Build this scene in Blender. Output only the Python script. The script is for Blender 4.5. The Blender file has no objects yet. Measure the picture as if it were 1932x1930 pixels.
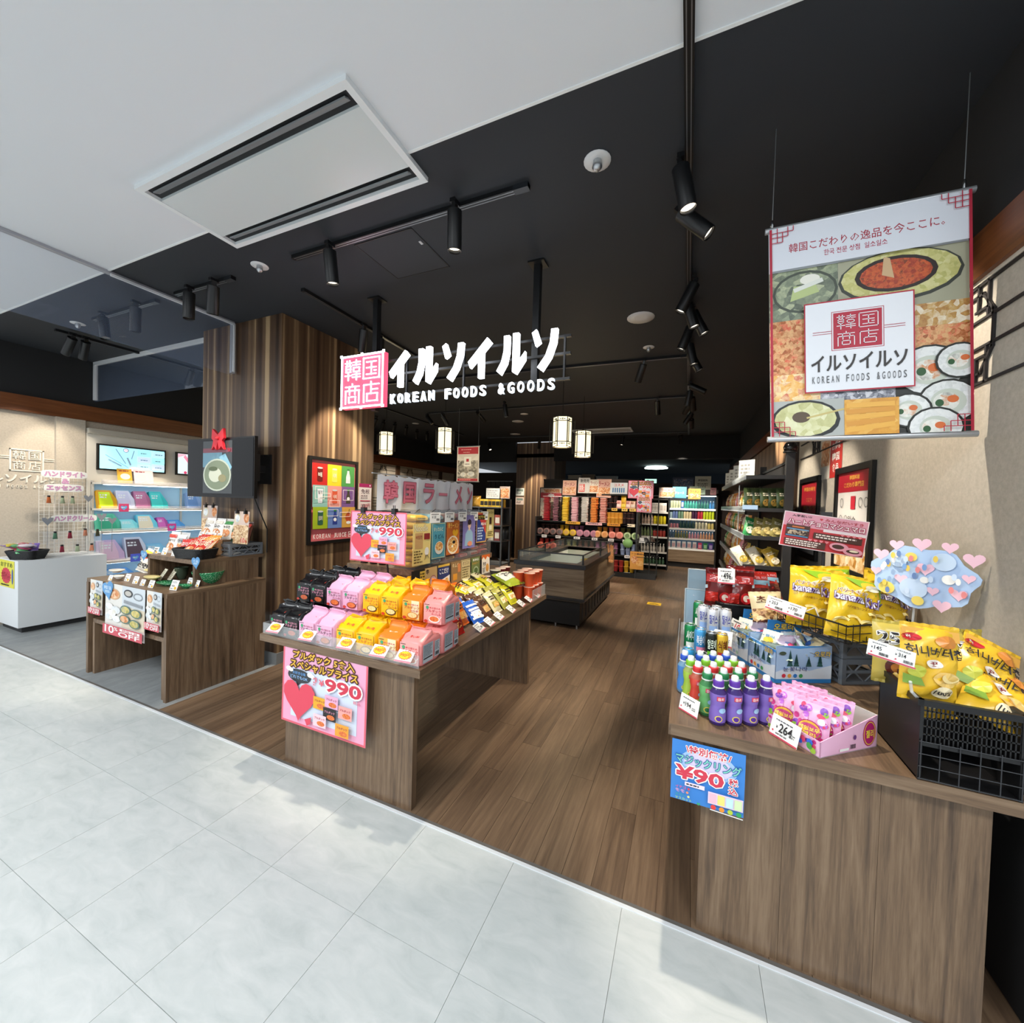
import bpy, math, random
from math import sin, cos, pi, radians, sqrt
from mathutils import Vector as V, Matrix as MX
random.seed(7)
SC = bpy.context.scene
COL = SC.collection
CH = 3.09                       # ceiling height
# ---------------------------------------------------------------- camera
FPX = 762.25
yaw, pit, rol = radians(23.594), radians(-1.281), radians(1.679)
FW = V((-sin(yaw)*cos(pit), cos(yaw)*cos(pit), sin(pit)))
RT0 = V((cos(yaw), sin(yaw), 0)); UP0 = RT0.cross(FW)
RT = cos(rol)*RT0 + sin(rol)*UP0
UP = -sin(rol)*RT0 + cos(rol)*UP0
CAM = V((0, 0, 1.5))
cd = bpy.data.cameras.new('camera'); cam = bpy.data.objects.new('camera', cd); COL.objects.link(cam)
cd.sensor_fit = 'HORIZONTAL'; cd.sensor_width = 36; cd.lens = FPX/1932*36
cd.clip_start = 0.02; cd.clip_end = 100
cam.matrix_world = MX(((RT.x, UP.x, -FW.x, CAM.x), (RT.y, UP.y, -FW.y, CAM.y), (RT.z, UP.z, -FW.z, CAM.z), (0, 0, 0, 1)))
SC.camera = cam
# ---------------------------------------------------------------- view, world, mall light
SC.view_settings.view_transform = 'Standard'; SC.view_settings.look = 'None'
SC.view_settings.exposure = 0.18; SC.view_settings.gamma = 1.0
SC.view_settings.use_curve_mapping = False
w = bpy.data.worlds.new('world'); SC.world = w; w.use_nodes = True
w.node_tree.nodes['Background'].inputs[0].default_value = (0.88, 0.93, 1.0, 1)
w.node_tree.nodes['Background'].inputs[1].default_value = 0.62
def area(loc, sx, sy, power, col, rot=(0, 0, 0)):
    l = bpy.data.lights.new('ceiling_lamp', 'AREA'); l.shape = 'RECTANGLE'; l.size = sx; l.size_y = sy
    l.energy = power; l.color = col
    o = bpy.data.objects.new('ceiling_lamp', l); COL.objects.link(o); o.location = loc; o.rotation_euler = rot
    return o
for lx in (-6.6, -3.9, -1.3, 1.4):            # lit panels in the mall ceiling, behind and beside the camera
    for ly in (-0.75, -3.4):
        area((lx, ly, CH-0.012), 1.2, 0.6, 56, (0.95, 0.98, 1.0))
def P(px, py, ax, val):
    "the point of a plane (axis ax = val) seen at a place of the photograph"
    d = FW*FPX + RT*(px-966) - UP*(py-965)
    return CAM + d*((val-CAM[ax])/d[ax])
def Z(px, py, z=0.0): return P(px, py, 2, z)
def Y(px, py, y): return P(px, py, 1, y)
def X(px, py, x): return P(px, py, 0, x)
# ---------------------------------------------------------------- materials
def lin(c):
    if isinstance(c, str):
        c = [int(c[i:i+2], 16)/255 for i in (0, 2, 4)]
        c = [x/12.92 if x <= .04045 else ((x+.055)/1.055)**2.4 for x in c]
    return (c[0], c[1], c[2], 1)
MC = {}
def C(col, rough=.5, metal=0., emit=0., alpha=1., spec=.5, trans=0., coat=0.):
    key = (col, rough, metal, emit, alpha, spec, trans, coat)
    if key in MC: return MC[key]
    m = bpy.data.materials.new('paint'); m.use_nodes = True
    b = m.node_tree.nodes['Principled BSDF']; c = lin(col)
    b.inputs['Base Color'].default_value = c; b.inputs['Roughness'].default_value = rough
    b.inputs['Metallic'].default_value = metal; b.inputs['Specular IOR Level'].default_value = spec
    if emit: b.inputs['Emission Color'].default_value = c; b.inputs['Emission Strength'].default_value = emit
    if alpha < 1: b.inputs['Alpha'].default_value = alpha
    if trans: b.inputs['Transmission Weight'].default_value = trans; b.inputs['IOR'].default_value = 1.45
    if coat: b.inputs['Coat Weight'].default_value = coat
    MC[key] = m; return m
def nodes(name, rough=.5):
    m = bpy.data.materials.new(name); m.use_nodes = True; t = m.node_tree
    b = t.nodes['Principled BSDF']; b.inputs['Roughness'].default_value = rough
    def N(kind, **kw):
        n = t.nodes.new(kind)
        for k, v in kw.items():
            if k.startswith('i_'): n.inputs[k[2:].replace('_', ' ')].default_value = v
            else: setattr(n, k, v)
        return n
    return m, t, b, N, t.links.new
def ramp(N, stops, interp='LINEAR'):
    r = N('ShaderNodeValToRGB'); r.color_ramp.interpolation = interp; e = r.color_ramp.elements
    while len(e) < len(stops): e.new(.5)
    for k, (p, c) in enumerate(stops): e[k].position = p; e[k].color = lin(c)
    return r
def wood(name, cols, axis, scale=1., rough=.45, stripes=0., fig=1., rand=False):
    "laminate with grain along one axis (0, 1, 2); stripes > 0 adds lengths of lighter and darker board"
    m, t, b, N, L = nodes(name, rough)
    tc = N('ShaderNodeTexCoord'); mp = N('ShaderNodeMapping'); L(tc.outputs['Object'], mp.inputs['Vector'])
    s = [22*scale]*3; s[axis] = 1.1*scale; mp.inputs['Scale'].default_value = s
    src = mp.outputs[0]
    oi = N('ShaderNodeObjectInfo')
    if rand:
        ad = N('ShaderNodeVectorMath', operation='ADD'); sc = N('ShaderNodeMath', operation='MULTIPLY'); sc.inputs[1].default_value = 90.
        L(oi.outputs['Random'], sc.inputs[0]); L(mp.outputs[0], ad.inputs[0]); L(sc.outputs[0], ad.inputs[1]); src = ad.outputs[0]
    n1 = N('ShaderNodeTexNoise', i_Scale=1.0, i_Detail=5., i_Roughness=.6, i_Distortion=1.2*fig); L(src, n1.inputs['Vector'])
    n2 = N('ShaderNodeTexNoise', i_Scale=6.0, i_Detail=3., i_Roughness=.7); L(src, n2.inputs['Vector'])
    mx = N('ShaderNodeMix', data_type='FLOAT'); mx.inputs[0].default_value = .35
    L(n1.outputs[0], mx.inputs[2]); L(n2.outputs[0], mx.inputs[3]); val = mx.outputs[0]
    if rand:
        a2 = N('ShaderNodeMath', operation='MULTIPLY_ADD'); a2.inputs[1].default_value = .11; a2.inputs[2].default_value = -.055
        L(oi.outputs['Random'], a2.inputs[0]); a3 = N('ShaderNodeMath', operation='ADD'); L(val, a3.inputs[0]); L(a2.outputs[0], a3.inputs[1]); val = a3.outputs[0]
    if stripes:
        mp2 = N('ShaderNodeMapping'); s2 = [stripes]*3; s2[axis] = .06; mp2.inputs['Scale'].default_value = s2
        L(tc.outputs['Object'], mp2.inputs['Vector'])
        n3 = N('ShaderNodeTexNoise', i_Scale=1., i_Detail=1.6, i_Roughness=.6, i_Distortion=.1); L(mp2.outputs[0], n3.inputs['Vector'])
        m2 = N('ShaderNodeMix', data_type='FLOAT'); m2.inputs[0].default_value = .78
        L(val, m2.inputs[2]); L(n3.outputs[0], m2.inputs[3]); val = m2.outputs[0]
    lo, wd = (.34, .30) if stripes else (.28, .44)
    r = ramp(N, [(lo+wd*k/(len(cols)-1), c) for k, c in enumerate(cols)]); L(val, r.inputs[0])
    L(r.outputs[0], b.inputs['Base Color'])
    bp = N('ShaderNodeBump', i_Strength=.06, i_Distance=.002); L(n2.outputs[0], bp.inputs['Height']); L(bp.outputs[0], b.inputs['Normal'])
    return m
def mottled(name, cols, scale, rough=.5, detail=4., bump=0., dist=0., vec=(1, 1, 1), rand=False):
    m, t, b, N, L = nodes(name, rough)
    tc = N('ShaderNodeTexCoord'); mp = N('ShaderNodeMapping'); mp.inputs['Scale'].default_value = vec
    L(tc.outputs['Object'], mp.inputs['Vector']); src = mp.outputs[0]
    if rand:
        oi = N('ShaderNodeObjectInfo'); ad = N('ShaderNodeVectorMath', operation='ADD'); sc = N('ShaderNodeMath', operation='MULTIPLY'); sc.inputs[1].default_value = 40.
        L(oi.outputs['Random'], sc.inputs[0]); L(src, ad.inputs[0]); L(sc.outputs[0], ad.inputs[1]); src = ad.outputs[0]
    n = N('ShaderNodeTexNoise', i_Scale=scale, i_Detail=detail, i_Roughness=.62, i_Distortion=dist); L(src, n.inputs['Vector'])
    r = ramp(N, [(.3+.4*k/(len(cols)-1), c) for k, c in enumerate(cols)]); L(n.outputs[0], r.inputs[0]); L(r.outputs[0], b.inputs['Base Color'])
    if bump:
        bp = N('ShaderNodeBump', i_Strength=bump, i_Distance=.003); L(n.outputs[0], bp.inputs['Height']); L(bp.outputs[0], b.inputs['Normal'])
    return m
def food(name, cols, scale, rough=.45, kind='v'):
    "a printed picture of food: patches of colour"
    m, t, b, N, L = nodes(name, rough)
    tc = N('ShaderNodeTexCoord')
    no = N('ShaderNodeTexNoise', i_Scale=scale*.6, i_Detail=3.); L(tc.outputs['Object'], no.inputs['Vector'])
    ad = N('ShaderNodeVectorMath', operation='MULTIPLY_ADD'); ad.inputs[1].default_value = (.6/scale,)*3
    L(no.outputs['Color'], ad.inputs[0]); L(tc.outputs['Object'], ad.inputs[2])
    scale *= 1.7
    vo = N('ShaderNodeTexVoronoi', i_Scale=scale); L(ad.outputs[0], vo.inputs['Vector'])
    sp = N('ShaderNodeSeparateColor'); L(vo.outputs['Color'], sp.inputs[0])
    n2 = N('ShaderNodeTexNoise', i_Scale=scale*1.3, i_Detail=6., i_Roughness=.7); L(tc.outputs['Object'], n2.inputs['Vector'])
    mx = N('ShaderNodeMix', data_type='FLOAT'); mx.inputs[0].default_value = .55; L(sp.outputs[0], mx.inputs[2]); L(n2.outputs[0], mx.inputs[3])
    r = ramp(N, [(.1+.7*k/(len(cols)-1), c) for k, c in enumerate(cols)]); L(mx.outputs[0], r.inputs[0]); L(r.outputs[0], b.inputs['Base Color'])
    return m
def glass(col, alpha=.05, rough=.03):
    "clear sheet: see-through, a little clouded, with a mirror gloss that grows at grazing angles"
    key = ('g', col, alpha, rough)
    if key in MC: return MC[key]
    m = bpy.data.materials.new('clear_sheet'); m.use_nodes = True; t = m.node_tree
    for n in list(t.nodes): t.nodes.remove(n)
    N = t.nodes.new; L = t.links.new
    o = N('ShaderNodeOutputMaterial'); mix = N('ShaderNodeMixShader'); mix2 = N('ShaderNodeMixShader')
    tr = N('ShaderNodeBsdfTransparent'); df = N('ShaderNodeBsdfDiffuse'); gl = N('ShaderNodeBsdfGlossy')
    df.inputs[0].default_value = lin(col); gl.inputs['Roughness'].default_value = rough
    fr = N('ShaderNodeFresnel'); fr.inputs[0].default_value = 1.45
    ma = N('ShaderNodeMath'); ma.operation = 'MULTIPLY'; ma.inputs[1].default_value = .28
    mix2.inputs[0].default_value = alpha
    L(fr.outputs[0], ma.inputs[0]); L(ma.outputs[0], mix.inputs[0])
    L(tr.outputs[0], mix2.inputs[1]); L(df.outputs[0], mix2.inputs[2]); L(mix2.outputs[0], mix.inputs[1]); L(gl.outputs[0], mix.inputs[2]); L(mix.outputs[0], o.inputs[0])
    MC[key] = m; return m
# ---------------------------------------------------------------- lettering
TX = {}
def glyphs(body, off=0.):
    "outline of a piece of lettering, scaled into the unit square: (points, faces, width/height)"
    k = (body, off)
    if k in TX: return TX[k]
    c = bpy.data.curves.new('t', 'FONT'); c.body = body; c.offset = off; c.resolution_u = 3 if body.isascii() else (2 if len(body) < 9 else 1)
    o = bpy.data.objects.new('t', c); me = bpy.data.meshes.new_from_object(o)
    pts = [(v.co.x, v.co.y) for v in me.vertices]; fs = [tuple(p.vertices) for p in me.polygons]
    x0 = min(p[0] for p in pts); x1 = max(p[0] for p in pts); y0 = min(p[1] for p in pts); y1 = max(p[1] for p in pts)
    dx, dy = max(x1-x0, 1e-4), max(y1-y0, 1e-4)
    pts = [((x-x0)/dx, (y-y0)/dy) for x, y in pts]
    bpy.data.objects.remove(o); bpy.data.meshes.remove(me); bpy.data.curves.remove(c)
    TX[k] = (pts, fs, dx/dy); return TX[k]
# ---------------------------------------------------------------- meshes
class MB:
    def __init__(s): s.v = []; s.f = []; s.m = []; s.mats = []; s.sm = []
    def mi(s, mat):
        if mat not in s.mats: s.mats.append(mat)
        return s.mats.index(mat)
    def add(s, vs, fs, mat, smooth=False, M=None):
        o = len(s.v); i = s.mi(mat)
        s.v += [(M @ V(p)) if M else V(p) for p in vs]
        for f in fs: s.f.append(tuple(o+k for k in f)); s.m.append(i); s.sm.append(smooth)
        return s
    def box(s, c, d, mat, rz=0., M=None):
        x, y, z = d[0]/2, d[1]/2, d[2]/2
        vs = [(a*x, b*y, e*z) for a in (-1, 1) for b in (-1, 1) for e in (-1, 1)]
        T = MX.Translation(c) @ MX.Rotation(rz, 4, 'Z')
        if M: T = M @ T
        return s.add(vs, [(0, 1, 3, 2), (4, 6, 7, 5), (0, 4, 5, 1), (2, 3, 7, 6), (0, 2, 6, 4), (1, 5, 7, 3)], mat, False, T)
    def bb(s, a, b, mat, M=None):
        "box from corner a to corner b"
        return s.box([(a[k]+b[k])/2 for k in range(3)], [abs(b[k]-a[k]) for k in range(3)], mat, 0, M)
    def cyl(s, p0, p1, r, mat, n=12, r1=None, cap=True, M=None, smooth=True):
        p0, p1 = V(p0), V(p1); r1 = r if r1 is None else r1; d = (p1-p0).normalized()
        a = d.orthogonal().normalized(); b = d.cross(a); vs = []
        for p, q in ((p0, r), (p1, r1)):
            for k in range(n): t = 2*pi*k/n; vs.append(p+q*(cos(t)*a+sin(t)*b))
        s.add(vs, [(k, (k+1) % n, n+(k+1) % n, n+k) for k in range(n)], mat, smooth, M)
        if cap: s.add(vs[:n], [tuple(range(n-1, -1, -1))], mat, False, M); s.add(vs[n:], [tuple(range(n))], mat, False, M)
        return s
    def lathe(s, prof, c, mat, n=14, M=None, sx=1., sy=1., smooth=True):
        vs = []; c = V(c)
        for r, z in prof:
            for k in range(n): t = 2*pi*k/n; vs.append((c.x+r*sx*cos(t), c.y+r*sy*sin(t), c.z+z))
        fs = [(j*n+k, j*n+(k+1) % n, (j+1)*n+(k+1) % n, (j+1)*n+k) for j in range(len(prof)-1) for k in range(n)]
        s.add(vs, fs, mat, smooth, M)
        if prof[0][0] > 1e-4: s.add(vs[:n], [tuple(range(n-1, -1, -1))], mat, False, M)
        if prof[-1][0] > 1e-4: s.add(vs[-n:], [tuple(range(n))], mat, False, M)
        return s
    def tube(s, path, r, mat, n=6, M=None):
        for a, b in zip(path[:-1], path[1:]): s.cyl(a, b, r, mat, n, None, True, M)
        return s
    def poly(s, pts, mat, M=None): return s.add(pts, [tuple(range(len(pts)))], mat, False, M)
    def prism(s, pts, z0, z1, mat, M=None):
        n = len(pts)
        s.add([(x, y, z0) for x, y in pts]+[(x, y, z1) for x, y in pts],
              [tuple(range(n-1, -1, -1)), tuple(range(n, 2*n))]+[(k, (k+1) % n, n+(k+1) % n, n+k) for k in range(n)], mat, False, M)
        return s
    def solid_text(s, body, x0, y0, x1, y1, z0, z1, mat, M, off=.012, side=None):
        "raised letters with depth, filling a box of the face M"
        pts, fs, _ = glyphs(body, off); n = len(pts); E = {}
        for f in fs:
            for a, b in zip(f, f[1:]+f[:1]): E[(a, b)] = 1
        rim = [(a, b) for a, b in E if (b, a) not in E]
        q = [(x0+(x1-x0)*a, y0+(y1-y0)*b) for a, b in pts]
        s.add([(x, y, z1) for x, y in q], fs, mat, False, M)
        s.add([(x, y, z0) for x, y in q]+[(x, y, z1) for x, y in q], [(a, b, n+b, n+a) for a, b in rim], side or mat, False, M)
        return s
    def build(s, name, par=None, kind=None, local=False, M=None):
        me = bpy.data.meshes.new(name)
        if par is not None and not local:
            inv = WM[par].inverted(); vs = [inv @ p for p in s.v]
        else: vs = s.v
        me.from_pydata([tuple(p) for p in vs], [], s.f)
        for m in s.mats: me.materials.append(m)
        me.polygons.foreach_set('material_index', s.m)
        me.polygons.foreach_set('use_smooth', s.sm)
        me.update()
        o = bpy.data.objects.new(name, me); COL.objects.link(o)
        WM[o] = MX.Identity(4)
        if M is not None: o.matrix_world = M; WM[o] = M.copy()
        if par is not None: o.parent = par; WM[o] = WM[par].copy()
        if kind: o['kind'] = kind
        return o
WM = {}
def tag(o, label, cat, group=None):
    o['label'] = label; o['category'] = cat
    if group: o['group'] = group
    return o
def thing(name, label, cat, loc=(0, 0, 0), rz=0., group=None, M=None):
    o = bpy.data.objects.new(name, None); o.empty_display_size = .05; COL.objects.link(o)
    T = M if M else MX.Translation(loc) @ MX.Rotation(rz, 4, 'Z')
    o.matrix_world = T; WM[o] = T.copy()
    return tag(o, label, cat, group)
KIDS = {}
def kids(o):
    if o not in KIDS: KIDS[o] = list(o.children)
    return KIDS[o]
USED = set()
def dup(src, M, label=None, group=None, mats=None):
    "a copy of a thing with its parts and sub-parts; the first call places the source itself"
    if src not in USED: kids(src); USED.add(src); r = src
    else:
        r = src.copy(); COL.objects.link(r)
        for ch in kids(src):
            c = ch.copy(); COL.objects.link(c); c.parent = r
            for g in kids(ch):
                d = g.copy(); COL.objects.link(d); d.parent = c
    r.matrix_world = M; WM[r] = M.copy()
    if label: r['label'] = label
    if group: r['group'] = group
    return r
def at(x, y, z, rz=0., tilt=0., roll=0.):
    return MX.Translation((x, y, z)) @ MX.Rotation(rz, 4, 'Z') @ MX.Rotation(tilt, 4, 'X') @ MX.Rotation(roll, 4, 'Y')
# a sheet in space: local x to the right, y up, z out of its face
def sheet_M(o, right, up=(0, 0, 1)):
    r = V(right).normalized(); u = V(up); n = r.cross(u).normalized(); u = n.cross(r).normalized()
    o = V(o)
    return MX(((r.x, u.x, n.x, o.x), (r.y, u.y, n.y, o.y), (r.z, u.z, n.z, o.z), (0, 0, 0, 1)))
class Art:
    "flat print on a face: everything given in metres of that face, layer by layer; wrap(x, y) gives the face's relief"
    def __init__(s, M=None, wrap=None, dz=.0006, mb=None): s.b = mb or MB(); s.M = M; s.k = 0; s.clip = None; s.wrap = wrap; s.dz = dz; s.base = 0.
    def z(s): s.k += 1; return s.base+s.k*s.dz
    def put(s, pts, fs, mat):
        z = s.z()
        if s.clip: pts = [(min(max(x, s.clip[0]), s.clip[2]), min(max(y, s.clip[1]), s.clip[3])) for x, y in pts]
        vs = [(x, y, z+(s.wrap(x, y) if s.wrap else 0)) for x, y in pts]
        s.b.add(vs, fs, mat, False, s.M); return s
    def rect(s, x0, y0, x1, y1, mat):
        if s.wrap:
            n = 5; pts = [(x0+(x1-x0)*i/n, y0+(y1-y0)*j/n) for j in range(n+1) for i in range(n+1)]
            return s.put(pts, [(j*(n+1)+i, j*(n+1)+i+1, (j+1)*(n+1)+i+1, (j+1)*(n+1)+i) for j in range(n) for i in range(n)], mat)
        return s.put([(x0, y0), (x1, y0), (x1, y1), (x0, y1)], [(0, 1, 2, 3)], mat)
    def poly(s, pts, mat): return s.put(pts, [tuple(range(len(pts)))], mat)
    def disc(s, cx, cy, rx, ry, mat, n=18):
        return s.put([(cx, cy)]+[(cx+rx*cos(2*pi*k/n), cy+ry*sin(2*pi*k/n)) for k in range(n)], [(0, 1+k, 1+(k+1) % n) for k in range(n)], mat)
    def burst(s, cx, cy, rx, ry, mat, n=16):
        return s.put([(cx, cy)]+[(cx+rx*(1 if k % 2 else .84)*cos(pi*k/n), cy+ry*(1 if k % 2 else .84)*sin(pi*k/n)) for k in range(2*n)], [(0, 1+k, 1+(k+1) % (2*n)) for k in range(2*n)], mat)
    def ring(s, cx, cy, rx, ry, w, mat, n=18):
        pts = []
        for k in range(n): t = 2*pi*k/n; pts += [(cx+rx*cos(t), cy+ry*sin(t)), (cx+(rx-w)*cos(t), cy+(ry-w)*sin(t))]
        return s.put(pts, [(2*k, 2*((k+1) % n), 2*((k+1) % n)+1, 2*k+1) for k in range(n)], mat)
    def heart(s, cx, cy, r, mat, rot=0.):
        pts = []
        for k in range(22):
            t = 2*pi*k/22; x = 16*sin(t)**3/17; y = (13*cos(t)-5*cos(2*t)-2*cos(3*t)-cos(4*t))/17
            pts.append((cx+r*(x*cos(rot)-y*sin(rot)), cy+r*(x*sin(rot)+y*cos(rot))))
        return s.put([(cx, cy)]+pts, [(0, 1+(k+1) % 22, 1+k) for k in range(22)], mat)
    def line(s, a, b, w, mat):
        d = V((b[0]-a[0], b[1]-a[1])); n = V((-d.y, d.x)).normalized()*w/2
        return s.put([(a[0]-n.x, a[1]-n.y), (b[0]-n.x, b[1]-n.y), (b[0]+n.x, b[1]+n.y), (a[0]+n.x, a[1]+n.y)], [(0, 1, 2, 3)], mat)
    def lines(s, pts, w, mat):
        for a, b in zip(pts[:-1], pts[1:]): s.line(a, b, w, mat); s.k -= 1
        s.k += 1; return s
    def frame(s, x0, y0, x1, y1, w, mat):
        return s.put([(x0, y0), (x1, y0), (x1, y1), (x0, y1), (x0+w, y0+w), (x1-w, y0+w), (x1-w, y1-w), (x0+w, y1-w)],
                     [(0, 1, 5, 4), (1, 2, 6, 5), (2, 3, 7, 6), (3, 0, 4, 7)], mat)
    def text(s, body, x0, y0, x1, y1, mat, off=.012, out=None, ow=.006, slant=0., fit=False):
        "lettering that fills the box; out = outline material; fit keeps the proportions"
        pts, fs, asp = glyphs(body, off)
        if fit:
            w, h = x1-x0, y1-y0
            if w/h > asp: c = (x0+x1)/2; x0, x1 = c-h*asp/2, c+h*asp/2
            else: c = (y0+y1)/2; y0, y1 = c-w/asp/2, c+w/asp/2
        if out:
            for k in range(8):
                ax, ay = ow*cos(pi*k/4), ow*sin(pi*k/4)
                s.put([(x0+ax+(x1-x0)*(a+slant*b), y0+ay+(y1-y0)*b) for a, b in pts], fs, out); s.k -= 1
                s.base += .00001
            s.k += 1
        return s.put([(x0+(x1-x0)*(a+slant*b), y0+(y1-y0)*b) for a, b in pts], fs, mat)
    def spaced(s, body, x0, y0, x1, y1, mat, off=.012, fill=.66):
        "narrow capitals set wide"
        c = (x1-x0)/len(body)
        for k, ch in enumerate(body):
            if ch != ' ': s.text(ch, x0+c*(k+.5-fill/2*(.5 if ch == 'I' else 1)), y0, x0+c*(k+.5+fill/2*(.5 if ch == 'I' else 1)), y1, mat, off); s.k -= 1
        s.k += 1; return s
    def scribble(s, x0, y0, x1, y1, rows, mat, fill=.55):
        "lines of small print too small to read"
        h = (y1-y0)/rows; rnd = random.Random(int(abs(x0*7919+y0*104729)*1000)+rows)
        pts = []; fs = []
        for r in range(rows):
            yy = y1-h*(r+.5); xx = x0; e = x0+(x1-x0)*rnd.uniform(.7, 1.)
            while xx < e:
                l = min(h*rnd.uniform(.5, 1.6), e-xx); o = len(pts)
                pts += [(xx, yy-h*fill/2), (xx+l, yy-h*fill/2), (xx+l, yy+h*fill/2), (xx, yy+h*fill/2)]; fs.append((o, o+1, o+2, o+3)); xx += l+h*.3
        return s.put(pts, fs, mat)
    def bars(s, x0, y0, x1, y1, mat):
        n = 14; rnd = random.Random(5); pts = []; fs = []; x = x0
        while x < x1:
            wd = (x1-x0)/n*rnd.choice((.4, .6, 1.)); o = len(pts); e = min(x+wd, x1)
            pts += [(x, y0), (e, y0), (e, y1), (x, y1)]; fs.append((o, o+1, o+2, o+3)); x += wd+(x1-x0)/n*rnd.choice((.4, .7))
        return s.put(pts, fs, mat)
ORD = ['first', 'second', 'third', 'fourth', 'fifth', 'sixth', 'seventh', 'eighth', 'ninth', 'tenth', 'eleventh', 'twelfth', 'thirteenth', 'fourteenth', 'fifteenth', 'sixteenth',
       'seventeenth', 'eighteenth', 'nineteenth', 'twentieth']
# common colours
BLACK = C('0c0c0d', .45); BLK2 = C('1a1a1c', .5); WHITE = C('f2f2ee', .5); PAPER = C('f4f1ea', .6); RED = C('b81f34', .5); DRED = C('8e1626', .5)
INK = C('201c1e', .6); GREY = C('8a8d90', .5); STEEL = C('b9bcbf', .3, .85); CHROME = C('d8dadc', .15, 1.)
DARKGREY = C('2c2d30', .5)
FLAT = C('e9e9e6', .55)
W_V = wood('walnut_upright', ['382920', '554333', '6c5641', '7d6751', '866f57'], 2, .9, .42)
W_X = wood('walnut_across', ['382920', '554333', '6c5641', '7d6751', '866f57'], 0, .9, .40)
W_Y = wood('walnut_along', ['382920', '554333', '6c5641', '7d6751', '866f57'], 1, .9, .40)
W_COL = wood('striped_veneer', ['35251a', '4a3627', '594331', '6c543d', 'a88d6a'], 2, .8, .38, stripes=15.)
W_TRIM = wood('cedar_trim', ['4a260e', '6d3c1a', '83502a'], 1, .7, .4)
W_FLOOR = wood('floor_plank', ['48372a', '5a4737', '685340', '76604b', '836c55'], 1, .8, .40, rand=True)
W_FRZ = wood('freezer_laminate', ['4a3a2c', '6a5743', '82705a', '97846b'], 0, .55, .4)
W_FRZ_Y = wood('freezer_laminate_side', ['4a3a2c', '6a5743', '82705a', '97846b'], 1, .55, .4)
ACR = glass('f4f8fa', .06, .03)
GLASS = glass('dfeeee', .05, .02)

def board(name, label, cat, M, w, h, mat, art=None, th=.002, group=None, edge=None, bend=0.):
    "a flat printed sheet or panel with its lower left corner at M, and its print as a part"
    b = MB(); b.bb((0, 0, -th), (w, h, 0), mat); o = b.build(name, None, None, False, M); tag(o, label, cat, group)
    if art:
        a = Art(); art(a); a.b.build('print', o, None, True)
    return o
def face(y, z0, x0): return sheet_M((x0, y, z0), (1, 0, 0))
def wob(x, y, k): return sin(x*61+k)*cos(y*47+1.7*k)+.6*sin(x*131-2.1*k+y*37)*cos(y*119+k)
def relief(w, h, d, crk=.003, k=1., pw=.5):
    def f(x, y):
        u, v = min(1, abs(2*x/w)), min(1, abs(2*y/h-1))
        e = max(0, 1-u**2.6)**pw*max(0, 1-v**2.4)**pw
        return d/2*e+crk*wob(x, y, k)*min(1, e*2)
    return f
def bag(name, w, h, d, mat, art=None, back=None, crk=.003, k=1., nx=10, ny=12, rag=.004, pinch=.06):
    "a filled pillow bag: bulging faces, crimped seals top and bottom; stands on the origin, faces local z"
    g = thing(name, name, 'bag'); F = relief(w, h, d, crk, k); s = .016
    b = MB(); pts = {}
    for side in (1, -1):
        vs = []
        for j in range(ny+1):
            for i in range(nx+1):
                x = -w/2+w*i/nx; y = h*j/ny; v = abs(2*y/h-1)
                xx = x*(1-pinch*(1-v**2.)) ; z = side*F(x, y)
                vs.append((xx, y, z))
        fs = [(j*(nx+1)+i, j*(nx+1)+i+1, (j+1)*(nx+1)+i+1, (j+1)*(nx+1)+i) for j in range(ny) for i in range(nx)]
        if side < 0: fs = [f[::-1] for f in fs]
        b.add(vs, fs, mat if side > 0 else (back or mat), True)
    for yy, sg in ((0, -1), (h, 1)):            # crimped fins
        n = 12; vs = []
        for i in range(n+1):
            x = -w/2+w*i/n; vs += [(x, yy, .0008*(-1)**i), (x, yy+sg*(s*.55+rag*(i % 2)*.5), .0015*(-1)**i+.001*sin(i*1.7+k))]
        b.add(vs, [(2*i, 2*i+2, 2*i+3, 2*i+1) for i in range(n)], mat, False)
    b.build('film', g)
    if art:
        a = Art(wrap=lambda x, y: F(x, y)+.0012+crk*.28, dz=.0004); art(a); a.b.build('print', g)
    return g

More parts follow.
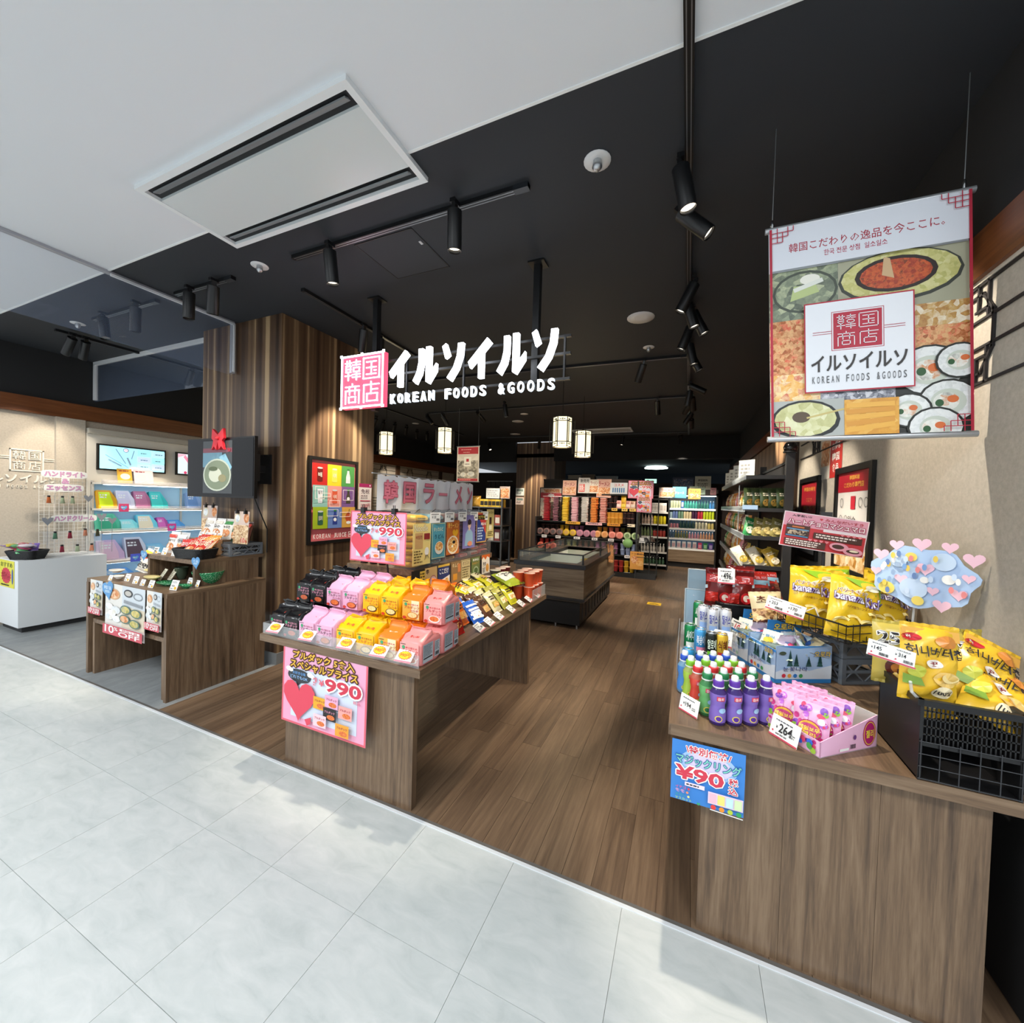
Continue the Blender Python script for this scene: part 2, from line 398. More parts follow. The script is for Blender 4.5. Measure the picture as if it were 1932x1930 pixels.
def foot(pl, pr, pb, pt, z):
    "a thing standing at height z: where, how wide and how tall the photograph shows it"
    a, b = Z(pl, pb, z), Z(pr, pb, z); c = (a+b)/2
    return c, (b-a).length, Y((pl+pr)/2, pt, c.y).z-z
def crate(name, label, c, w, d, h, col, rz=0.):
    "open lattice crate: rim, posts, slanted bars and floor"
    g = thing(name, label, 'crate', c, rz); M = WM[g]; m = C(col, .5); t = .012
    b = MB()
    for z in (t/2, h-t): b.box((0, -d/2, z), (w, t, t*2 if z > t else t), m, 0, M).box((0, d/2, z), (w, t, t*2 if z > t else t), m, 0, M).box((-w/2, 0, z), (t, d, t*2 if z > t else t), m, 0, M).box((w/2, 0, z), (t, d, t*2 if z > t else t), m, 0, M)
    b.build('rim', g)
    for sx in (-1, 1):
        for sy in (-1, 1): MB().box((sx*w/2, sy*d/2, h/2), (t*1.6, t*1.6, h), m, 0, M).build('corner_post', g)
    b = MB()
    def bars(L_, put):
        n = max(4, int(L_/.045))
        for k in range(n):
            x0 = -L_/2+L_*(k+.1)/n; x1 = -L_/2+L_*(k+.9)/n
            if k % 2: x0, x1 = x1, x0
            put(x0, x1)
    for s_ in (-1, 1):
        bars(w, lambda a, e: b.cyl((a, s_*d/2, t), (e, s_*d/2, h*.48), .004, m, 5, None, True, M).cyl((e, s_*d/2, h*.5), (a, s_*d/2, h-t), .004, m, 5, None, True, M))
        bars(d, lambda a, e: b.cyl((s_*w/2, a, t), (s_*w/2, e, h*.48), .004, m, 5, None, True, M).cyl((s_*w/2, e, h*.5), (s_*w/2, a, h-t), .004, m, 5, None, True, M))
        b.box((0, s_*d/2, h*.49), (w, t*.7, .012), m, 0, M).box((s_*w/2, 0, h*.49), (t*.7, d, .012), m, 0, M)
    b.build('lattice_bars', g)
    MB().box((0, 0, .004), (w-.01, d-.01, .006), m, 0, M).build('floor_grid', g)
    return g
# ================================================================ the setting
S = 'structure'
FY = 1.535                                    # line of the shop front
M_TILE = mottled('mall_stone', ['b3b9b7', 'bcc1bf', 'c2c6c4', 'c8cbc9'], 7., .36, 9., .03, .6, (1, 2.4, 1), True)
M_GTILE = mottled('grey_stone', ['7d8182', '878b8c', '919595'], 7., .5, 9., .03, .6, (2.4, 1, 1), True)
f1 = MB().bb((-9, -7, -.06), (4, FY, -.004), C('a2a8a6', .6)).build('floor_1', None, S)
tm = {}
for i in range(-18, 7):
    for j in range(4):
        x0 = -.615+.44*i; y0 = FY-.44*(j+1)
        if 'm' not in tm:
            b = MB(); b.bb((-.2193, -.2193, -.004), (.2193, .2193, 0), M_TILE); o = b.build('tile', f1); tm['m'] = o
        else: o = tm['m'].copy(); COL.objects.link(o)
        o.location = (x0+.22, y0+.22, 0)
MB().bb((-9, -7, -.004), (4, FY-1.76, 0), M_TILE).build('stone_paving', f1)
f2 = MB().bb((-7, FY, -.06), (-3.3, 4.2, -.004), C('5c6062', .6)).build('floor_2', None, S)
o = None
for i in range(9):
    for j in range(3):
        if o is None: b = MB(); b.bb((-.2193, -.4393, -.004), (.2193, .4393, 0), M_GTILE); o = b.build('tile', f2)
        else: o = o.copy(); COL.objects.link(o)
        o.location = (-3.3-.22-.44*i, FY+.02+.44+.88*j, 0)
f3 = MB().bb((-7, FY, -.08), (4, 20, -.005), W_FLOOR).build('floor_3', None, S)
MB().bb((-3.3, 7.06, -.005), (1.0, 12, 0), W_FLOOR).bb((-7, 4.2, -.005), (-3.3, 12, 0), W_FLOOR).bb((-7, 12, -.005), (4, 20, 0), C('6b655c', .5)).build('far_boards', f3)
o = None; PW, PL = .12, .92
for i in range(35):
    off = random.Random(i*13+5).choice((0, .31, .61, .15, .46))
    x0 = -3.3+PW*i; y = FY+.03
    while y < 7.04:
        e = min(y+(PL if y > FY+.04 else PL-off), 7.04)
        if e-y > .02:
            if abs(e-y-PL) < 1e-4 and o is not None: q = o.copy(); COL.objects.link(q)
            else:
                b = MB(); b.bb((.0007, .0007, -.005), (PW-.0007, e-y-.0007, 0), W_FLOOR); q = b.build('plank', f3)
                if abs(e-y-PL) < 1e-4: o = q
            q.location = (x0, y, 0)
        y = e
t = MB().bb((-9, FY, -.02), (.96, FY+.014, .003), C('e9edf0', .35, .25)).build('trim_1', None, S)
MB().bb((-9, FY+.014, -.02), (.96, FY+.03, .002), C('6d6a66', .45, .3)).build('edging', t)
t = MB().bb((-1.2, 7.045, -.01), (.9, 7.075, .003), C('9a8f82', .35, .6)).build('trim_2', None, S)
MB().bb((-1.1, 4.99, -.01), (.9, 5.0, .001), C('7b6c5c', .4)).build('joint_strip', t)
# mark on the floor
o = MB(); a = Art(sheet_M((-.535, 6.5, .0005), (1, 0, 0), (0, 1, 0)), mb=o); YEL = C('d8b023', .5)
a.rect(0, 0, .2, .17, YEL); a.lines([(.03, .05), (.1, .12), (.17, .05), (.03, .05)], .012, INK); a.lines([(.08, .05), (.1, .08), (.15, .05)], .01, INK)
tag(o.build('floor_sticker'), 'yellow warning sticker with black triangle on the wood floor', 'sticker')
# ---- ceilings
c1 = MB().bb((-9, -7, CH), (4, 1.527, CH+.1), C('dde1e6', .7)).build('ceiling_1', None, S)
MB().bb((-9, 1.515, CH-.004), (4, 1.527, CH+.001), C('eef0f0', .5)).build('edge_strip', c1)
c2 = MB().bb((-7, 1.527, CH+.0005), (4, 9.9, CH+.1), C('262a30', .75)).build('ceiling_2', None, S)
p = [Z(773, 430, CH), Z(670, 463, CH), Z(752, 525, CH), Z(850, 502, CH)]
hx0, hx1, hy0, hy1 = -1.985, -1.545, 1.945, 2.36
b = MB()
for a_, b_ in (((hx0, hy0), (hx1, hy0+.006)), ((hx0, hy1-.006), (hx1, hy1)), ((hx0, hy0), (hx0+.006, hy1)), ((hx1-.006, hy0), (hx1, hy1))):
    b.bb((a_[0], a_[1], CH-.003), (b_[0], b_[1], CH+.001), C('17181a', .5))
o = b.build('access_hatch_frame'); tag(o, 'square ceiling access hatch outlined in the black ceiling', 'hatch')
MB().bb((hx0+.008, hy0+.008, CH-.002), (hx1-.008, hy1-.008, CH+.001), C('2a2e34', .7)).build('panel', o)
MB().bb((hx1-.035, 2.06, CH-.006), (hx1-.02, 2.09, CH), C('c8cacc', .4)).build('latch', o)
# dark bulkhead over the back, and the hall beyond it
MB().bb((-7, 9.9, 2.59), (-4.27, 10.0, CH+.1), C('141517', .8)).bb((-3.2, 9.9, 2.59), (2, 10.0, CH+.1), C('141517', .8)).build('trim_3', None, S)
MB().bb((-7, 10.0, 2.70), (4, 20, 2.8), C('3d474c', .8)).build('ceiling_3', None, S)
MB().bb((-7, 15.5, 0), (4, 15.6, 2.8), C('1b2733', .8)).build('wall_far', None, S)
# ---- left wall
LX = -6.85
BEIGE = mottled('beige_wallpaper', ['b2a899', 'bbb1a2', 'c2b8aa'], 60., .75, 3., .02)
BEIGE_R = mottled('grey_beige_wallpaper', ['a8a194', 'b0a99c', 'b8b1a4'], 60., .75, 3., .02)
UPB = C('1c1d1f', .8)
wl = MB().bb((LX-.1, 1.56, 0), (LX, 12, 2.35), BEIGE).build('wall_left', None, S)
MB().bb((LX-.1, 1.56, 2.53), (LX, 12, CH), UPB).build('upper_band', wl)
MB().bb((LX, 2.2, 0), (LX+.05, 2.45, 2.35), BEIGE).build('pilaster', wl)
MB().bb((LX-.1, 1.56, 2.35), (LX+.06, 12, 2.53), W_TRIM).build('trim_4', None, S)
# wooden posts and lattice paper further back on the left wall
W_DK = wood('dark_cedar', ['2a1a10', '45301f', '5a4230'], 2, .8, .5)
b = MB()
for y in (7.2, 8.22, 10.15, 11.0): b.bb((LX, y, 0), (LX+.05, y+.12, 2.35), W_DK)
b.build('post_strips', wl)
def lattice(M, w, h, n, par, name='lattice'):
    "thin dark lattice bars proud of the wall: rails, and knots of squares with an octagon"
    b = MB(); t = .009
    def bar(x0, y0, x1, y1):
        d = V((x1-x0, y1-y0, 0)); l = d.length; b.box(((x0+x1)/2, (y0+y1)/2, .004), (l+t, t, .008), INK, math.atan2(d.y, d.x), M)
    for y in (0, h*.36, h*.64, h):
        bar(0, y, w, y)
    for k in range(n):
        c = w*(k+.5)/n; q = h*.34
        oc = [(c-q, h*.32), (c-q*.5, h*.1), (c+q*.5, h*.1), (c+q, h*.32), (c+q, h*.68), (c+q*.5, h*.9), (c-q*.5, h*.9), (c-q, h*.68)]
        for p0, p1 in zip(oc, oc[1:]+oc[:1]): bar(*p0, *p1)
        for s in (-1, 1):
            bar(c+s*q*.75, 0, c+s*q*.75, h*.34); bar(c+s*q*.75, h, c+s*q*.75, h*.66); bar(c+s*q*.3, 0, c+s*q*.3, h*.24); bar(c+s*q*.3, h, c+s*q*.3, h*.76)
            bar(c+s*q*.2, h*.26, c+s*q*.8, h*.26); bar(c+s*q*.2, h*.74, c+s*q*.8, h*.74)
    return b.build(name, par)
for y0, y1, nn in ((7.34, 8.2, 1), (8.36, 10.1, 2)):
    lattice(sheet_M((LX+.001, y0, 1.98), (0, 1, 0)), y1-y0, .34, nn, wl)
    lattice(sheet_M((LX+.001, y0, 1.32), (0, 1, 0)), y1-y0, .2, nn, wl)
# ---- right wall
RX = .96
wr = MB().bb((RX, 1.75, .735), (RX+.1, 4.74, 2.35), BEIGE_R).build('wall_right', None, S)
MB().bb((RX, 1.56, 2.53), (RX+.1, 12.2, CH), UPB).build('upper_band', wr)
MB().bb((RX, 1.56, 0), (RX+.1, 4.74, .735), C('151618', .7)).build('dark_lower_wall', wr)  # wall below counter-top height, coloured near black
MB().bb((RX, 1.56, .735), (RX+.1, 1.75, 2.35), BEIGE_R).build('wall_end', wr)
MB().bb((RX-.03, 1.56, 2.365), (RX+.1, 12.2, 2.53), W_TRIM).build('trim_5', None, S)
MB().bb((RX-.012, 1.56, 2.35), (RX+.1, 4.74, 2.365), C('c9c2b4', .5)).build('trim_6', None, S)
lattice(sheet_M((RX-.001, 4.6, 1.985), (0, -1, 0)), 3.0, .36, 3, wr)
W_PAN = wood('panel_veneer', ['4b3524', '6f533b', '8d6d51', 'a58767'], 2, .7, .42, stripes=6.)
wr2 = MB().bb((RX, 4.74, 0), (RX+.1, 12.2, 2.35), C('2a2019', .7)).build('wall_right_2', None, S)
o = None
for k in range(24):
    if o is None: o = MB().bb((RX-.012, 4.745, 0), (RX, 5.045, 2.35), W_PAN).build('panel', wr2)
    else: o = o.copy(); COL.objects.link(o)
    o.location = (0, .303*k, 0)
MB().bb((RX-.03, 4.70, 0), (RX+.02, 4.78, 2.35), W_DK).build('trim_7', None, S)
# ---- back partition
wb = MB().bb((-2.2, 11.75, 0), (RX, 11.85, 2.14), C('2b1d17', .7)).bb((-3.2, 10.9, 0), (-2.2, 11.0, 2.14), C('2b1d17', .7)).build('wall_back', None, S)
MB().bb((-6.85, 11.2, 0), (-4.3, 11.3, 2.4), C('241a15', .7)).build('wall_back_2', None, S)
MB().bb((-5.35, 11.16, 0), (-4.75, 11.2, 2.0), C('1b1c1f', .8)).build('door_1', None, S)
# ---- columns
def column(name, x0, x1, y0, y1, base):
    c = MB().bb((x0, y0, .1 if base else 0), (x1, y1, CH), W_COL).build(name, None, S)
    if base: MB().bb((x0-.004, y0-.004, 0), (x1+.004, y1+.004, .1), C('7f8384', .6)).build('baseboard', c)
    return c
column('column', -4.42, -3.30, 2.435, 3.58, True)
column('column', -4.27, -3.20, 10.0, 11.0, False)
# ---- glass smoke curtains under the ceiling
FR1, FR2 = C('a7a9b0', .4, .3), C('eef1f4', .35, .2)
g = thing('smoke_barrier', 'glass smoke curtain hanging from the ceiling toward the wood column', 'glass panel', (-3.915, 1.5, 3.09))
MB().bb((-3.935, -.8, 3.072), (-3.895, 2.405, 3.089), FR1).build('rail', g)
MB().bb((-3.9, 1.53, 3.055), (-3.888, 2.405, 3.073), FR2).build('rail_edge', g)
MB().bb((-3.93, 2.385, 2.62), (-3.9, 2.415, 3.072), FR1).bb((-3.9, 2.393, 2.63), (-3.888, 2.407, 3.06), FR2).build('stile', g)
MB().bb((-3.917, .95, 2.6), (-3.911, 2.39, 3.075), glass('9fb4d8', .07, .02)).build('pane', g)
g = thing('smoke_barrier', 'glass smoke curtain with white rail across the left bay', 'glass panel', (-5.6, 2.545, 3.09))
MB().bb((-6.845, 2.53, 3.05), (-4.43, 2.56, 3.089), FR2).build('rail', g)
MB().bb((-6.845, 2.53, 2.62), (-6.81, 2.56, 3.06), FR2).build('stile', g)
MB().bb((-6.83, 2.542, 2.6), (-4.43, 2.548, 3.06), glass('9fb4d8', .07, .02)).build('pane', g)
# ---- ceiling fittings
def ac(name, label, x0, x1, y0, y1, dz):
    g = thing(name, label, 'air conditioner', ((x0+x1)/2, (y0+y1)/2, CH))
    F = C('e4e8ea', .4); fw = .03; D = C('1d2023', .6)
    MB().bb((x0, y0, CH-dz), (x1, y0+fw, CH), F).bb((x0, y1-fw, CH-dz), (x1, y1, CH), F).bb((x0, y0+fw, CH-dz), (x0+fw, y1-fw, CH), F).bb((x1-fw, y0+fw, CH-dz), (x1, y1-fw, CH), F).build('frame', g)
    s = .075
    MB().bb((x0+fw, y0+fw+s, CH-dz*.8), (x1-fw, y1-fw-s, CH-.001), C('d3dadb', .25)).build('panel', g)
    for y in (y0+fw, y1-fw-s):
        MB().bb((x0+fw, y, CH-.004), (x1-fw, y+s, CH-.0005), D).build('slot', g)
        M = MX.Translation(((x0+x1)/2, y+s*.5, CH-dz*.4)) @ MX.Rotation(.45, 4, 'X')
        MB().box((0, 0, 0), (x1-x0-2*fw-.06, s*.42, .006), C('7c8184', .4), 0, M).build('louver', g)
ac('air_conditioner', 'white ceiling cassette air conditioner above the shop front', -2.70, -1.235, 1.152, 1.675, .022)
ac('air_conditioner', 'ceiling air conditioner deep in the shop behind the lanterns', -2.37, -1.13, 8.45, 8.9, .02)
def round_fit(name, label, cat, px, py, r, ring, core=None):
    p = Z(px, py, CH); b = MB().lathe([(r*.3, 0), (r, -.004), (r, -.001)], (p.x, p.y, CH), ring, 20); o = b.build(name); tag(o, label, cat)
    if core: MB().lathe([(r*.32, -.002), (r*.38, -.03), (r*.2, -.045), (0.0001, -.047)], (p.x, p.y, CH), core, 10).build('nozzle', o)
CWH = C('d9dadb', .5)
round_fit('sprinkler', 'white round sprinkler head right of the long front track', 'sprinkler', 1127, 303, .062, CWH, STEEL)
round_fit('sprinkler', 'white sprinkler head left of the long front track', 'sprinkler', 490, 501, .055, CWH, STEEL)
round_fit('sprinkler', 'small sprinkler head beyond the round ceiling speaker', 'sprinkler', 1224, 655, .055, CWH, STEEL)
round_fit('sprinkler', 'sprinkler head in the ceiling of the left bay', 'sprinkler', 147, 610, .055, CWH, STEEL)
round_fit('ceiling_speaker', 'large round white ceiling speaker nearest the entrance', 'speaker', 1209, 599, .112, CWH)
round_fit('ceiling_speaker', 'round ceiling speaker above the back lanterns, nearer of two', 'speaker', 977, 795, .115, CWH)
round_fit('ceiling_speaker', 'round ceiling speaker above the back lanterns, farther of two', 'speaker', 972, 819, .12, CWH)
round_fit('downlight', 'small unlit downlight near the far air conditioner', 'downlight', 989, 781, .07, CWH)
round_fit('downlight', 'small round downlight left of the ceiling speakers', 'downlight', 784, 799, .07, CWH)
# far hall: lamp, exit sign and boxes over the partition
p = Y(1238, 880, 12.6)
o = MB().lathe([(.24, -.01), (.3, -.06), (.28, -.09)], (p.x, 12.6, 2.70), C('dff5ee', .4, 0, 5.), 4, None, 1.1, .8).build('ceiling_light'); tag(o, 'bright square ceiling light in the hall behind the shop', 'ceiling light')
p = Y(1228, 898, 11.7); o = MB().box((p.x, 11.72, 2.2), (.3, .04, .11), C('b9efd6', .5, 0, 1.3)).build('exit_sign'); tag(o, 'lit pale green exit sign above the back wall', 'exit sign')
b = Art(sheet_M((p.x-.13, 11.698, 2.16), (1, 0, 0))); G = C('1f8a5c', .5, 0, .5); b.rect(.02, .015, .09, .07, G); b.text('非常口', .11, .02, .25, .065, G); b.b.build('lettering', o)
for k, (a, bb_, h, c, lab) in enumerate(((1073, 1097, .2, 'cfc9ba', 'white storage box on top of the back wall, left end'), (1100, 1122, .22, '8d7d66', 'brown storage box on top of the back wall'), (1126, 1165, .17, '9aa3a6', 'long grey box lying on top of the back wall'))):
    x0, x1 = Y(a, 898, 11.8).x, Y(bb_, 898, 11.8).x
    o = MB().bb((x0, 11.73, 2.14), (x1, 11.87, 2.14+h), C(c, .6)).build('storage_box'); tag(o, lab, 'box')
    MB().bb((x0-.01, 11.72, 2.14+h), (x1+.01, 11.88, 2.14+h+.025), C(c, .5)).build('lid', o)
# ================================================================ spot tracks
TRK = C('101113', .4); TB = C('0d0e10', .38)
LENS = C('fff2dc', .3, 0, 2.2); LENS_OFF = C('b9b2a4', .25, .5)
def track(label, x0, y0, x1, y1):
    d = V((x1-x0, y1-y0, 0)); l = d.length; rz = math.atan2(d.y, d.x)
    g = thing('light_track', label, 'light track', ((x0+x1)/2, (y0+y1)/2, CH), rz)
    M = WM[g]
    MB().box((0, 0, -.012), (l, .034, .022), TRK, 0, M).build('rail', g)
    MB().box((0, -.008, -.0235), (l*.98, .004, .002), C('8a8d90', .3, .7), 0, M).box((0, .008, -.0235), (l*.98, .004, .002), C('8a8d90', .3, .7), 0, M).build('conductor', g)
    MB().box((l/2-.04, 0, -.013), (.08, .036, .026), C('23262a', .35), 0, M).build('end_cap', g)
    return g
RTX = -.055
track('long black light track over the shop front beside the air conditioner', -2.46, 1.89, -.785, 1.89)
track('short black light track left of the wood column top', -3.8, 1.89, -3.1, 1.90)
track('short black light track behind the glass smoke curtain', -5.1, 1.89, -4.08, 1.9)
track('black light track in the left bay along the wall', -5.82, 1.87, -5.78, 3.5)
track('black light track beside the wood column toward the back', -2.76, 2.2, -2.82, 4.1)
track('long black light track running from entrance to the back of shop', RTX, .3, RTX, 9.5)
track('cross light track behind the hanging shop sign', -4.0, 4.40, RTX, 4.60)
track('cross light track above the paper lanterns', -4.4, 6.15, RTX, 6.25)
track('far cross light track before the rear bulkhead', -4.6, 8.9, RTX, 9.2)
track('light track at the left rear toward the lattice wall', -4.9, 4.5, -5.0, 8.4)
def spot_proto(lit):
    g = thing('spotlight', 'spot', 'spotlight')
    MB().lathe([(.038, 0), (.038, -.19), (.036, -.195), (.034, -.185), (.0335, -.172)], (0, 0, 0), TB, 18).lathe([(.0001, .004), (.036, .002), (.038, 0)], (0, 0, 0), TB, 18).build('housing', g)
    MB().lathe([(.0335, -.176), (.02, -.168), (.0001, -.166)], (0, 0, 0), LENS if lit else LENS_OFF, 16).build('lens', g)
    MB().box((0, 0, .018), (.02, .03, .04), TB).build('yoke', g)
    return g
SPL, SPD = spot_proto(True), spot_proto(False)
def spot(top, tip, label, lit=1, power=150., ztop=CH-.075, size=44, aim=None, ztip=None):
    a = Z(top[0], top[1], ztop)
    if aim: d = (V(aim)-a).normalized()
    else: d = (P(tip[0], tip[1], 1, a.y)-a).normalized()    # tilts across the shop, as the picture shows it
    q = V((0, 0, -1)).rotation_difference(d).to_matrix().to_4x4()
    M = MX.Translation(a) @ q
    o = dup(SPL if lit else SPD, M, label)
    # stem up to the track
    MB().cyl((a.x, a.y, a.z+.02), (a.x, a.y, CH-.02), .009, TB, 8).box((a.x, a.y, CH-.032), (.03, .055, .02), TB).build('adapter', o)
    if lit:
        l = bpy.data.lights.new('spot_lamp', 'SPOT'); l.energy = power; l.spot_size = radians(size); l.spot_blend = .45; l.shadow_soft_size = .025
        l.color = (1.0, .88, .72)
        q2 = bpy.data.objects.new('spot_lamp', l); COL.objects.link(q2)
        q2.matrix_world = MX.Translation(a+d*.20) @ q
    return o
P1 = 95
spot((622, 474), (626, 526), 'left spotlight on the long front track', 1, P1, aim=(-2.0, 2.1, .75))
spot((858, 398), (859, 464), 'right spotlight on the long front track', 1, P1, aim=(-1.3, 2.1, .7))
spot((357, 553), (356, 594), 'unlit black spotlight on the track left of the column', 0)
spot((403, 540), (413, 583), 'lit spotlight on the track left of the column, beside the unlit one', 1, P1, aim=(-3.75, 2.1, 1.0))
spot((194, 600), (199, 636), 'left spotlight behind the glass smoke curtain', 0)
spot((256, 580), (263, 624), 'right spotlight behind the glass smoke curtain, lit', 1, P1, aim=(-4.6, 1.95, .8))
spot((137, 638), (134, 668), 'nearer of the twin spotlights in the left bay', 1, 60, aim=(-6.85, 1.9, 1.75))
spot((162, 645), (157, 670), 'farther of the twin spotlights in the left bay', 1, 60, aim=(-6.85, 2.25, 1.6))
spot((362, 700), (360, 727), 'spotlight beside the column in the left bay', 1, 150, aim=(-6.5, 3.0, 1.2))
spot((687, 622), (687, 650), 'lit spotlight beside the column behind the sign post', 1, 170, aim=(-3.3, 3.2, 1.4), size=60)
spot((718, 640), (716, 670), 'unlit spotlight just behind the sign post', 0)
R_ = [((1284, 318), (1297, 385)), ((1285, 402), (1324, 430)), ((1310, 536), (1289, 577)), ((1296, 572), (1305, 600)), ((1308, 590), (1318, 609)), ((1303, 617), (1291, 645)),
      ((1301, 650), (1306, 674)), ((1302, 668), (1315, 691)), ((1303, 728), (1324, 737)), ((1302, 738), (1308, 754)), ((1306, 750), (1320, 761)), ((1304, 762), (1308, 777)), ((1305, 780), (1310, 792)), ((1305, 792), (1316, 803))]
AIMS = [(-1.2, 2.3, .8), (.45, 1.75, .8), (-1.45, 2.8, .9), (.5, 2.5, 1.0), (.5, 3.2, 1.0), (-1.4, 3.2, .75), (.6, 3.8, 1.4), (.62, 5.0, 1.2), (.6, 6.0, 1.3), (-.5, 6.0, 0), (.4, 8, .6), (-1.5, 8.6, 1.2), (-1.5, 7.0, .5), (.1, 10.6, .9)]
for k, ((a, b), am) in enumerate(zip(R_, AIMS)):
    spot(a, b, ORD[k]+' spotlight from the entrance on the long right-hand track', 1, (150, 110, 170, 170, 150, 150, 170, 170)[k] if k < 8 else 230, aim=None if k in (0, 1, 2, 3, 4, 5, 6, 7, 8) else am)
for k, (a, b, am, on) in enumerate((((1214, 687), (1211, 710), (-1.4, 5.6, .5), 0), ((1240, 757), (1236, 778), (-.3, 7.5, 0), 1))):
    spot(a, b, ('unlit spotlight on the cross track behind the sign', 'spotlight on the lantern cross track near the long track')[k], on, 190, aim=am)
for k, (a, b, am, on) in enumerate((((806, 786), (799, 804), (-2.5, 6.0, .8), 0), ((835, 785), (833, 803), (-3.0, 7.2, .6), 1), ((901, 780), (898, 797), (-2.4, 8.4, 1.2), 1), ((952, 764), (956, 783), (-2.2, 5.8, .3), 1))):
    spot(a, b, ORD[k]+' spotlight from the column on the lantern cross track', on, 210, aim=am)
for k, (a, b, am) in enumerate((((922, 838), (921, 848), (-3.6, 8.6, .6)), ((1018, 832), (1015, 845), (-3.75, 10.0, 1.55)), ((1176, 824), (1175, 840), (-1.6, 8.75, 1.3)), ((1284, 822), (1282, 836), (-.1, 10.9, 1.2)))):
    spot(a, b, ORD[k]+' spotlight from the left on the far cross track', 1, 240, aim=am)
for k, (a, b) in enumerate((((710, 790), (711, 803)), ((724, 797), (722, 812)), ((745, 801), (748, 816)), ((767, 806), (768, 822)), ((787, 814), (791, 826)), ((806, 818), (803, 832)))):
    spot(a, b, ORD[k]+' spotlight on the left rear track toward the lattice wall', 1 if k in (0, 3) else 0, 150, aim=(-6.8, 6.5+.6*k, 1.4))
# ================================================================ paper lanterns
def lantern():
    g = thing('lantern', 'lantern', 'lantern')
    LP = mottled('lantern_paper', ['fff3cf', 'ffe9b4'], 8.); b = LP.node_tree.nodes['Principled BSDF']
    b.inputs['Emission Color'].default_value = lin('fff0c4'); b.inputs['Emission Strength'].default_value = 1.35
    n = 6; r, h = .118, .36
    pts = [(r*cos(2*pi*k/n), r*sin(2*pi*k/n)) for k in range(n)]
    MB().prism(pts, 0, h, LP).build('shade', g)
    b = MB(); F = C('1e1712', .5)
    for x, y in pts: b.box((x*1.02, y*1.02, h/2), (.011, .011, h+.03), F)
    for z in (-.008, .05, h-.05, h+.008):
        for k in range(n):
            p, q = pts[k], pts[(k+1) % n]; m = ((p[0]+q[0])/2*1.01, (p[1]+q[1])/2*1.01, z)
            b.box(m, (r+.006, .006, .009), F, math.atan2(q[1]-p[1], q[0]-p[0]))
    for k in range(n):                      # the flower scrolls of the top and bottom bands
        p, q = pts[k], pts[(k+1) % n]; a = math.atan2(q[1]-p[1], q[0]-p[0])
        for z in (.026, h-.026):
            for tt in (.3, .5, .7): b.box(((p[0]+(q[0]-p[0])*tt)*1.012, (p[1]+(q[1]-p[1])*tt)*1.012, z), (.013 if tt == .5 else .02, .003, .02 if tt == .5 else .009), F, a)
    b.build('frame', g)
    b = MB()
    for k in range(n):                      # thin outer wings of dark rod
        x, y = r*1.35*cos(2*pi*k/n), r*1.35*sin(2*pi*k/n)
        b.cyl((x, y, .04), (x, y, h-.03), .0045, F, 5).cyl((x, y, .05), (x*.75, y*.75, .05), .0035, F, 5).cyl((x, y, h-.05), (x*.75, y*.75, h-.05), .0035, F, 5).cyl((x*.87, y*.87, .05), (x*.87, y*.87, h-.05), .002, F, 5)
    b.build('wing_rods', g)
    MB().lathe([(.05, h), (.03, h+.03), (.006, h+.04)], (0, 0, 0), F, 8).build('cap', g)
    return g
LN = lantern()
for (cx, y, zb, rz, lab) in ((728, 5.5, 856, .35, 'paper lantern nearest the wood column'), (839, 5.3, 853, .0, 'paper lantern in front of the small hanging banner'),
                            (1060, 5.0, 842, .3, 'largest paper lantern, over the chest freezer'), (1099, 5.9, 861, .0, 'paper lantern hanging lowest, before the rear air conditioner')):
    p = Y(cx, zb, y); o = dup(LN, at(p.x, y, p.z, rz), 'lit hexagonal '+lab)
    MB().cyl((p.x, y, p.z+.37), (p.x, y, CH-.001), .004, BLACK, 6).build('cord', o)
    l = bpy.data.lights.new('lantern_bulb', 'POINT'); l.energy = 9; l.color = (1, .8, .5); l.shadow_soft_size = .1
    q = bpy.data.objects.new('lantern_bulb', l); COL.objects.link(q); q.location = (p.x, y, p.z-.12)
# ================================================================ main display table
TZ = .715
t = thing('display_table', 'long walnut display table loaded with noodle packs, centre of the entrance', 'table', (-1.6, 2.4, 0))
MB().bb((-2.205, 1.53, TZ-.038), (-1.11, 3.32, TZ), W_Y).build('table_top', t)
MB().bb((-2.205, 1.522, TZ-.038), (-1.11, 1.53, TZ), W_X).bb((-1.11, 1.522, TZ-.038), (-1.102, 3.32, TZ), W_Y).build('edge_band', t)
for y in (1.575, 3.10): MB().bb((-2.05, y, 0), (-1.172, y+.035, TZ-.038), W_V).build('end_panel', t)
MB().bb((-1.66, 1.61, TZ-.12), (-1.62, 3.10, TZ-.038), BLACK).build('support_rail', t)
RZ = 1.045
t = thing('riser_shelf', 'walnut riser shelf standing on the main display table', 'shelf', (-1.9, 2.7, TZ))
MB().bb((-2.17, 2.12, RZ-.04), (-1.6, 3.24, RZ), W_Y).build('shelf_top', t)
for y in (2.14, 3.18): MB().bb((-2.12, y, TZ), (-1.66, y+.03, RZ-.04), W_V).build('leg_panel', t)
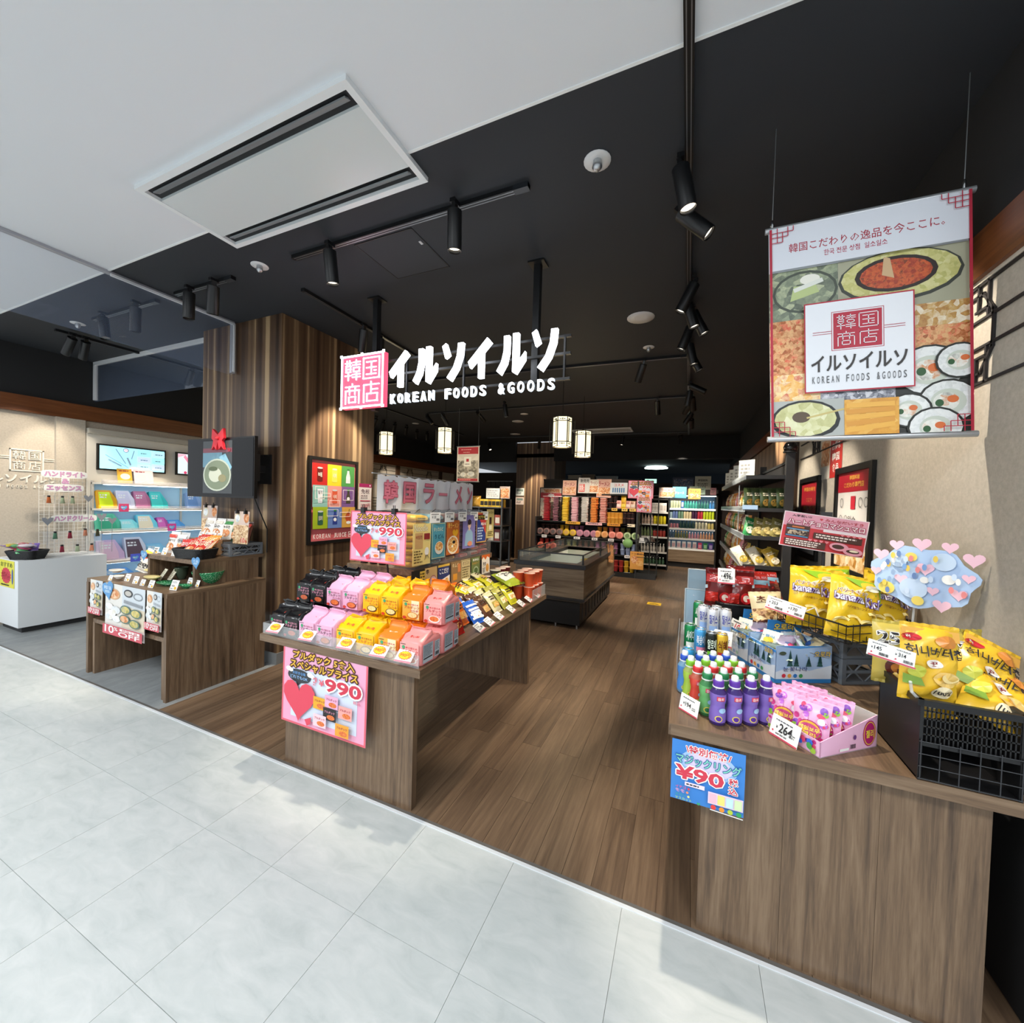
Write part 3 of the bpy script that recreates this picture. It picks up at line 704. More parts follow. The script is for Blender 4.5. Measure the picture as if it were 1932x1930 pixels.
# ---- five-packs
def multipack(name, cmain, cfront, art, side=None, tall=.145, rough=.3, crk=.004, k=1.):
    w, d = .124, .168; g = thing(name, name, 'noodle pack')
    M1 = C(cmain, rough); b = MB(); n = 24; rings = []
    def ring(z, sx, sy, cy, seed):
        vs = []
        for i in range(n):
            t_ = 2*pi*(i+.5)/n; c, s_ = cos(t_), sin(t_)
            x = math.copysign(abs(c)**.28, c)*w/2*sx; y = cy+math.copysign(abs(s_)**.28, s_)*d/2*sy
            q = crk*wob(x*1.3+seed, y*1.1+z, seed+k)
            vs.append((x+q*.5*(1 if c > 0 else -1), y+q*(.5 if s_ > 0 else -.25), z+(q*1.3 if z > .1 else 0)))
        return vs
    L_ = [(0, .93, .93, d/2, 0), (.012, 1, 1, d/2, 1), (.05, 1.0, 1.0, d/2, 2), (.09, 1.0, 1., d/2, 3), (.108, .985, .98, d/2, 4), (.122, .97, .72, d/2+.004, 5), (.136, .95, .36, d/2+.008, 6), (tall, .93, .05, d/2+.012, 7), (tall+.013, .95, .05, d/2+.002, 8)]
    vs = []
    for a in L_: vs += ring(*a)
    fs = [(j*n+i, j*n+(i+1) % n, (j+1)*n+(i+1) % n, (j+1)*n+i) for j in range(len(L_)-1) for i in range(n)]
    b.add(vs, fs, M1, True); b.add(vs[:n], [tuple(range(n-1, -1, -1))], M1); b.add(vs[-n:], [tuple(range(n))], M1)
    b.add([(-w*.42, d*.42, .128), (-w*.1, d*.42, .134), (-w*.42, d*.2, .122)], [(0, 1, 2)], M1)
    b.build('wrapper', g)
    a = Art(sheet_M((-w/2, -.0035, 0), (1, 0, 0))); art(a, w); a.b.build('front_print', g)
    if side:
        for sx in (1, -1):
            a = Art(sheet_M((sx*(w/2+.003), .01 if sx > 0 else d-.01, 0), (0, sx, 0))); side(a, d-.02); a.b.build('side_print', g)
    # the mark on the slope of the top
    a = Art(sheet_M((-w*.2, .028, .121), (1, 0, 0), (0, .8, .45))); a.text('辛い麺', 0, 0, .05, .018, C('c23a2e', .5) if cmain != 'e8791c' else C('fbe9d2', .5)); a.b.build('top_print', g)
    return g
def noodle_front(bg, bowl, noodle, ink, ink2, strip=None, label2='ボックム麺'):
    def f(a, w):
        a.rect(.008, .006, w-.008, .108, C(bg, .35))
        if strip: a.rect(w*.52, .012, w-.012, .106, C(strip, .35))
        a.rect(.012, .098, .042, .101, INK)
        a.disc(w*.24, .085, .009, .009, C('3d9a6a', .4)); a.text('辛さ控えめ', w*.34, .080, w*.88, .090, C(ink2, .4))
        a.text('ブルダック', w*.16, .062, w*.92, .078, C(ink, .4)); a.text(label2, w*.46, .049, w*.9, .060, C(ink2, .4))
        a.disc(w*.6, .029, .034, .018, C(bowl, .4)); a.disc(w*.6, .031, .028, .0135, noodle); a.line((w*.86, .034), (w*.96, .046), .003, C(bowl, .4))
        a.disc(w*.2, .016, .011, .0075, C('c0392b', .4))
    return f
ND_O = food('noodle_orange', ['8f2f14', 'd9622a', 'f0a45c'], 260); ND_Y = food('noodle_cream', ['c98f3c', 'f2d28a', 'fff0c8'], 260); ND_R = food('noodle_red', ['7b1d10', 'c94a24', 'e8925a'], 260)
def lab_side(a, d):
    a.rect(.006, .012, d*.58, .10, C('b7bfc6', .5)); a.scribble(.01, .04, d*.54, .096, 11, C('5b646c', .5)); a.rect(.01, .03, d*.54, .036, INK)
    a.rect(d*.66, .018, d-.008, .096, C('b7bfc6', .5)); a.scribble(d*.69, .05, d-.012, .092, 8, C('5b646c', .5)); a.bars(d*.7, .024, d-.015, .042, INK)
PK = {
 'black': multipack('black_noodle_pack', '141315', '141315', noodle_front('171517', '3a2a22', ND_R, 'e79ab0', 'e79ab0'), None, .16, .2, .011, 1.3),
 'lilac': multipack('lilac_noodle_pack', 'dfa6c3', 'e4b3cc', noodle_front('e2adc9', '7a2c22', ND_O, '5b2a3c', 'a23a64'), None, .152, .33, .008, 2.1),
 'yellow': multipack('yellow_noodle_pack', 'eab308', 'f0bd1a', noodle_front('efba12', '4a2f1e', ND_Y, 'd0651f', 'b4471f'), None, .15, .33, .008, 3.2),
 'orange': multipack('orange_noodle_pack', 'e8791c', 'e9a43a', noodle_front('ecab3e', 'c97a2a', ND_Y, 'b4531c', 'c1355c', 'f0dfb4', 'カルボ'), None, .16, .33, .009, 4.4),
 'coral': multipack('coral_noodle_pack', 'e88e8b', 'f2a9a2', noodle_front('f0a29c', 'f4ece4', ND_O, 'c13a44', 'c13a44'), lab_side, .15, .33, .006, 5.1),
}
cols = [('black', -2.10, 0), ('black', -1.985, 1), ('lilac', -1.865, 0), ('lilac', -1.735, 1), ('yellow', -1.592, 0), ('yellow', -1.455, 1), ('orange', -1.316, 0), ('coral', -1.181, 0)]
rows = [(1.548, TZ, 'in the front row at table edge', -2), (1.727, TZ, 'low, behind the front row', -1), (1.727, TZ+.148, 'on top in the raised row', 0), (1.905, TZ, 'at bottom of third row', 1), (1.905, TZ+.148, 'on top in third row', 2)]
for (c, x, n) in cols:
    for (y, z, where, kk) in rows:
        if c == 'coral' and y > 1.8: continue
        xx = x+random.uniform(-.003, .003)-(.01 if z > TZ and c in ('black',) else 0)
        side = '' if c in ('orange', 'coral') else (' left' if n == 0 else ' right')
        lab = ('%s noodle five-pack, %s of its pair, %s' % (c, side.strip(), where)) if side else '%s five-pack of noodles %s' % (c, where)
        dup(PK[c], at(xx, y+random.uniform(0, .004), z+.001, random.uniform(-.02, .02)), lab, c+' noodle five-packs on the main table')
# clear guard and the burst price cards along the front edge
g = thing('acrylic_guard', 'low clear acrylic guard along the front edge of noodle table', 'guard', (-1.65, 1.537, TZ))
MB().bb((-2.195, 1.533, TZ+.001), (-1.118, 1.536, TZ+.062), glass('f4f8fa', .12, .05)).build('front_sheet', g)
MB().bb((-2.195, 1.536, TZ+.001), (-2.192, 1.60, TZ+.062), glass('f4f8fa', .12, .05)).build('end_sheet', g)
def burst_art(a):
    a.rect(0, 0, .088, .008, C('e37f8f', .5)); a.burst(.044, .034, .038, .023, C('d9542a', .5)); a.burst(.044, .034, .034, .020, C('f7c81e', .5)); a.text('990円', .018, .024, .07, .044, C('d2321f', .5))
for k, px in enumerate(((172, 933), (455, 1000), (790, 1070), (1080, 1135), (1300, 1180))):
    c = Y(480+px[0]/4.6, 980+px[1]/4.6, 1.515)
    board('price_card', 'white price card with yellow burst, %s from the left on the front edge' % ORD[k], 'price card',
          sheet_M((c.x-.044, 1.495, c.z-.026), (1, .08, 0), (0, .75, .66)), .088, .062, WHITE, burst_art, .001, 'burst price cards on the table edge')
# price cards on the aisle side
def tag_art(a):
    a.text('¥ 130', .012, .030, .05, .044, INK); a.scribble(.008, .05, .08, .058, 1, C('6b6b6b', .5)); a.bars(.055, .018, .082, .034, INK); a.rect(0, 0, .092, .006, C('d9777f', .5)); a.scribble(.008, .012, .05, .022, 2, C('6b6b6b', .5))
for k, y in enumerate((2.12, 2.255, 2.40, 2.60, 2.79, 2.95, 3.13)):
    board('price_card', 'white shelf price card on the aisle edge, %s from the front' % ORD[k], 'price card', sheet_M((-1.105, y, TZ+.006), (-.15, 1, 0), (-.8, 0, .5)), .092, .065, WHITE, tag_art, .001, 'price cards on the aisle edge')
# ---- printed sheets on the table
PINK = C('e5a3c0', .5); PINKB = C('d9606f', .5); LBLUE = C('cfd9ea', .5)
GOLD = C('f2b740', .5); BRN = C('4b2c14', .6)
def noodle_poster(w, h):
    def f(a):
        a.frame(0, 0, w, h, w*.018, PINKB); a.rect(w*.12, h*.1, w*.9, h*.72, LBLUE)
        a.text('ブルダック 5食入', w*.13, h*.845, w*.86, h*.945, GOLD, .02, BRN, w*.012); a.text('スペシャルプライス', w*.1, h*.72, w*.9, h*.83, GOLD, .02, BRN, w*.012)
        a.disc(w*.22, h*.63, w*.145, h*.085, C('33373b', .5)); a.poly([(w*.18, h*.56), (w*.26, h*.56), (w*.2, h*.5)], C('33373b', .5))
        a.text('お好きな味', w*.14, h*.645, w*.3, h*.685, C('6aa0d8', .5)); a.text('どれでもOK', w*.11, h*.59, w*.33, h*.635, C('8fb9e6', .5))
        for cx_, cy_ in ((.09, .7), (.36, .68)): a.disc(w*cx_, h*cy_, w*.035, h*.03, WHITE); a.disc(w*(cx_+.03), h*(cy_-.01), w*.028, h*.024, WHITE)
        a.text('各種', w*.4, h*.57, w*.445, h*.68, PINKB, .02); a.text('¥', w*.47, h*.585, w*.535, h*.665, PINKB, .02)
        a.text('990', w*.545, h*.545, w*.955, h*.705, C('c9374c', .5), .03, WHITE, w*.014); a.text('税込', w*.87, h*.485, w*.95, h*.525, PINKB)
        a.heart(w*.24, h*.36, w*.21, C('d8465a', .5)); a.poly([(w*.32, h*.12), (w*.4, h*.17), (w*.39, h*.08), (w*.35, h*.05)], C('d8465a', .5))
        for (x, y, c) in ((.42, .3, 'e3a52a'), (.56, .36, 'e3a9c6'), (.72, .28, 'eba09a'), (.55, .21, '221f21'), (.44, .1, 'f0c8d0'), (.7, .07, 'e59c35')):
            a.rect(w*x, h*y, w*(x+.15), h*(y+.15), C(c, .45)); a.disc(w*(x+.09), h*(y+.045), w*.045, h*.03, ND_O); a.text('ブルダック', w*(x+.015), h*(y+.09), w*(x+.135), h*(y+.12), C('a83a4a' if c != '221f21' else 'e79ab0', .5))
    return f
board('price_poster', 'pink noodle price poster hanging from the front of the table', 'poster', sheet_M((-2.012, 1.519, .272), (1, 0, 0), (0, .02, 1)), .60, .42, PINK, noodle_poster(.60, .42), .002)
pw, ph = .435, .315
g = board('price_poster', 'pink noodle price poster clipped to a stand above the packs', 'poster', sheet_M((-1.965, 1.94, 1.105), (1, .0, 0), (.07, .02, 1)), pw, ph, PINK, noodle_poster(pw, ph), .003)
s = thing('sign_stand', 'black wire sign stand holding the upper pink price poster', 'stand', (-1.745, 1.965, TZ))
MB().cyl((-1.745, 2.09, TZ+.012), (-1.735, 1.975, 1.42), .006, BLACK, 8).build('pole', s)
MB().lathe([(.06, 0), (.06, .01), (.008, .013)], (-1.745, 2.09, TZ+.001), BLACK, 16).build('base', s)
MB().cyl((-1.95, 1.965, 1.424), (-1.52, 1.965, 1.424), .004, BLACK, 6).build('cross_bar', s)
for x in (-1.86, -1.62): MB().box((x, 1.945, 1.425), (.026, .03, .034), BLK2).cyl((x-.006, 1.94, 1.44), (x-.006, 1.94, 1.462), .0025, BLACK, 5).cyl((x+.006, 1.94, 1.44), (x+.006, 1.94, 1.462), .0025, BLACK, 5).build('clip', s)
# ---- white bags in a row with the big lettering
for k, ch in enumerate('韓国ラーメン'):
    y0 = 1.93+.195*k; wd = .215 if k < 5 else .17
    BG = C('e4e6ea', .35)
    M = sheet_M((-1.735+.006*k-.012*(k % 2), y0-.01, 1.43), (0, 1, 0), (.02, 0, 1))
    b = MB(); n = 6
    vs = [(wd*i/n, .215*j/3+(.006*sin(i*2.1+k) if j == 3 else 0)-(.003*cos(i+k) if j == 0 else 0), .008*sin(i*1.3+k)*sin(j*1.1+.4)) for j in range(4) for i in range(n+1)]
    fs = [(j*(n+1)+i, j*(n+1)+i+1, (j+1)*(n+1)+i+1, (j+1)*(n+1)+i) for j in range(3) for i in range(n)]
    b.add(vs, fs, BG, True); b.add([(x, y, z-.004) for x, y, z in vs], [f[::-1] for f in fs], BG, True)
    o = b.build('lettered_bag', None, None, False, M); tag(o, 'white plastic bag with pink character, %s of the row reading noodles' % ORD[k], 'bag', 'lettered bags above the noodle stacks')
    a = Art(dz=.0006); a.base = .010
    x0, x1 = (.045, .175) if k < 3 else (.06, .16)
    if ch == 'ー': a.rect(.05, .105, .165, .126, C('b5485c', .5)); a.rect(.052, .107, .163, .124, C('e58a9c', .5))
    else: a.text(ch, x0, .045, x1 if k < 5 else .14, .185, C('d97a8e', .5), .02, C('a8475b', .5), .004)
    a.b.build('lettering', o, None, True)
s = thing('bag_rail', 'thin rail on posts carrying the row of lettered white bags', 'rail', (-1.76, 2.5, RZ))
MB().cyl((-1.76, 1.9, 1.655), (-1.76, 3.1, 1.655), .004, STEEL, 6).build('rail', s)
for y in (2.16, 3.05): MB().cyl((-1.76, y, RZ+.001), (-1.76, y, 1.655), .005, STEEL, 6).build('post', s)
# ---- clear racks of flat packs on the riser
def flatpack(c, c2):
    g = thing('noodle_pack', 'pack', 'noodle pack'); w, d, h = .17, .20, .042
    b = MB(); n = 16; vs = []
    for z, s in ((0, .8), (.01, .98), (.024, 1.0), (.036, .93), (h, .6)):
        for i in range(n):
            t_ = 2*pi*(i+.5)/n; cc, ss = cos(t_), sin(t_)
            vs.append((math.copysign(abs(cc)**.3, cc)*d/2*s, math.copysign(abs(ss)**.4, ss)*w/2*s, z+.003*wob(cc*.1, ss*.1, s*9)))
    b.add(vs, [(j*n+i, j*n+(i+1) % n, (j+1)*n+(i+1) % n, (j+1)*n+i) for j in range(4) for i in range(n)], C(c, .28), True)
    b.add(vs[:n], [tuple(range(n-1, -1, -1))], C(c, .28)); b.add(vs[-n:], [tuple(range(n))], C(c, .28)); b.build('film', g)
    a = Art(sheet_M((d/2+.001, -w*.34, .012), (0, 1, 0), (-.12, 0, 1))); a.rect(0, 0, w*.68, .016, C(c2, .4)); a.scribble(.006, .003, w*.62, .014, 1, C('3b2418', .5)); a.b.build('print', g)
    return g
bays = [('yellow', 'e3b41c', 'f3d76a'), ('teal', '3aa3b8', 'd7eef0'), ('orange-brown', 'b8643a', 'e2a83c'), ('dark red', 'a3303a', 'd98b8b'), ('grey', '8f8c90', 'b8443c'), ('bright red', 'b01f2c', '2a1618')]
PY0, PW_ = 2.135, .182
for k, (nm, c, c2) in enumerate(bays):
    fp = flatpack(c, c2); y0 = PY0+PW_*k
    for j in range(8):
        z = RZ+.006+.0435*j
        dup(fp, at(-1.725+random.uniform(-.006, .006), y0+PW_/2+random.uniform(-.002, .002), z, random.uniform(-.03, .03)), '%s flat noodle pack, %s from the bottom of its clear rack bay' % (nm, ORD[j]), 'flat packs in the clear racks')
    g = thing('clear_rack', 'clear acrylic rack bay holding %s noodle packs' % nm, 'rack', (-1.72, y0+PW_/2, RZ))
    MB().bb((-1.84, y0, RZ), (-1.607, y0+.002, RZ+.385), ACR).build('side_sheet', g)
    MB().bb((-1.609, y0+.004, RZ+.002), (-1.607, y0+PW_-.002, RZ+.365), ACR).build('front_sheet', g)
    MB().cyl((-1.64, y0+.03, RZ+.365), (-1.6, y0+.03, RZ+.395), .0015, BLACK, 5).build('wire_hook', g)
    if k < 5:
        board('price_card', 'white price card on the clear rack of %s packs' % nm, 'price card', sheet_M((-1.59, y0+.13, RZ+.30), (.12, 1, 0), (.05, 0, 1)), .105, .072, WHITE, lambda a: (a.text('¥ 130', .02, .03, .06, .05, INK), a.bars(.065, .015, .095, .03, INK), a.scribble(.01, .055, .09, .064, 1, INK)), .001, 'price cards on the clear racks')
# pop cards hanging on the racks
def pop(name, label, M, w, h, bg, art): return board(name, label, 'card', M, w, h, C(bg, .5), art, .0015)
BOWL = food('ramen_bowl', ['5a2814', 'c9702c', 'f0c270', 'f6e6b0'], 70)
XP = -1.588
def P_(y0, z0, w, h, lean=.0): return sheet_M((XP, y0, z0), (.03, 1, 0), (lean, 0, 1))
pop('menu_card', 'pale yellow card with recipe text on the yellow pack rack', P_(2.085, 1.075, .185, .27), .185, .27, 'ecd98a', lambda a: (a.text('Noodle', .012, .22, .15, .262, C('f6efcf', .5), .01, C('9a8a4a', .5), .002), a.rect(.02, .11, .1, .21, C('c9a36b', .5)), a.text('비빔면', .03, .17, .09, .195, DRED), a.rect(.11, .165, .172, .205, C('8e2a2a', .5)), a.scribble(.01, .012, .1, .1, 5, C('6b5a30', .5)), a.disc(.14, .085, .022, .028, WHITE), a.lines([(.12, .03), (.13, .06), (.15, .06), (.165, .035)], .003, INK)))
pop('menu_card', 'teal card with a bowl picture on the teal pack rack', P_(2.29, 1.095, .16, .25), .16, .25, '4f9bae', lambda a: (a.frame(.004, .004, .156, .246, .004, C('d9cf8a', .5)), a.text('タッカルビ', .02, .19, .13, .22, C('e8e0b0', .5)), a.text('うどん', .03, .14, .14, .17, C('1d4a5c', .5)), a.disc(.085, .075, .05, .045, C('e9e6d8', .5)), a.disc(.085, .085, .042, .03, BOWL)))
pop('menu_card', 'orange card with a large noodle bowl cut to its outline', P_(2.475, 1.105, .165, .25), .165, .25, 'c56a2c', lambda a: (a.text('辛ラーメン', .015, .19, .15, .235, C('f4d06a', .5), .02), a.heart(.11, .155, .04, C('f0b429', .5)), a.disc(.08, .07, .075, .068, C('efe3cf', .5)), a.disc(.08, .072, .064, .056, BOWL), a.disc(.09, .09, .02, .012, INK), a.disc(.07, .06, .012, .01, C('fbf6df', .5))))
def idol(a):
    a.rect(0, 0, .185, .26, C('7a74ae', .5)); a.poly([(.03, .02), (.155, .02), (.145, .12), (.11, .15), (.075, .15), (.04, .115)], C('8fb0c6', .5)); a.rect(.082, .14, .102, .165, C('e2b99e', .5))
    a.disc(.092, .185, .024, .031, C('e6c0a6', .5)); a.disc(.092, .205, .028, .022, C('2c2026', .5)); a.rect(.066, .178, .072, .21, C('2c2026', .5)); a.rect(.113, .178, .118, .21, C('2c2026', .5)); a.disc(.1, .035, .035, .02, C('d58a6a', .5))
pop('photo_card', 'violet photo card showing a person in a pale blue shirt', P_(2.70, 1.13, .185, .26), .185, .26, '7a74ae', idol)
pop('menu_card', 'blue and red striped card with yellow heading on the grey pack rack', P_(2.915, 1.16, .165, .25), .165, .25, '2c3f86', lambda a: (a.poly([(0, .25), (.165, .25), (.165, .06)], C('c0403c', .5)), a.frame(0, 0, .165, .25, .007, C('e2b04a', .5)), a.rect(.02, .19, .145, .23, C('1d1a18', .5)), a.text('カクテキ', .026, .195, .14, .225, C('e8cf4c', .5)), a.scribble(.02, .02, .12, .13, 5, C('b9cfe8', .5)), a.text('韓国の味', .07, .14, .155, .165, WHITE)))
pop('menu_card', 'cream card with a dark bottle picture at the end rack', P_(3.10, 1.185, .13, .25), .13, .25, 'd3c27c', lambda a: (a.text('ジャージャー', .01, .205, .12, .235, C('5a4520', .5)), a.rect(.045, .12, .085, .18, C('3b241c', .5)), a.rect(.04, .07, .09, .11, C('efe7cd', .5)), a.scribble(.015, .015, .115, .06, 3, C('5a4520', .5))))
LW = [('black card with a white star on its left side', '191716', lambda a: (a.burst(.05, .1, .045, .055, WHITE, 6), a.burst(.05, .1, .036, .045, INK, 6), a.disc(.05, .1, .016, .02, WHITE), a.rect(.105, .02, .175, .19, C('d8b648', .5)), a.scribble(.11, .03, .17, .18, 6, C('5b4614', .5)))),
      ('tan card with a pink bowl and red noodle characters', 'cfae74', lambda a: (a.text('辛', .015, .15, .06, .195, INK, .02), a.text('ラーメン', .012, .02, .05, .13, C('8e2a2a', .5)), a.ring(.115, .075, .055, .06, .008, C('b06a72', .5)), a.disc(.115, .075, .046, .05, C('e0b9ae', .5)))),
      ('navy card with white lettering and a photo of noodles', '27346b', lambda a: (a.rect(0, .185, .18, .205, C('d9b44a', .5)), a.text('ここだけ', .02, .12, .16, .17, WHITE, .02), a.poly([(0, 0), (.18, 0), (.18, .1), (.05, .07)], C('e6ddd2', .5)), a.disc(.06, .04, .04, .03, C('c9808a', .5)), a.disc(.13, .05, .03, .03, BOWL))),
      ('brown card with a can picture', '8a6a45', lambda a: (a.text('キムチ', .02, .15, .13, .19, C('d9c79a', .5)), a.rect(.03, .03, .1, .09, C('c98a2c', .5)), a.rect(.11, .1, .16, .18, C('c77a48', .5)))),
      ('beige card of decorative lettering with a dark border', 'cbb98a', lambda a: (a.frame(.006, .006, .174, .199, .004, C('5b4a2a', .5)), a.text('オススメ', .03, .15, .15, .185, C('5b3a2a', .5)), a.scribble(.02, .02, .16, .14, 5, C('6b5a34', .5)))),
      ('green card with a white bowl drawing', '6d7a45', lambda a: (a.text('新商品', .03, .165, .15, .19, WHITE), a.text('わかめスープ', .02, .13, .16, .155, C('d8973a', .5)), a.disc(.09, .06, .055, .05, C('a9b893', .5)), a.disc(.09, .065, .04, .03, C('55683a', .5)))),
      ('white and orange card with flame top', 'efe6d4', lambda a: (a.poly([(0, .205), (0, .16), (.04, .185), (.08, .15), (.12, .185), (.18, .16), (.18, .205)], C('d2631f', .5)), a.text('激辛', .02, .08, .09, .13, INK), a.disc(.12, .06, .035, .045, C('e2a24a', .5)), a.scribble(.015, .015, .075, .07, 4, INK)))]
for k, (lab, c, art) in enumerate(LW):
    y0 = (2.075, 2.215, 2.37, 2.54, 2.68, 2.84, 3.02)[k]
    pop('menu_card', lab+', hung below the clear racks', sheet_M((-1.58, y0, .885), (.03, 1, 0), (-.03, 0, 1)) @ MX.Scale(.78, 4), .175, .205, c, art)
# small jars at the riser end
JAR = C('2a1517', .25)
for k, (px, pw_) in enumerate(((683, 12), (701, 13), (718, 12))):
    c = Y(px, 1072, 2.17)
    g = thing('sauce_jar', ('left', 'middle', 'right')[k]+' dark sauce jar with pink lid on the riser front end', 'jar', (c.x, 2.19, RZ))
    MB().lathe([(.024, 0), (.026, .01), (.026, .06), (.022, .068)], (c.x, 2.19, RZ), JAR, 14).build('jar_body', g)
    MB().lathe([(.024, .068), (.024, .085), (.0001, .087)], (c.x, 2.19, RZ), C('e8dcd8', .4), 14).build('lid', g)
# ---- loose packs of the aisle side
def smallbag(c, c2, art=None, k=1., w=.125, h=.15, d=.04):
    def f(a):
        a.rect(-w*.36, h*.2, w*.36, h*.5, C(c2, .35)); a.disc(0, h*.32, w*.25, h*.12, BOWL)
        if art: art(a)
        else: a.scribble(-w*.32, h*.58, w*.32, h*.82, 2, C('3a2a1a', .5))
    return bag('noodle_bag', w, h, d, C(c, .25), f, None, .0035, k, 8, 8)
SB = {'red': smallbag('c8201c', '7e1512', lambda a: (a.text('辛', -.03, .08, .03, .13, C('2a0d0d', .4), .03, C('f2e3d8', .4), .003)), 1.1),
      'orange': smallbag('dd6a22', 'e9a34a', None, 2.2), 'blue striped': smallbag('2a62c4', 'e8eef4', lambda a: [a.rect(-.055, .02+.03*i, .055, .034+.03*i, WHITE) for i in range(4)], 3.1),
      'white and orange': smallbag('e2ded6', 'd98a3c', None, 1.7), 'dark brown': smallbag('5a3a2a', 'c09a5c', None, 2.9), 'olive': smallbag('a5a24a', 'dfe0b0', None, 4.2),
      'lime yellow': smallbag('c5bf2a', 'f0ecc0', None, 5.3), 'cream': smallbag('d9cfa6', 'b5a24c', None, 6.1)}
WHERE = {}
def loose(kind, x, y, z, ang, lean, spin=0., grp='loose noodle packs on the aisle side of the table'):
    # standing packs face the aisle, leaning back
    M = MX.Translation((x, y, z)) @ MX.Rotation(pi/2+ang, 4, 'Z') @ MX.Rotation(pi/2-lean, 4, 'X') @ MX.Rotation(spin, 4, 'Z')
    WHERE[kind] = WHERE.get(kind, 0)+1
    return dup(SB[kind], M, None, grp)
rnd = random.Random(3)
LP_ = []
for i in range(3): LP_.append(('red', -1.20-.066*i, 2.02, TZ+.012+.012*i, rnd.uniform(-.1, .1), .35))
for i in range(3): LP_.append(('orange', -1.24-.066*i, 2.15, TZ+.03+.02*i, rnd.uniform(-.1, .1), .5))
for i in range(4): LP_.append(('blue striped', -1.205-.066*i, 2.29, TZ+.012+.008*i, rnd.uniform(-.15, .15), .75))
for i in range(2): LP_.append(('white and orange', -1.36-.066*i, 2.06+.12*i, TZ+.09+.02*i, rnd.uniform(-.15, .15), 1.0))
for i in range(4): LP_.append(('dark brown', -1.21-.066*i, 2.44, TZ+.012+.01*i, rnd.uniform(-.15, .15), .7))
for i in range(4): LP_.append(('cream', -1.21-.066*i, 2.58, TZ+.012+.01*i, rnd.uniform(-.15, .15), .7))
for i in range(4): LP_.append(('olive', -1.21-.066*i, 2.72, TZ+.012+.01*i, rnd.uniform(-.15, .15), .7))
for i in range(4): LP_.append(('lime yellow', -1.21-.066*i, 2.86, TZ+.012+.01*i, rnd.uniform(-.2, .2), .7))
for i in range(3): LP_.append(('cream', -1.42-.02*i, 2.62+.14*i, TZ+.10+.02*i, rnd.uniform(-.3, .3), 1.15))
for i in range(3): LP_.append(('lime yellow', -1.40, 2.50+.2*i, TZ+.12, rnd.uniform(-.4, .4), 1.2))
for i in range(2): LP_.append(('orange', -1.44, 2.38+.2*i, TZ+.12, rnd.uniform(-.4, .4), 1.2))
seen = {}
for a in LP_:
    o = loose(*a); n = seen[a[0]] = seen.get(a[0], 0)+1
    o['label'] = '%s noodle pack, %s of its kind from the aisle edge of the table' % (a[0], ORD[n-1]); o['category'] = 'noodle pack'
def bigart(a): a.rect(-.1, .05, .1, .16, C('efeee2', .3)); a.text('감자면', -.07, .09, .07, .14, INK, .03)
g = bag('noodle_bag', .22, .19, .07, C('a9b83a', .25), bigart, None, .004, 2.4)
dup(g, MX.Translation((-1.24, 2.98, TZ+.13)) @ MX.Rotation(pi/2-.2, 4, 'Z') @ MX.Rotation(.35, 4, 'X'), 'large green and white noodle bag lying on top beside the cups')
# ---- cup noodles at the far end
def cup(c, lidc, h=.105, r=.045, art=None):
    g = thing('cup_noodle', 'cup', 'cup noodle')
    MB().lathe([(r*.74, 0), (r*.76, .006), (r, h-.006), (r*1.05, h-.004), (r*1.05, h)], (0, 0, 0), C(c, .4), 14).build('cup_body', g)
    MB().lathe([(r*1.06, h), (r*1.06, h+.002), (.0001, h+.003)], (0, 0, 0), C(lidc, .4), 14).build('lid', g)
    return g
CP = {'orange-red': cup('d9542c', 'c9a392'), 'maroon': cup('7d2428', 'd9c3b4'), 'grey-lidded': cup('5a5654', 'cfc8b2')}
for i in range(3):
    for j in range(3):
        for l in range(2):
            if l == 1 and j == 2: continue
            dup(CP['orange-red'], at(-1.165-.098*j, 3.06+.098*i, TZ+.001+l*.11), 'orange cup noodle, %s column from the aisle, %s row back, %s tier' % (ORD[j], ORD[i], ('lower', 'upper')[l]), 'cup noodles at the far table end')
for j in range(4):
    for i in range(3):
        dup(CP['maroon' if (i+j) % 3 else 'grey-lidded'], at(-1.47-.1*j, 3.05+.1*i if j == 0 else 3.27-.0*i, TZ+.001+(.108 if j == 0 else .108*i)),
            ('maroon' if (i+j) % 3 else 'grey-lidded')+' cup noodle, %s from the orange cups, %s of its stack' % (ORD[j], ORD[i]), 'cup noodles at the far table end') if j == 0 or i < 1 else None
g = thing('acrylic_guard', 'clear acrylic end guard beside the orange cup noodles', 'guard', (-1.112, 3.2, TZ))
MB().bb((-1.115, 3.0, TZ+.001), (-1.112, 3.31, TZ+.09), glass('f4f8fa', .12, .05)).build('sheet', g)
# ================================================================ framed poster, TV on the wood column
jx0, jy0, jw, jh = 2.714, 1.04, .612, .845
g = thing('framed_poster', 'black framed juice poster of nine coloured squares on the wood column', 'poster', (-3.3, jy0+jw/2, jy0))
M = sheet_M((-3.296, jx0, jy0), (0, 1, 0))
MB().bb((.0, 0, 0), (jw, .03, .025), BLACK, M).bb((0, jh-.03, 0), (jw, jh, .025), BLACK, M).bb((0, .03, 0), (.03, jh-.03, .025), BLACK, M).bb((jw-.03, .03, 0), (jw, jh-.03, .025), BLACK, M).build('frame', g)
MB().bb((.03, .03, 0), (jw-.03, jh-.03, .01), C('d4696e', .4), M).build('backing', g)
a = Art(M); a.base = .0102
cw, chh = (jw-.09)/3, (jh-.21)/3
cc = [['c32a26', 'e5d02a', '4f9a4e'], ['8fbfb4', 'e59a8e', '7f5a94'], ['9fb428', '6a86c0', 'dba64c']]
bc = [['6b1a16', 'e9dc5a', 'dfe6e2'], ['e3e6ea', 'd55b3c', '4a4632'], ['2f5b48', '2c3f8e', 'c2532e']]
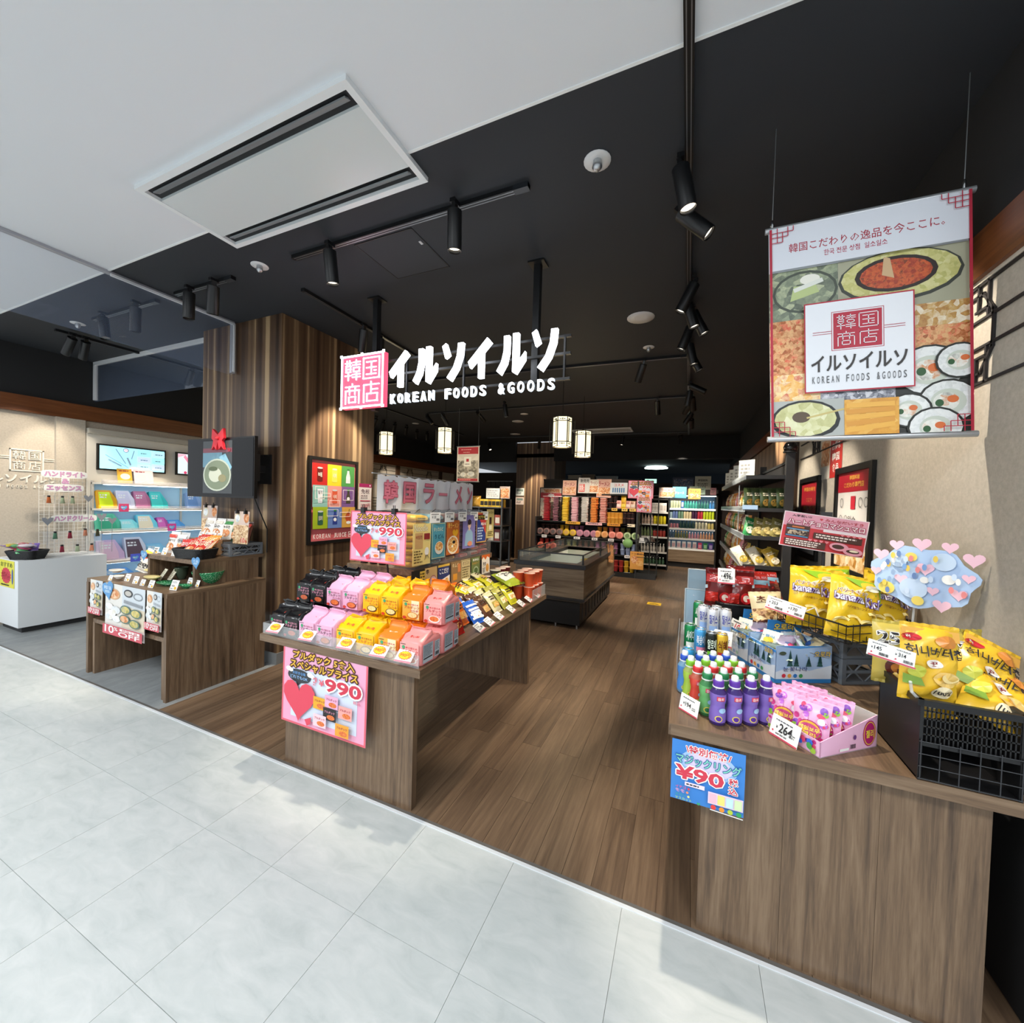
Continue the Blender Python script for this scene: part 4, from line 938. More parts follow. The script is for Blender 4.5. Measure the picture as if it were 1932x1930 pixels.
for r in range(3):
    for q in range(3):
        x, y = .045+cw*q, .15+chh*(2-r); a.rect(x, y, x+cw, y+chh, C(cc[r][q], .4))
        cx_, cy_ = x+cw/2, y+chh*.5; m = C(bc[r][q], .4)
        if (r, q) in ((0, 0), (0, 1), (1, 1), (2, 0)):      # cans
            a.rect(cx_-.032, cy_-.062, cx_+.032, cy_+.062, m); a.disc(cx_, cy_+.062, .032, .009, C('c9ccce', .4)); a.disc(cx_, cy_-.062, .032, .008, m)
            a.text(('배', '식혜', '자몽')[q] if r < 2 else '알로에', cx_-.022, cy_-.025, cx_+.022, cy_+.02, C('f0e6d6', .4))
        elif (r, q) == (1, 0): a.poly([(cx_-.024, cy_-.07), (cx_+.024, cy_-.07), (cx_+.034, cy_+.07), (cx_-.034, cy_+.07)], m); a.text('밀크', cx_-.024, cy_+.02, cx_+.024, cy_+.05, INK)
        elif (r, q) == (2, 2): a.disc(cx_, cy_, .042, .05, m); a.line((cx_, cy_+.04), (cx_+.01, cy_+.085), .006, INK); a.disc(cx_, cy_-.055, .03, .016, WHITE)
        else: a.poly([(cx_-.03, cy_-.07), (cx_+.03, cy_-.07), (cx_+.028, cy_-.005), (cx_+.014, cy_+.04), (cx_+.014, cy_+.075), (cx_-.014, cy_+.075), (cx_-.014, cy_+.04), (cx_-.028, cy_-.005)], m); a.rect(cx_-.016, cy_+.06, cx_+.016, cy_+.08, C('2f7a44', .4)); a.disc(cx_, cy_-.02, .02, .018, WHITE)
LN_ = C('f3e9df', .4)
for bx in ((.06, .44, .17, .56), (.4, .43, .54, .54), (.23, .36, .36, .43), (.2, .27, .34, .34), (.36, .26, .5, .31), (.12, .46, .24, .5)):
    a.frame(bx[0], bx[1], bx[2], bx[3], .005, LN_)
a.spaced('KOREAN JUICE', .04, .055, .455, .1, C('f6e9e3', .4), .02, .78); a.frame(.475, .05, .52, .105, .006, C('f6e9e3', .4)); a.rect(.487, .07, .51, .085, C('f6e9e3', .4))
a.b.build('print', g)
# small notices on the column beside it
nb = board('notice', 'white notice with a magenta header about 2,000 yen on the column', 'notice', sheet_M((-3.296, 3.365, 1.3), (0, 1, 0)), .19, .36, C('e3d9d5', .5),
      lambda a: (a.rect(0, .32, .19, .36, C('a3215f', .5)), a.disc(.165, .34, .008, .01, WHITE), a.text('免税', .03, .25, .16, .3, C('7d6a70', .5)), a.scribble(.03, .19, .16, .24, 2, C('9a8a8e', .5)), a.rect(.02, .165, .17, .175, C('b02a4a', .5)), a.text('2,000円', .03, .09, .165, .14, C('a81f3c', .5)), a.scribble(.03, .03, .165, .07, 2, C('9a8a8e', .5)), a.rect(0, 0, .19, .018, C('b3365a', .5))), .003)
board('notice', 'small white notice below the magenta-headed notice on the column', 'notice', sheet_M((-3.296, 3.375, 1.1), (0, 1, 0)), .17, .15, C('d9d3d2', .5), lambda a: a.scribble(.02, .02, .15, .13, 4, C('7d6a70', .5)), .003)
# TV
tvx0, tvx1, tvz0, tvz1, tvy = -4.285, -3.345, 1.47, 1.995, 2.24
g = thing('television', 'black wall-mounted television with a noodle bowl on its screen', 'television', ((tvx0+tvx1)/2, tvy, tvz0))
MB().bb((tvx0, tvy, tvz0), (tvx1, tvy+.028, tvz1), C('0a0a0b', .35)).build('case', g)
MB().bb((tvx0+.012, tvy-.003, tvz0+.02), (tvx1-.012, tvy, tvz1-.012), C('0c0d0e', .1, 0, 0, 1, .45)).build('screen', g)
a = Art(face(tvy-.0035, tvz0+.02, tvx0+.012)); w_, h_ = tvx1-tvx0-.024, tvz1-tvz0-.032
def scr(c, e=.35): return C(c, .12, 0, e)
a.rect(w_*.25, h_*.03, w_*.70, h_*.97, scr('3e4244', .25)); a.rect(w_*.25, h_*.76, w_*.70, h_*.84, scr('6d4049')); a.rect(w_*.25, h_*.5, w_*.55, h_*.76, scr('5f8291'))
a.poly([(w_*.5, h_*.68), (w_*.6, h_*.74), (w_*.70, h_*.5), (w_*.66, h_*.4)], scr('7ba7b8'))
a.disc(w_*.475, h_*.36, w_*.215, h_*.29, scr('a9b0a0', .4), 28); a.disc(w_*.475, h_*.36, w_*.195, h_*.262, scr('6f7a64', .35), 28); a.disc(w_*.45, h_*.36, w_*.1, h_*.13, scr('b4b8a6', .35)); a.disc(w_*.56, h_*.3, w_*.06, h_*.07, scr('85805f', .3)); a.disc(w_*.42, h_*.47, w_*.07, h_*.04, scr('4f5a40', .3))
a.disc(w_*.66, h_*.8, w_*.02, h_*.03, scr('8c2a36', .4))
a.b.build('picture', g)
MB().bb((-3.62, tvy+.028, 1.62), (-3.36, tvy+.06, 1.85), BLACK).bb((-3.5, tvy+.06, 1.7), (-3.46, 2.435, 1.76), BLACK).bb((-3.56, 2.42, 1.6), (-3.40, 2.435, 1.86), BLACK).build('wall_bracket', g)
MB().cyl((-3.42, tvy+.05, 1.48), (-3.40, 2.40, 1.2), .005, BLACK, 6).cyl((-3.40, 2.40, 1.2), (-3.40, 2.40, .995), .005, BLACK, 6).build('power_cable', g)
# red bow on its top edge
RB = C('d42a36', .3); c = Y(413, 827, tvy-.02)
g = thing('red_bow', 'shiny red bow fixed on the top edge of the television', 'bow', c)
for s in (-1, 1):
    b = MB(); pts = [(0, .03), (s*.075, .085), (s*.085, .0), (s*.06, -.02), (s*.085, -.10), (s*.05, -.07), (s*.02, -.1), (0, -.03)]
    if s < 0: pts = pts[::-1]
    b.prism(pts, -.01, .012, RB, MX.Translation(c) @ MX.Rotation(pi/2, 4, 'X')); b.build('loop', g)
MB().lathe([(.0001, -.018), (.02, -.012), (.02, .012), (.0001, .018)], (0, 0, 0), RB, 12, MX.Translation((c.x, c.y-.012, c.z))).build('knot', g)
# ================================================================ nested tables at the left
LT = .78
g = thing('display_table', 'left walnut display table with tableware, a lower table nested under it', 'table', (-3.93, 1.98, 0))
MB().bb((-4.50, 1.635, LT-.03), (-3.355, 2.36, LT), W_Y).build('table_top', g)
MB().bb((-4.50, 1.632, 0), (-4.468, 2.36, LT-.03), W_V).build('side_panel', g); MB().bb((-3.387, 1.632, 0), (-3.355, 2.36, LT-.03), W_V).build('side_panel', g)
g = thing('nested_table', 'lower walnut table nested under the left display table', 'table', (-3.97, 1.95, 0))
MB().bb((-4.435, 1.65, .42), (-3.415, 2.34, .452), W_Y).build('table_top', g)
MB().bb((-4.435, 1.648, 0), (-4.405, 2.34, .42), W_V).build('side_panel', g); MB().bb((-3.445, 1.648, 0), (-3.415, 2.34, .42), W_V).build('side_panel', g)
RT_ = .985
g = thing('riser_bench', 'walnut riser bench standing on the left display table', 'shelf', (-3.78, 2.1, LT))
MB().bb((-4.10, 1.85, RT_-.032), (-3.45, 2.41, RT_), W_Y).build('shelf_top', g)
for x in (-4.10, -3.478): MB().bb((x, 1.86, LT), (x+.028, 2.36, RT_-.032), W_V).build('side_panel', g)
# three hanging sheets
CER = food('tableware_photo', ['8b9496', 'c9ced0', 'eef0ee', 'd8d2c4'], 14); STW = food('stew_photo', ['8a4326', 'd58a52', 'e7d3b4'], 22); GRB = food('greens_photo', ['3f5d48', 'a9a052', 'd7c27a', '7c8f86'], 24)
def off_sheet(w, h):
    def f(a):
        b = h*.19
        a.rect(0, b, w*.44, h, C('d9d6cf', .5)); a.rect(w*.44, b, w, h, C('c6cdd2', .5)); a.rect(w*.44, b, w, h*.6, C('d3c7b0', .5))
        a.disc(w*.22, h*.8, w*.17, h*.11, C('cfa27a', .5)); a.disc(w*.22, h*.8, w*.14, h*.085, STW); a.disc(w*.6, h*.87, w*.11, h*.075, C('3d3f42', .5)); a.disc(w*.6, h*.87, w*.08, h*.05, C('b9b4ac', .5))
        a.ring(w*.84, h*.84, w*.11, h*.07, w*.012, C('7b8187', .5)); a.line((w*.5, h*.72), (w*.95, h*.68), w*.02, C('8c9196', .5)); a.line((w*.5, h*.69), (w*.95, h*.65), w*.02, C('8c9196', .5))
        for x, y, r in ((.13, .55, .1), (.3, .5, .12), (.15, .36, .12), (.33, .33, .1), (.22, .43, .1)): a.disc(w*x, h*y, w*r, h*r*.62, CER)
        for x, y, m in ((.56, .55, GRB), (.82, .52, GRB), (.55, .37, STW), (.8, .32, GRB)): a.disc(w*x, h*y, w*.13, h*.085, C('4f6f66', .5)); a.disc(w*x, h*y, w*.105, h*.065, m)
        a.rect(0, 0, w, b, C('c4505c', .5)); a.text('10', w*.06, b*.2, w*.3, b*.95, WHITE, .015); a.text('%', w*.31, b*.55, w*.4, b*.9, WHITE); a.text('OFF', w*.42, b*.12, w*.95, b*.58, WHITE, .015)
        a.rect(w*.46, b*.66, w*.95, b*.9, WHITE); a.text('韓国食器', w*.52, b*.68, w*.9, b*.88, C('c4505c', .5))
    return f
for (x0, x1, z0, z1, lab) in ((-4.40, -4.21, .515, .783, 'narrow ten percent off sheet, left of the large one'), (-4.165, -3.605, .392, .782, 'large ten percent off sheet hanging from the left table'), (-3.58, -3.39, .508, .785, 'narrow ten percent off sheet, right of the large one')):
    board('sale_sheet', lab, 'poster', sheet_M((x0, 1.618, z0), (1, 0, 0), (0, .012, 1)), x1-x0, z1-z0, C('dad8d4', .5), off_sheet(x1-x0, z1-z0), .0015)
BLH = C('5b93c4', .45)
def heart_sign(px, py, y, r, label, words, rot=.2):
    c = Y(px, py, y); M = MX.Translation(c) @ MX(((1, 0, 0, 0), (0, 0, -1, 0), (0, 1, 0, 0), (0, 0, 0, 1)))
    b = MB(); pts = []
    for k in range(22):
        t_ = -2*pi*k/22; x = 16*sin(t_)**3/17; yy = (13*cos(t_)-5*cos(2*t_)-2*cos(3*t_)-cos(4*t_))/17
        pts.append((r*(x*cos(rot)-yy*sin(rot)), r*(x*sin(rot)+yy*cos(rot))))
    b.prism(pts, -.003, 0, BLH); o = b.build('heart_sign', None, None, False, M); tag(o, label, 'sign')
    a = Art(); a.text(words, -r*.6, r*.0, r*.6, r*.35, C('cfe3f2', .5)); a.scribble(-r*.45, -r*.3, r*.5, -r*.05, 2, C('cfe3f2', .5)); a.b.build('print', o, None, True)
heart_sign(203, 1112, 1.612, .085, 'blue heart sign on the front edge beside the large sale sheet', '韓国食器', .25)
heart_sign(369, 1061, 1.84, .055, 'blue heart sign at the right end of the riser bench', '食品', .15)
heart_sign(271, 1047, 1.84, .05, 'blue heart sign at the left end of the riser bench', '食品', -.1)
# tableware
K = lambda x, y: (200+x/6.44, 920+y/6.44)
GRN = mottled('green_speckle', ['0f5a34', '1f7a4a', '2f8a58', 'cfe6d6'], 130, .2, 2.); CRM = C('d8c98e', .25); WHP = C('d7d2c8', .25); BKP = C('121214', .2)
def disc_on(pl, pr, pb, z): a_, b_ = Z(*K(pl, pb), z), Z(*K(pr, pb), z); return (a_+b_)/2, (b_-a_).length/2
def dish(name, label, cat, pl, pr, pb, z, prof, mat, sy=1.):
    c, r = disc_on(pl, pr, pb, z); o = MB().lathe([(q*r, h) for q, h in prof], (0, 0, 0), mat, 26, None, 1., sy).build(name, None, None, False, at(c.x, c.y, z+.001)); return tag(o, label, cat)
bowl_p = [(.45, 0), (.5, .006), (.78, .035), (1.0, .095), (1.0, .10), (.95, .097), (.74, .042), (.4, .014), (.0001, .012)]
plate_p = [(.5, 0), (.55, .005), (1.0, .02), (1.0, .024), (.7, .013), (.0001, .011)]
dish('bowl', 'large green speckled bowl at the right of the left table', 'bowl', 1060, 1420, 1165, LT, bowl_p, GRN)
dish('plate', 'green speckled oval plate, left of two at the table edge', 'plate', 575, 930, 1185, LT, plate_p, GRN, .6)
dish('plate', 'green speckled oval plate behind the front price card, right of two', 'plate', 860, 1075, 1220, LT, plate_p, GRN, .6)
for k, (pl, pr, pb) in enumerate(((435, 675, 1030), (430, 690, 1115))):
    for j in range(3):
        dish('plate', 'cream oval plate, %s of the stack %s' % (('bottom', 'middle', 'top')[j], ('near the noodle pouch', 'in front, behind the booklets')[k]), 'plate', pl, pr, pb, LT+.017*j, plate_p, CRM, .6)
for k, (pl, pr, pb) in enumerate(((75, 235, 1105), (20, 245, 1030))):
    for j in range(2): dish('plate', 'white plate, %s of the pair %s' % (('bottom', 'top')[j], ('at the left front', 'at the back left corner')[k]), 'plate', pl, pr, pb, LT+.018*j, plate_p, WHP, .7)
dish('bowl', 'dark olive bowl between the booklets and the green bowl', 'bowl', 838, 1000, 1110, LT, bowl_p, C('3c4a3a', .25))
for k, (pl, pr, pb) in enumerate(((680, 872, 1035), (868, 1075, 1035))):
    c, r = disc_on(pl, pr, pb, LT)
    g = thing('lidded_pot', ('left', 'right')[k]+' black lidded pot under the riser bench', 'pot', (c.x, c.y+.06, LT))
    M = WM[g]; MB().lathe([(r*.7, .001), (r*.95, .02), (r, .06), (r*1.03, .062)], (0, 0, 0), BKP, 22, M).build('pot_body', g)
    MB().lathe([(r*1.02, .064), (r*.9, .075), (r*.4, .092), (.0001, .096)], (0, 0, 0), BKP, 22, M).build('lid', g); MB().lathe([(.008, .094), (.008, .108), (.015, .112), (.012, .122), (.0001, .124)], (0, 0, 0), STEEL, 12, M).build('knob', g)
NPW = bag('noodle_pouch', .17, .19, .06, C('e3ded2', .3), lambda a: (a.rect(-.08, .135, .08, .18, C('e0c23a', .3)), a.disc(-.02, .135, .03, .025, C('c8342c', .3)), a.disc(.05, .12, .022, .02, C('c8342c', .3)), a.text('온면', -.07, .03, .05, .075, INK, .03), a.ring(.0, .1, .035, .03, .003, C('b9b3a6', .4))), None, .005, 1.9)
c, w_, h_ = foot(200+290/6.44, 200+440/6.44, 920+1040/6.44, 920+830/6.44, LT)
dup(NPW, MX.Translation((c.x+.02, c.y+.04, LT+.012)) @ MX.Rotation(.25, 4, 'Z') @ MX.Rotation(pi/2-.35, 4, 'X') @ MX.Rotation(-.25, 4, 'Z'), 'white noodle pouch with red and yellow top leaning on the plates')['category'] = 'pouch'
SMALLC = lambda a: (a.scribble(.006, .045, .058, .058, 2, C('5c5c5c', .5)), a.text('¥', .010, .022, .018, .034, INK), a.text('550', .02, .022, .04, .034, INK), a.disc(.05, .014, .011, .010, C('e0ab2a', .5)), a.bars(.008, .006, .032, .014, C('777777', .5)))
for k, (pl, pr, pt, pb, lab) in enumerate(((0, 75, 1045, 1130, 'leftmost on the table edge'), (190, 290, 1050, 1140, 'left of the noodle pouch'), (290, 390, 1080, 1170, 'below the noodle pouch'), (385, 470, 1110, 1195, 'in front of the cream plates'), (480, 580, 1130, 1220, 'beside the green plate'), (735, 870, 1165, 1250, 'between the two green plates'), (960, 1050, 1090, 1180, 'beside the olive bowl'), (1040, 1130, 1120, 1210, 'left of the green bowl'))):
    c, w_, h_ = foot(200+pl/6.44, 200+pr/6.44, 920+pb/6.44, 920+pt/6.44, LT); s = w_/.066
    board('price_card', 'small white price card with yellow dot, '+lab, 'price card', sheet_M((c.x-w_/2, c.y, LT+.002), (1, .1, 0), (0, .35, 1)) @ MX.Scale(s, 4), .066, .066, WHITE, SMALLC, .0015, 'price cards on the left table')
for k in range(2):
    c, w_, h_ = foot(200+(600+115*k)/6.44, 200+(700+115*k)/6.44, 920+1125/6.44, 920+1050/6.44, LT)
    board('booklet', ('left', 'right')[k]+' of two cream recipe booklets before the pots', 'booklet', sheet_M((c.x-w_/2, c.y, LT+.002), (1, -.2+.1*k, 0), (0, .6, 1)), w_, .1, C('e7e1c9', .5), lambda a, w_=w_: a.scribble(w_*.1, .012, w_*.9, .088, 6, C('8d8468', .5)), .004)
# on the riser
for k, (pl, pr, pt, pb) in enumerate(((500, 585, 712, 790), (575, 668, 722, 800), (670, 768, 735, 815), (785, 885, 750, 832), (930, 1030, 765, 850), (1040, 1135, 780, 862))):
    c, w_, h_ = foot(200+pl/6.44, 200+pr/6.44, 920+pb/6.44, 920+pt/6.44, RT_); s = w_/.066
    board('price_card', 'small white price card on the riser edge, %s from the left' % ORD[k], 'price card', sheet_M((max(c.x-w_/2, -4.095), min(max(c.y, 1.856), 1.89), RT_+.002), (1, .1, 0), (0, .35, 1)) @ MX.Scale(s, 4), .066, .066, WHITE, SMALLC, .0015, 'price cards on the riser edge')
def foodpouch(c1, c2, k, txt): return bag('food_pouch', .13, .17, .045, C(c1, .3), lambda a: (a.disc(0, .05, .05, .035, STW), a.rect(-.055, .125, .055, .155, C(c2, .3)), a.text(txt, -.045, .09, .045, .115, INK)), None, .004, k)
FP = [foodpouch('e2dfda', 'b5392c', 1.2, '떡볶이'), foodpouch('b9bbbd', 'e8e6e0', 2.3, '만두'), foodpouch('e6e3de', 'c8c4bb', 3.1, '국수'), foodpouch('dcd9cf', '2f7d3c', 4.6, '녹두전'), foodpouch('1f4d33', 'd9d4c4', 5.2, '김'), foodpouch('5a3428', 'b5342a', 6.6, '홍삼')]
def pouch_at(p, x, y, z, label, rz=0., lean=.25): o = dup(p, MX.Translation((x, y, z+.004)) @ MX.Rotation(rz, 4, 'Z') @ MX.Rotation(pi/2-lean, 4, 'X'), label, 'food pouches on the riser bench'); o['category'] = 'pouch'
pouch_at(FP[0], -4.04, 1.99, RT_, 'red and white food pouch at the left end of the riser'); pouch_at(FP[1], -3.92, 2.0, RT_, 'grey food pouch left of the cardboard tray')
# cardboard tray of red packets
g = thing('cardboard_tray', 'slanted cardboard tray filled with red packets on the riser', 'tray', (-3.72, 2.03, RT_)); CBD = C('b98f66', .7)
tx0, tx1, ty0, ty1 = -3.86, -3.565, 1.915, 2.13
MB().bb((tx0, ty0, RT_+.001), (tx1, ty1, RT_+.006), CBD).build('tray_floor', g)
b = MB(); b.bb((tx0, ty0, RT_), (tx1, ty0+.004, RT_+.035), CBD)
for x in (tx0, tx1-.004): b.add([(x, ty0, RT_), (x+.004, ty0, RT_), (x+.004, ty1, RT_), (x, ty1, RT_), (x, ty0, RT_+.035), (x+.004, ty0, RT_+.035), (x+.004, ty1, RT_+.13), (x, ty1, RT_+.13)], [(0, 3, 2, 1), (4, 5, 6, 7), (0, 1, 5, 4), (1, 2, 6, 5), (2, 3, 7, 6), (3, 0, 4, 7)], CBD)
b.bb((tx0, ty1-.004, RT_), (tx1, ty1, RT_+.13), CBD).build('tray_side', g)
RPK = bag('red_packet', .125, .115, .02, C('c5281f', .3), lambda a: (a.disc(0, .035, .045, .025, STW), a.text('김치', -.04, .07, .04, .1, WHITE)), None, .003, 2.7, 6, 6)
for i in range(2):
    for j in range(6):
        o = dup(RPK, MX.Translation((-3.79+.14*i, 1.945+.03*j, RT_+.012)) @ MX.Rotation(pi/2-.35, 4, 'X'), 'red packet, %s from the front in the %s row of the cardboard tray' % (ORD[j], ('left', 'right')[i]), 'red packets in the cardboard tray'); o['category'] = 'packet'
# woven black basket with flat packets
def wicker(name, label, c, w, d, h, rz=0., flare=.02, cat='basket', n=26, mat=None):
    g = thing(name, label, cat, c, rz); M = WM[g]; m = mat or mottled('wicker', ['0b0b0c', '1b1b1c', '26262a'], 90, .4, 2., .4); rows = 5
    b = MB(); P4 = []
    for r in range(rows+1):
        z = h*r/rows; f = flare*r/rows; ring = []
        for k in range(n*2):
            t_ = 2*pi*k/(2*n); cx_, sy_ = cos(t_), sin(t_)
            q = .004*(-1)**(k+r)
            ring.append((math.copysign(abs(cx_)**.35, cx_)*(w/2+f+q), math.copysign(abs(sy_)**.35, sy_)*(d/2+f+q), z))
        P4.append(ring)
    N2 = 2*n
    for r in range(rows): b.add(P4[r]+P4[r+1], [(k, (k+1) % N2, N2+(k+1) % N2, N2+k) for k in range(N2)], m, True, M)
    inner = [[(x*.97, y*.97, z) for x, y, z in R_] for R_ in P4]
    for r in range(rows): b.add(inner[r]+inner[r+1], [(N2+k, N2+(k+1) % N2, (k+1) % N2, k) for k in range(N2)], m, True, M)
    b.build('woven_wall', g); MB().add([(x, y, .004) for x, y, z in P4[0]], [tuple(range(N2))], m, False, M).build('base', g)
    pth = [V((x, y, h)) for x, y, z in P4[-1]]; b = MB(); b.tube([*pth[::2], pth[0]], .007, m, 6, M); b.build('rim', g)
    return g
wicker('wicker_basket', 'black woven basket of flat packets at the right of the riser', (-3.575, 1.93, RT_+.001), .25, .14, .075, .2)
PKT = {}
for nm, c1 in (('red', 'b8261d'), ('orange', 'df8a2a')):
    PKT[nm] = bag('snack_packet', .11, .14, .016, C(c1, .3), lambda a: (a.frame(-.05, .012, .05, .128, .004, C('f0e6d6', .4)), a.text('야채', -.04, .08, .04, .115, C('f3e4c8', .4)), a.disc(0, .045, .035, .022, STW)), None, .002, 1.4, 5, 6)
for j in range(4):
    for i in range(2):
        nm = 'red' if i == 0 or j == 0 else 'orange'
        o = dup(PKT[nm], MX.Translation((-3.64+.12*i, 1.90+.022*j, RT_+.035+.012*j)) @ MX.Rotation(.25, 4, 'Z') @ MX.Rotation(.75, 4, 'X'), nm+' flat packet, %s from the front on the %s side of woven basket' % (ORD[j], ('left', 'right')[i]), 'flat packets in the woven basket'); o['category'] = 'packet'
# back tier: crate carrying pouches
crate('crate', 'grey lattice crate behind the woven basket', (-3.56, 2.25, RT_), .22, .26, .1, '6c7176', .0)
g = thing('stepped_stand', 'low wooden step carrying white pouches at the back of riser', 'shelf', (-3.86, 2.27, RT_))
MB().bb((-4.08, 2.16, RT_+.10), (-3.69, 2.40, RT_+.115), W_Y).build('step_top', g); MB().bb((-4.07, 2.17, RT_), (-4.05, 2.39, RT_+.10), W_V).bb((-3.72, 2.17, RT_), (-3.70, 2.39, RT_+.10), W_V).build('step_side', g)
SZ = RT_+.115
for k, (p, x, lab) in enumerate(((FP[2], -4.0, 'white soup pouch, left end of the back step'), (FP[2], -3.875, 'white soup pouch, second on the back step'), (FP[3], -3.755, 'white and green pancake pouch on the back step'))): pouch_at(p, x, 2.25+.01*k, SZ, lab)
pouch_at(FP[4], -3.63, 2.27, RT_+.102, 'dark green pouch on the grey crate'); pouch_at(FP[5], -3.51, 2.27, RT_+.102, 'brown spouted pouch at the right end of the crate')
for k in range(4):
    board('price_card', 'small white price card on the back step, %s from the left' % ORD[k], 'price card', sheet_M((-3.98+.085*k, 2.165, SZ+.001), (1, 0, 0), (0, .3, 1)) @ MX.Scale(.95, 4), .066, .066, WHITE, SMALLC, .0015, 'price cards on the back step')
def recipe(w, h):
    def f(a):
        a.disc(w*.22, h*.78, w*.2, h*.16, C('cfc2a2', .5)); a.disc(w*.22, h*.78, w*.15, h*.12, CER); a.disc(w*.82, h*.8, w*.17, h*.15, STW); a.rect(0, h*.0, w, h*.58, GRD_); a.text('10', w*.55, h*.04, w*.8, h*.19, C('c0392e', .5), .02, C('f3e3d3', .5), w*.01); a.text('%', w*.82, h*.05, w*.95, h*.12, C('c0392e', .5))
    return f
GRD_ = food('table_spread_photo', ['6d4a34', 'a9835f', 'd2b48c', 'e6d6b8'], 40)
board('sale_poster', 'food poster with red ten percent text, left end of riser', 'poster', sheet_M((-4.18, 2.30, RT_+.115), (1, .05, 0), (0, .06, 1)), .2, .29, C('c7b3a8', .5), recipe(.2, .29), .002)
board('sale_poster', 'food poster with red ten percent text, right end by the column', 'poster', sheet_M((-3.485, 2.16, RT_+.105), (1, .1, 0), (.05, .06, 1)), .165, .27, C('c7b3a8', .5), recipe(.165, .27), .002)
for k, (x, y, z) in enumerate(((-4.13, 2.315, RT_+.40), (-4.03, 2.32, RT_+.40), (-3.44, 2.165, RT_+.37), (-3.35, 2.175, RT_+.37))):
    o = MB().box((x, y, z), (.02, .022, .03), BLACK).cyl((x-.005, y, z+.015), (x-.005, y, z+.032), .002, BLACK, 5).cyl((x+.005, y, z+.015), (x+.005, y, z+.032), .002, BLACK, 5).build('binder_clip'); tag(o, 'black clip on the %s food poster, %s one' % (('left', 'right')[k//2], ('left', 'right')[k % 2]), 'clip')
# ================================================================ white counter with hand creams
WC = .752
g = thing('white_counter', 'plain white display counter at the far left', 'counter', (-6.54, 2.1, 0)); WCM = C('dfe3e5', .4)
MB().bb((-6.795, 1.754, .06), (-6.25, 2.44, WC), WCM).build('body', g); MB().bb((-6.76, 1.79, 0), (-6.29, 2.41, .06), C('2a2b2d', .6)).build('plinth', g)
board('price_poster', 'yellow poster with a red burst on the front of white counter', 'poster', sheet_M((-6.69, 1.75, .46), (1, 0, 0)), .355, .28, C('dcd648', .5), lambda a: (a.burst(.16, .12, .13, .09, C('c8344c', .5)), a.text('特価', .06, .08, .26, .16, DRED), a.disc(.32, .12, .02, .08, C('4a62a0', .5)), a.text('おすすめ', .03, .21, .32, .26, C('6a7a2a', .5)), a.scribble(.04, .01, .3, .035, 1, INK)), .002)
wicker('wicker_basket', 'black woven bowl-shaped basket of candy on the white counter', (-6.39, 1.86, WC+.001), .2, .16, .09, .6, .03)
for k in range(14):
    c_ = ('d9608a', 'e2a23c', '8a6fc0', '5fae74', 'e3d6dc', 'd8c24a', 'c9586a')[k % 7]
    cb = bag('candy_bag', .09, .11, .035, C(c_, .3), lambda a: a.text('사탕', -.03, .05, .03, .075, WHITE), None, .003, k*1.1, 5, 5)
    dup(cb, MX.Translation((-6.44+.04*(k % 4), 1.80+.04*(k % 3), WC+.05+.009*k)) @ MX.Rotation(.6+.25*k, 4, 'Z') @ MX.Rotation(1.1-.1*k, 4, 'X'), ('pink', 'orange', 'violet', 'green', 'pale pink', 'yellow', 'rose')[k % 7]+' candy bag in the basket on the white counter, '+('low', 'high')[k//7]+' in the heap', 'candy bags in the basket')
g = thing('wire_grid', 'white wire grid stand for tester tubes on the white counter', 'rack', (-6.6, 2.2, WC)); WG = C('e6e3dc', .4)
b = MB(); gy0, gy1, gz0, gz1, gx = 2.01, 2.40, WC+.005, 1.63, -6.62
for i in range(11): y = gy0+(gy1-gy0)*i/10; b.cyl((gx, y, gz0), (gx, y, gz1), .0022, WG, 5)
for j in range(22): z = gz0+(gz1-gz0)*j/21; b.cyl((gx, gy0, z), (gx, gy1, z), .0022, WG, 5)
b.build('grid', g); MB().bb((gx-.06, gy0, WC), (gx+.03, gy0+.01, WC+.008), WG).bb((gx-.06, gy1-.01, WC), (gx+.03, gy1, WC+.008), WG).build('foot', g)
g = thing('acrylic_case', 'stepped clear acrylic stand for tubes on the white counter', 'stand', (-6.48, 2.24, WC))
AC2 = glass('f4f8fa', .16, .05)
MB().bb((-6.56, 2.0, WC), (-6.42, 2.48, WC+.004), AC2).bb((-6.56, 2.0, WC+.27), (-6.49, 2.48, WC+.274), AC2).bb((-6.50, 2.0, WC+.14), (-6.42, 2.48, WC+.144), AC2).build('shelf', g)
MB().bb((-6.422, 2.0, WC), (-6.42, 2.48, WC+.14), AC2).bb((-6.492, 2.0, WC+.144), (-6.49, 2.48, WC+.27), AC2).build('front_sheet', g)
def tube(c):
    g = thing('hand_cream_tube', 't', 'tube'); m = C(c, .35); n = 12
    b = MB(); b.add([(.013*cos(2*pi*k/n), .013*sin(2*pi*k/n), .018) for k in range(n)]+[(.02*cos(2*pi*k/n), .002*sin(2*pi*k/n), .085) for k in range(n)], [(k, (k+1) % n, n+(k+1) % n, n+k) for k in range(n)]+[tuple(range(n, 2*n))], m, True); b.build('tube_body', g)
    MB().lathe([(.0001, 0), (.012, 0), (.012, .018), (.0001, .0181)], (0, 0, 0), INK, 12).build('cap', g); return g
TBC = [('orange', 'd9743c'), ('pale green', 'b5c4a0'), ('green', '5f8f74'), ('red', '9c2440'), ('peach', 'd78a6a'), ('olive', '4a4a2a')]
TBP = {n_: tube(c_) for n_, c_ in TBC}
def tube_at(nm, px, py, x, label, flip=True):
    c = X(px, py, x); M = MX.Translation(c) @ MX.Rotation(pi/2, 4, 'Z')
    if flip: M = M @ MX.Translation((0, 0, .05)) @ MX.Rotation(pi, 4, 'X')
    dup(TBP[nm], M, label, 'hand cream tubes on the white counter')
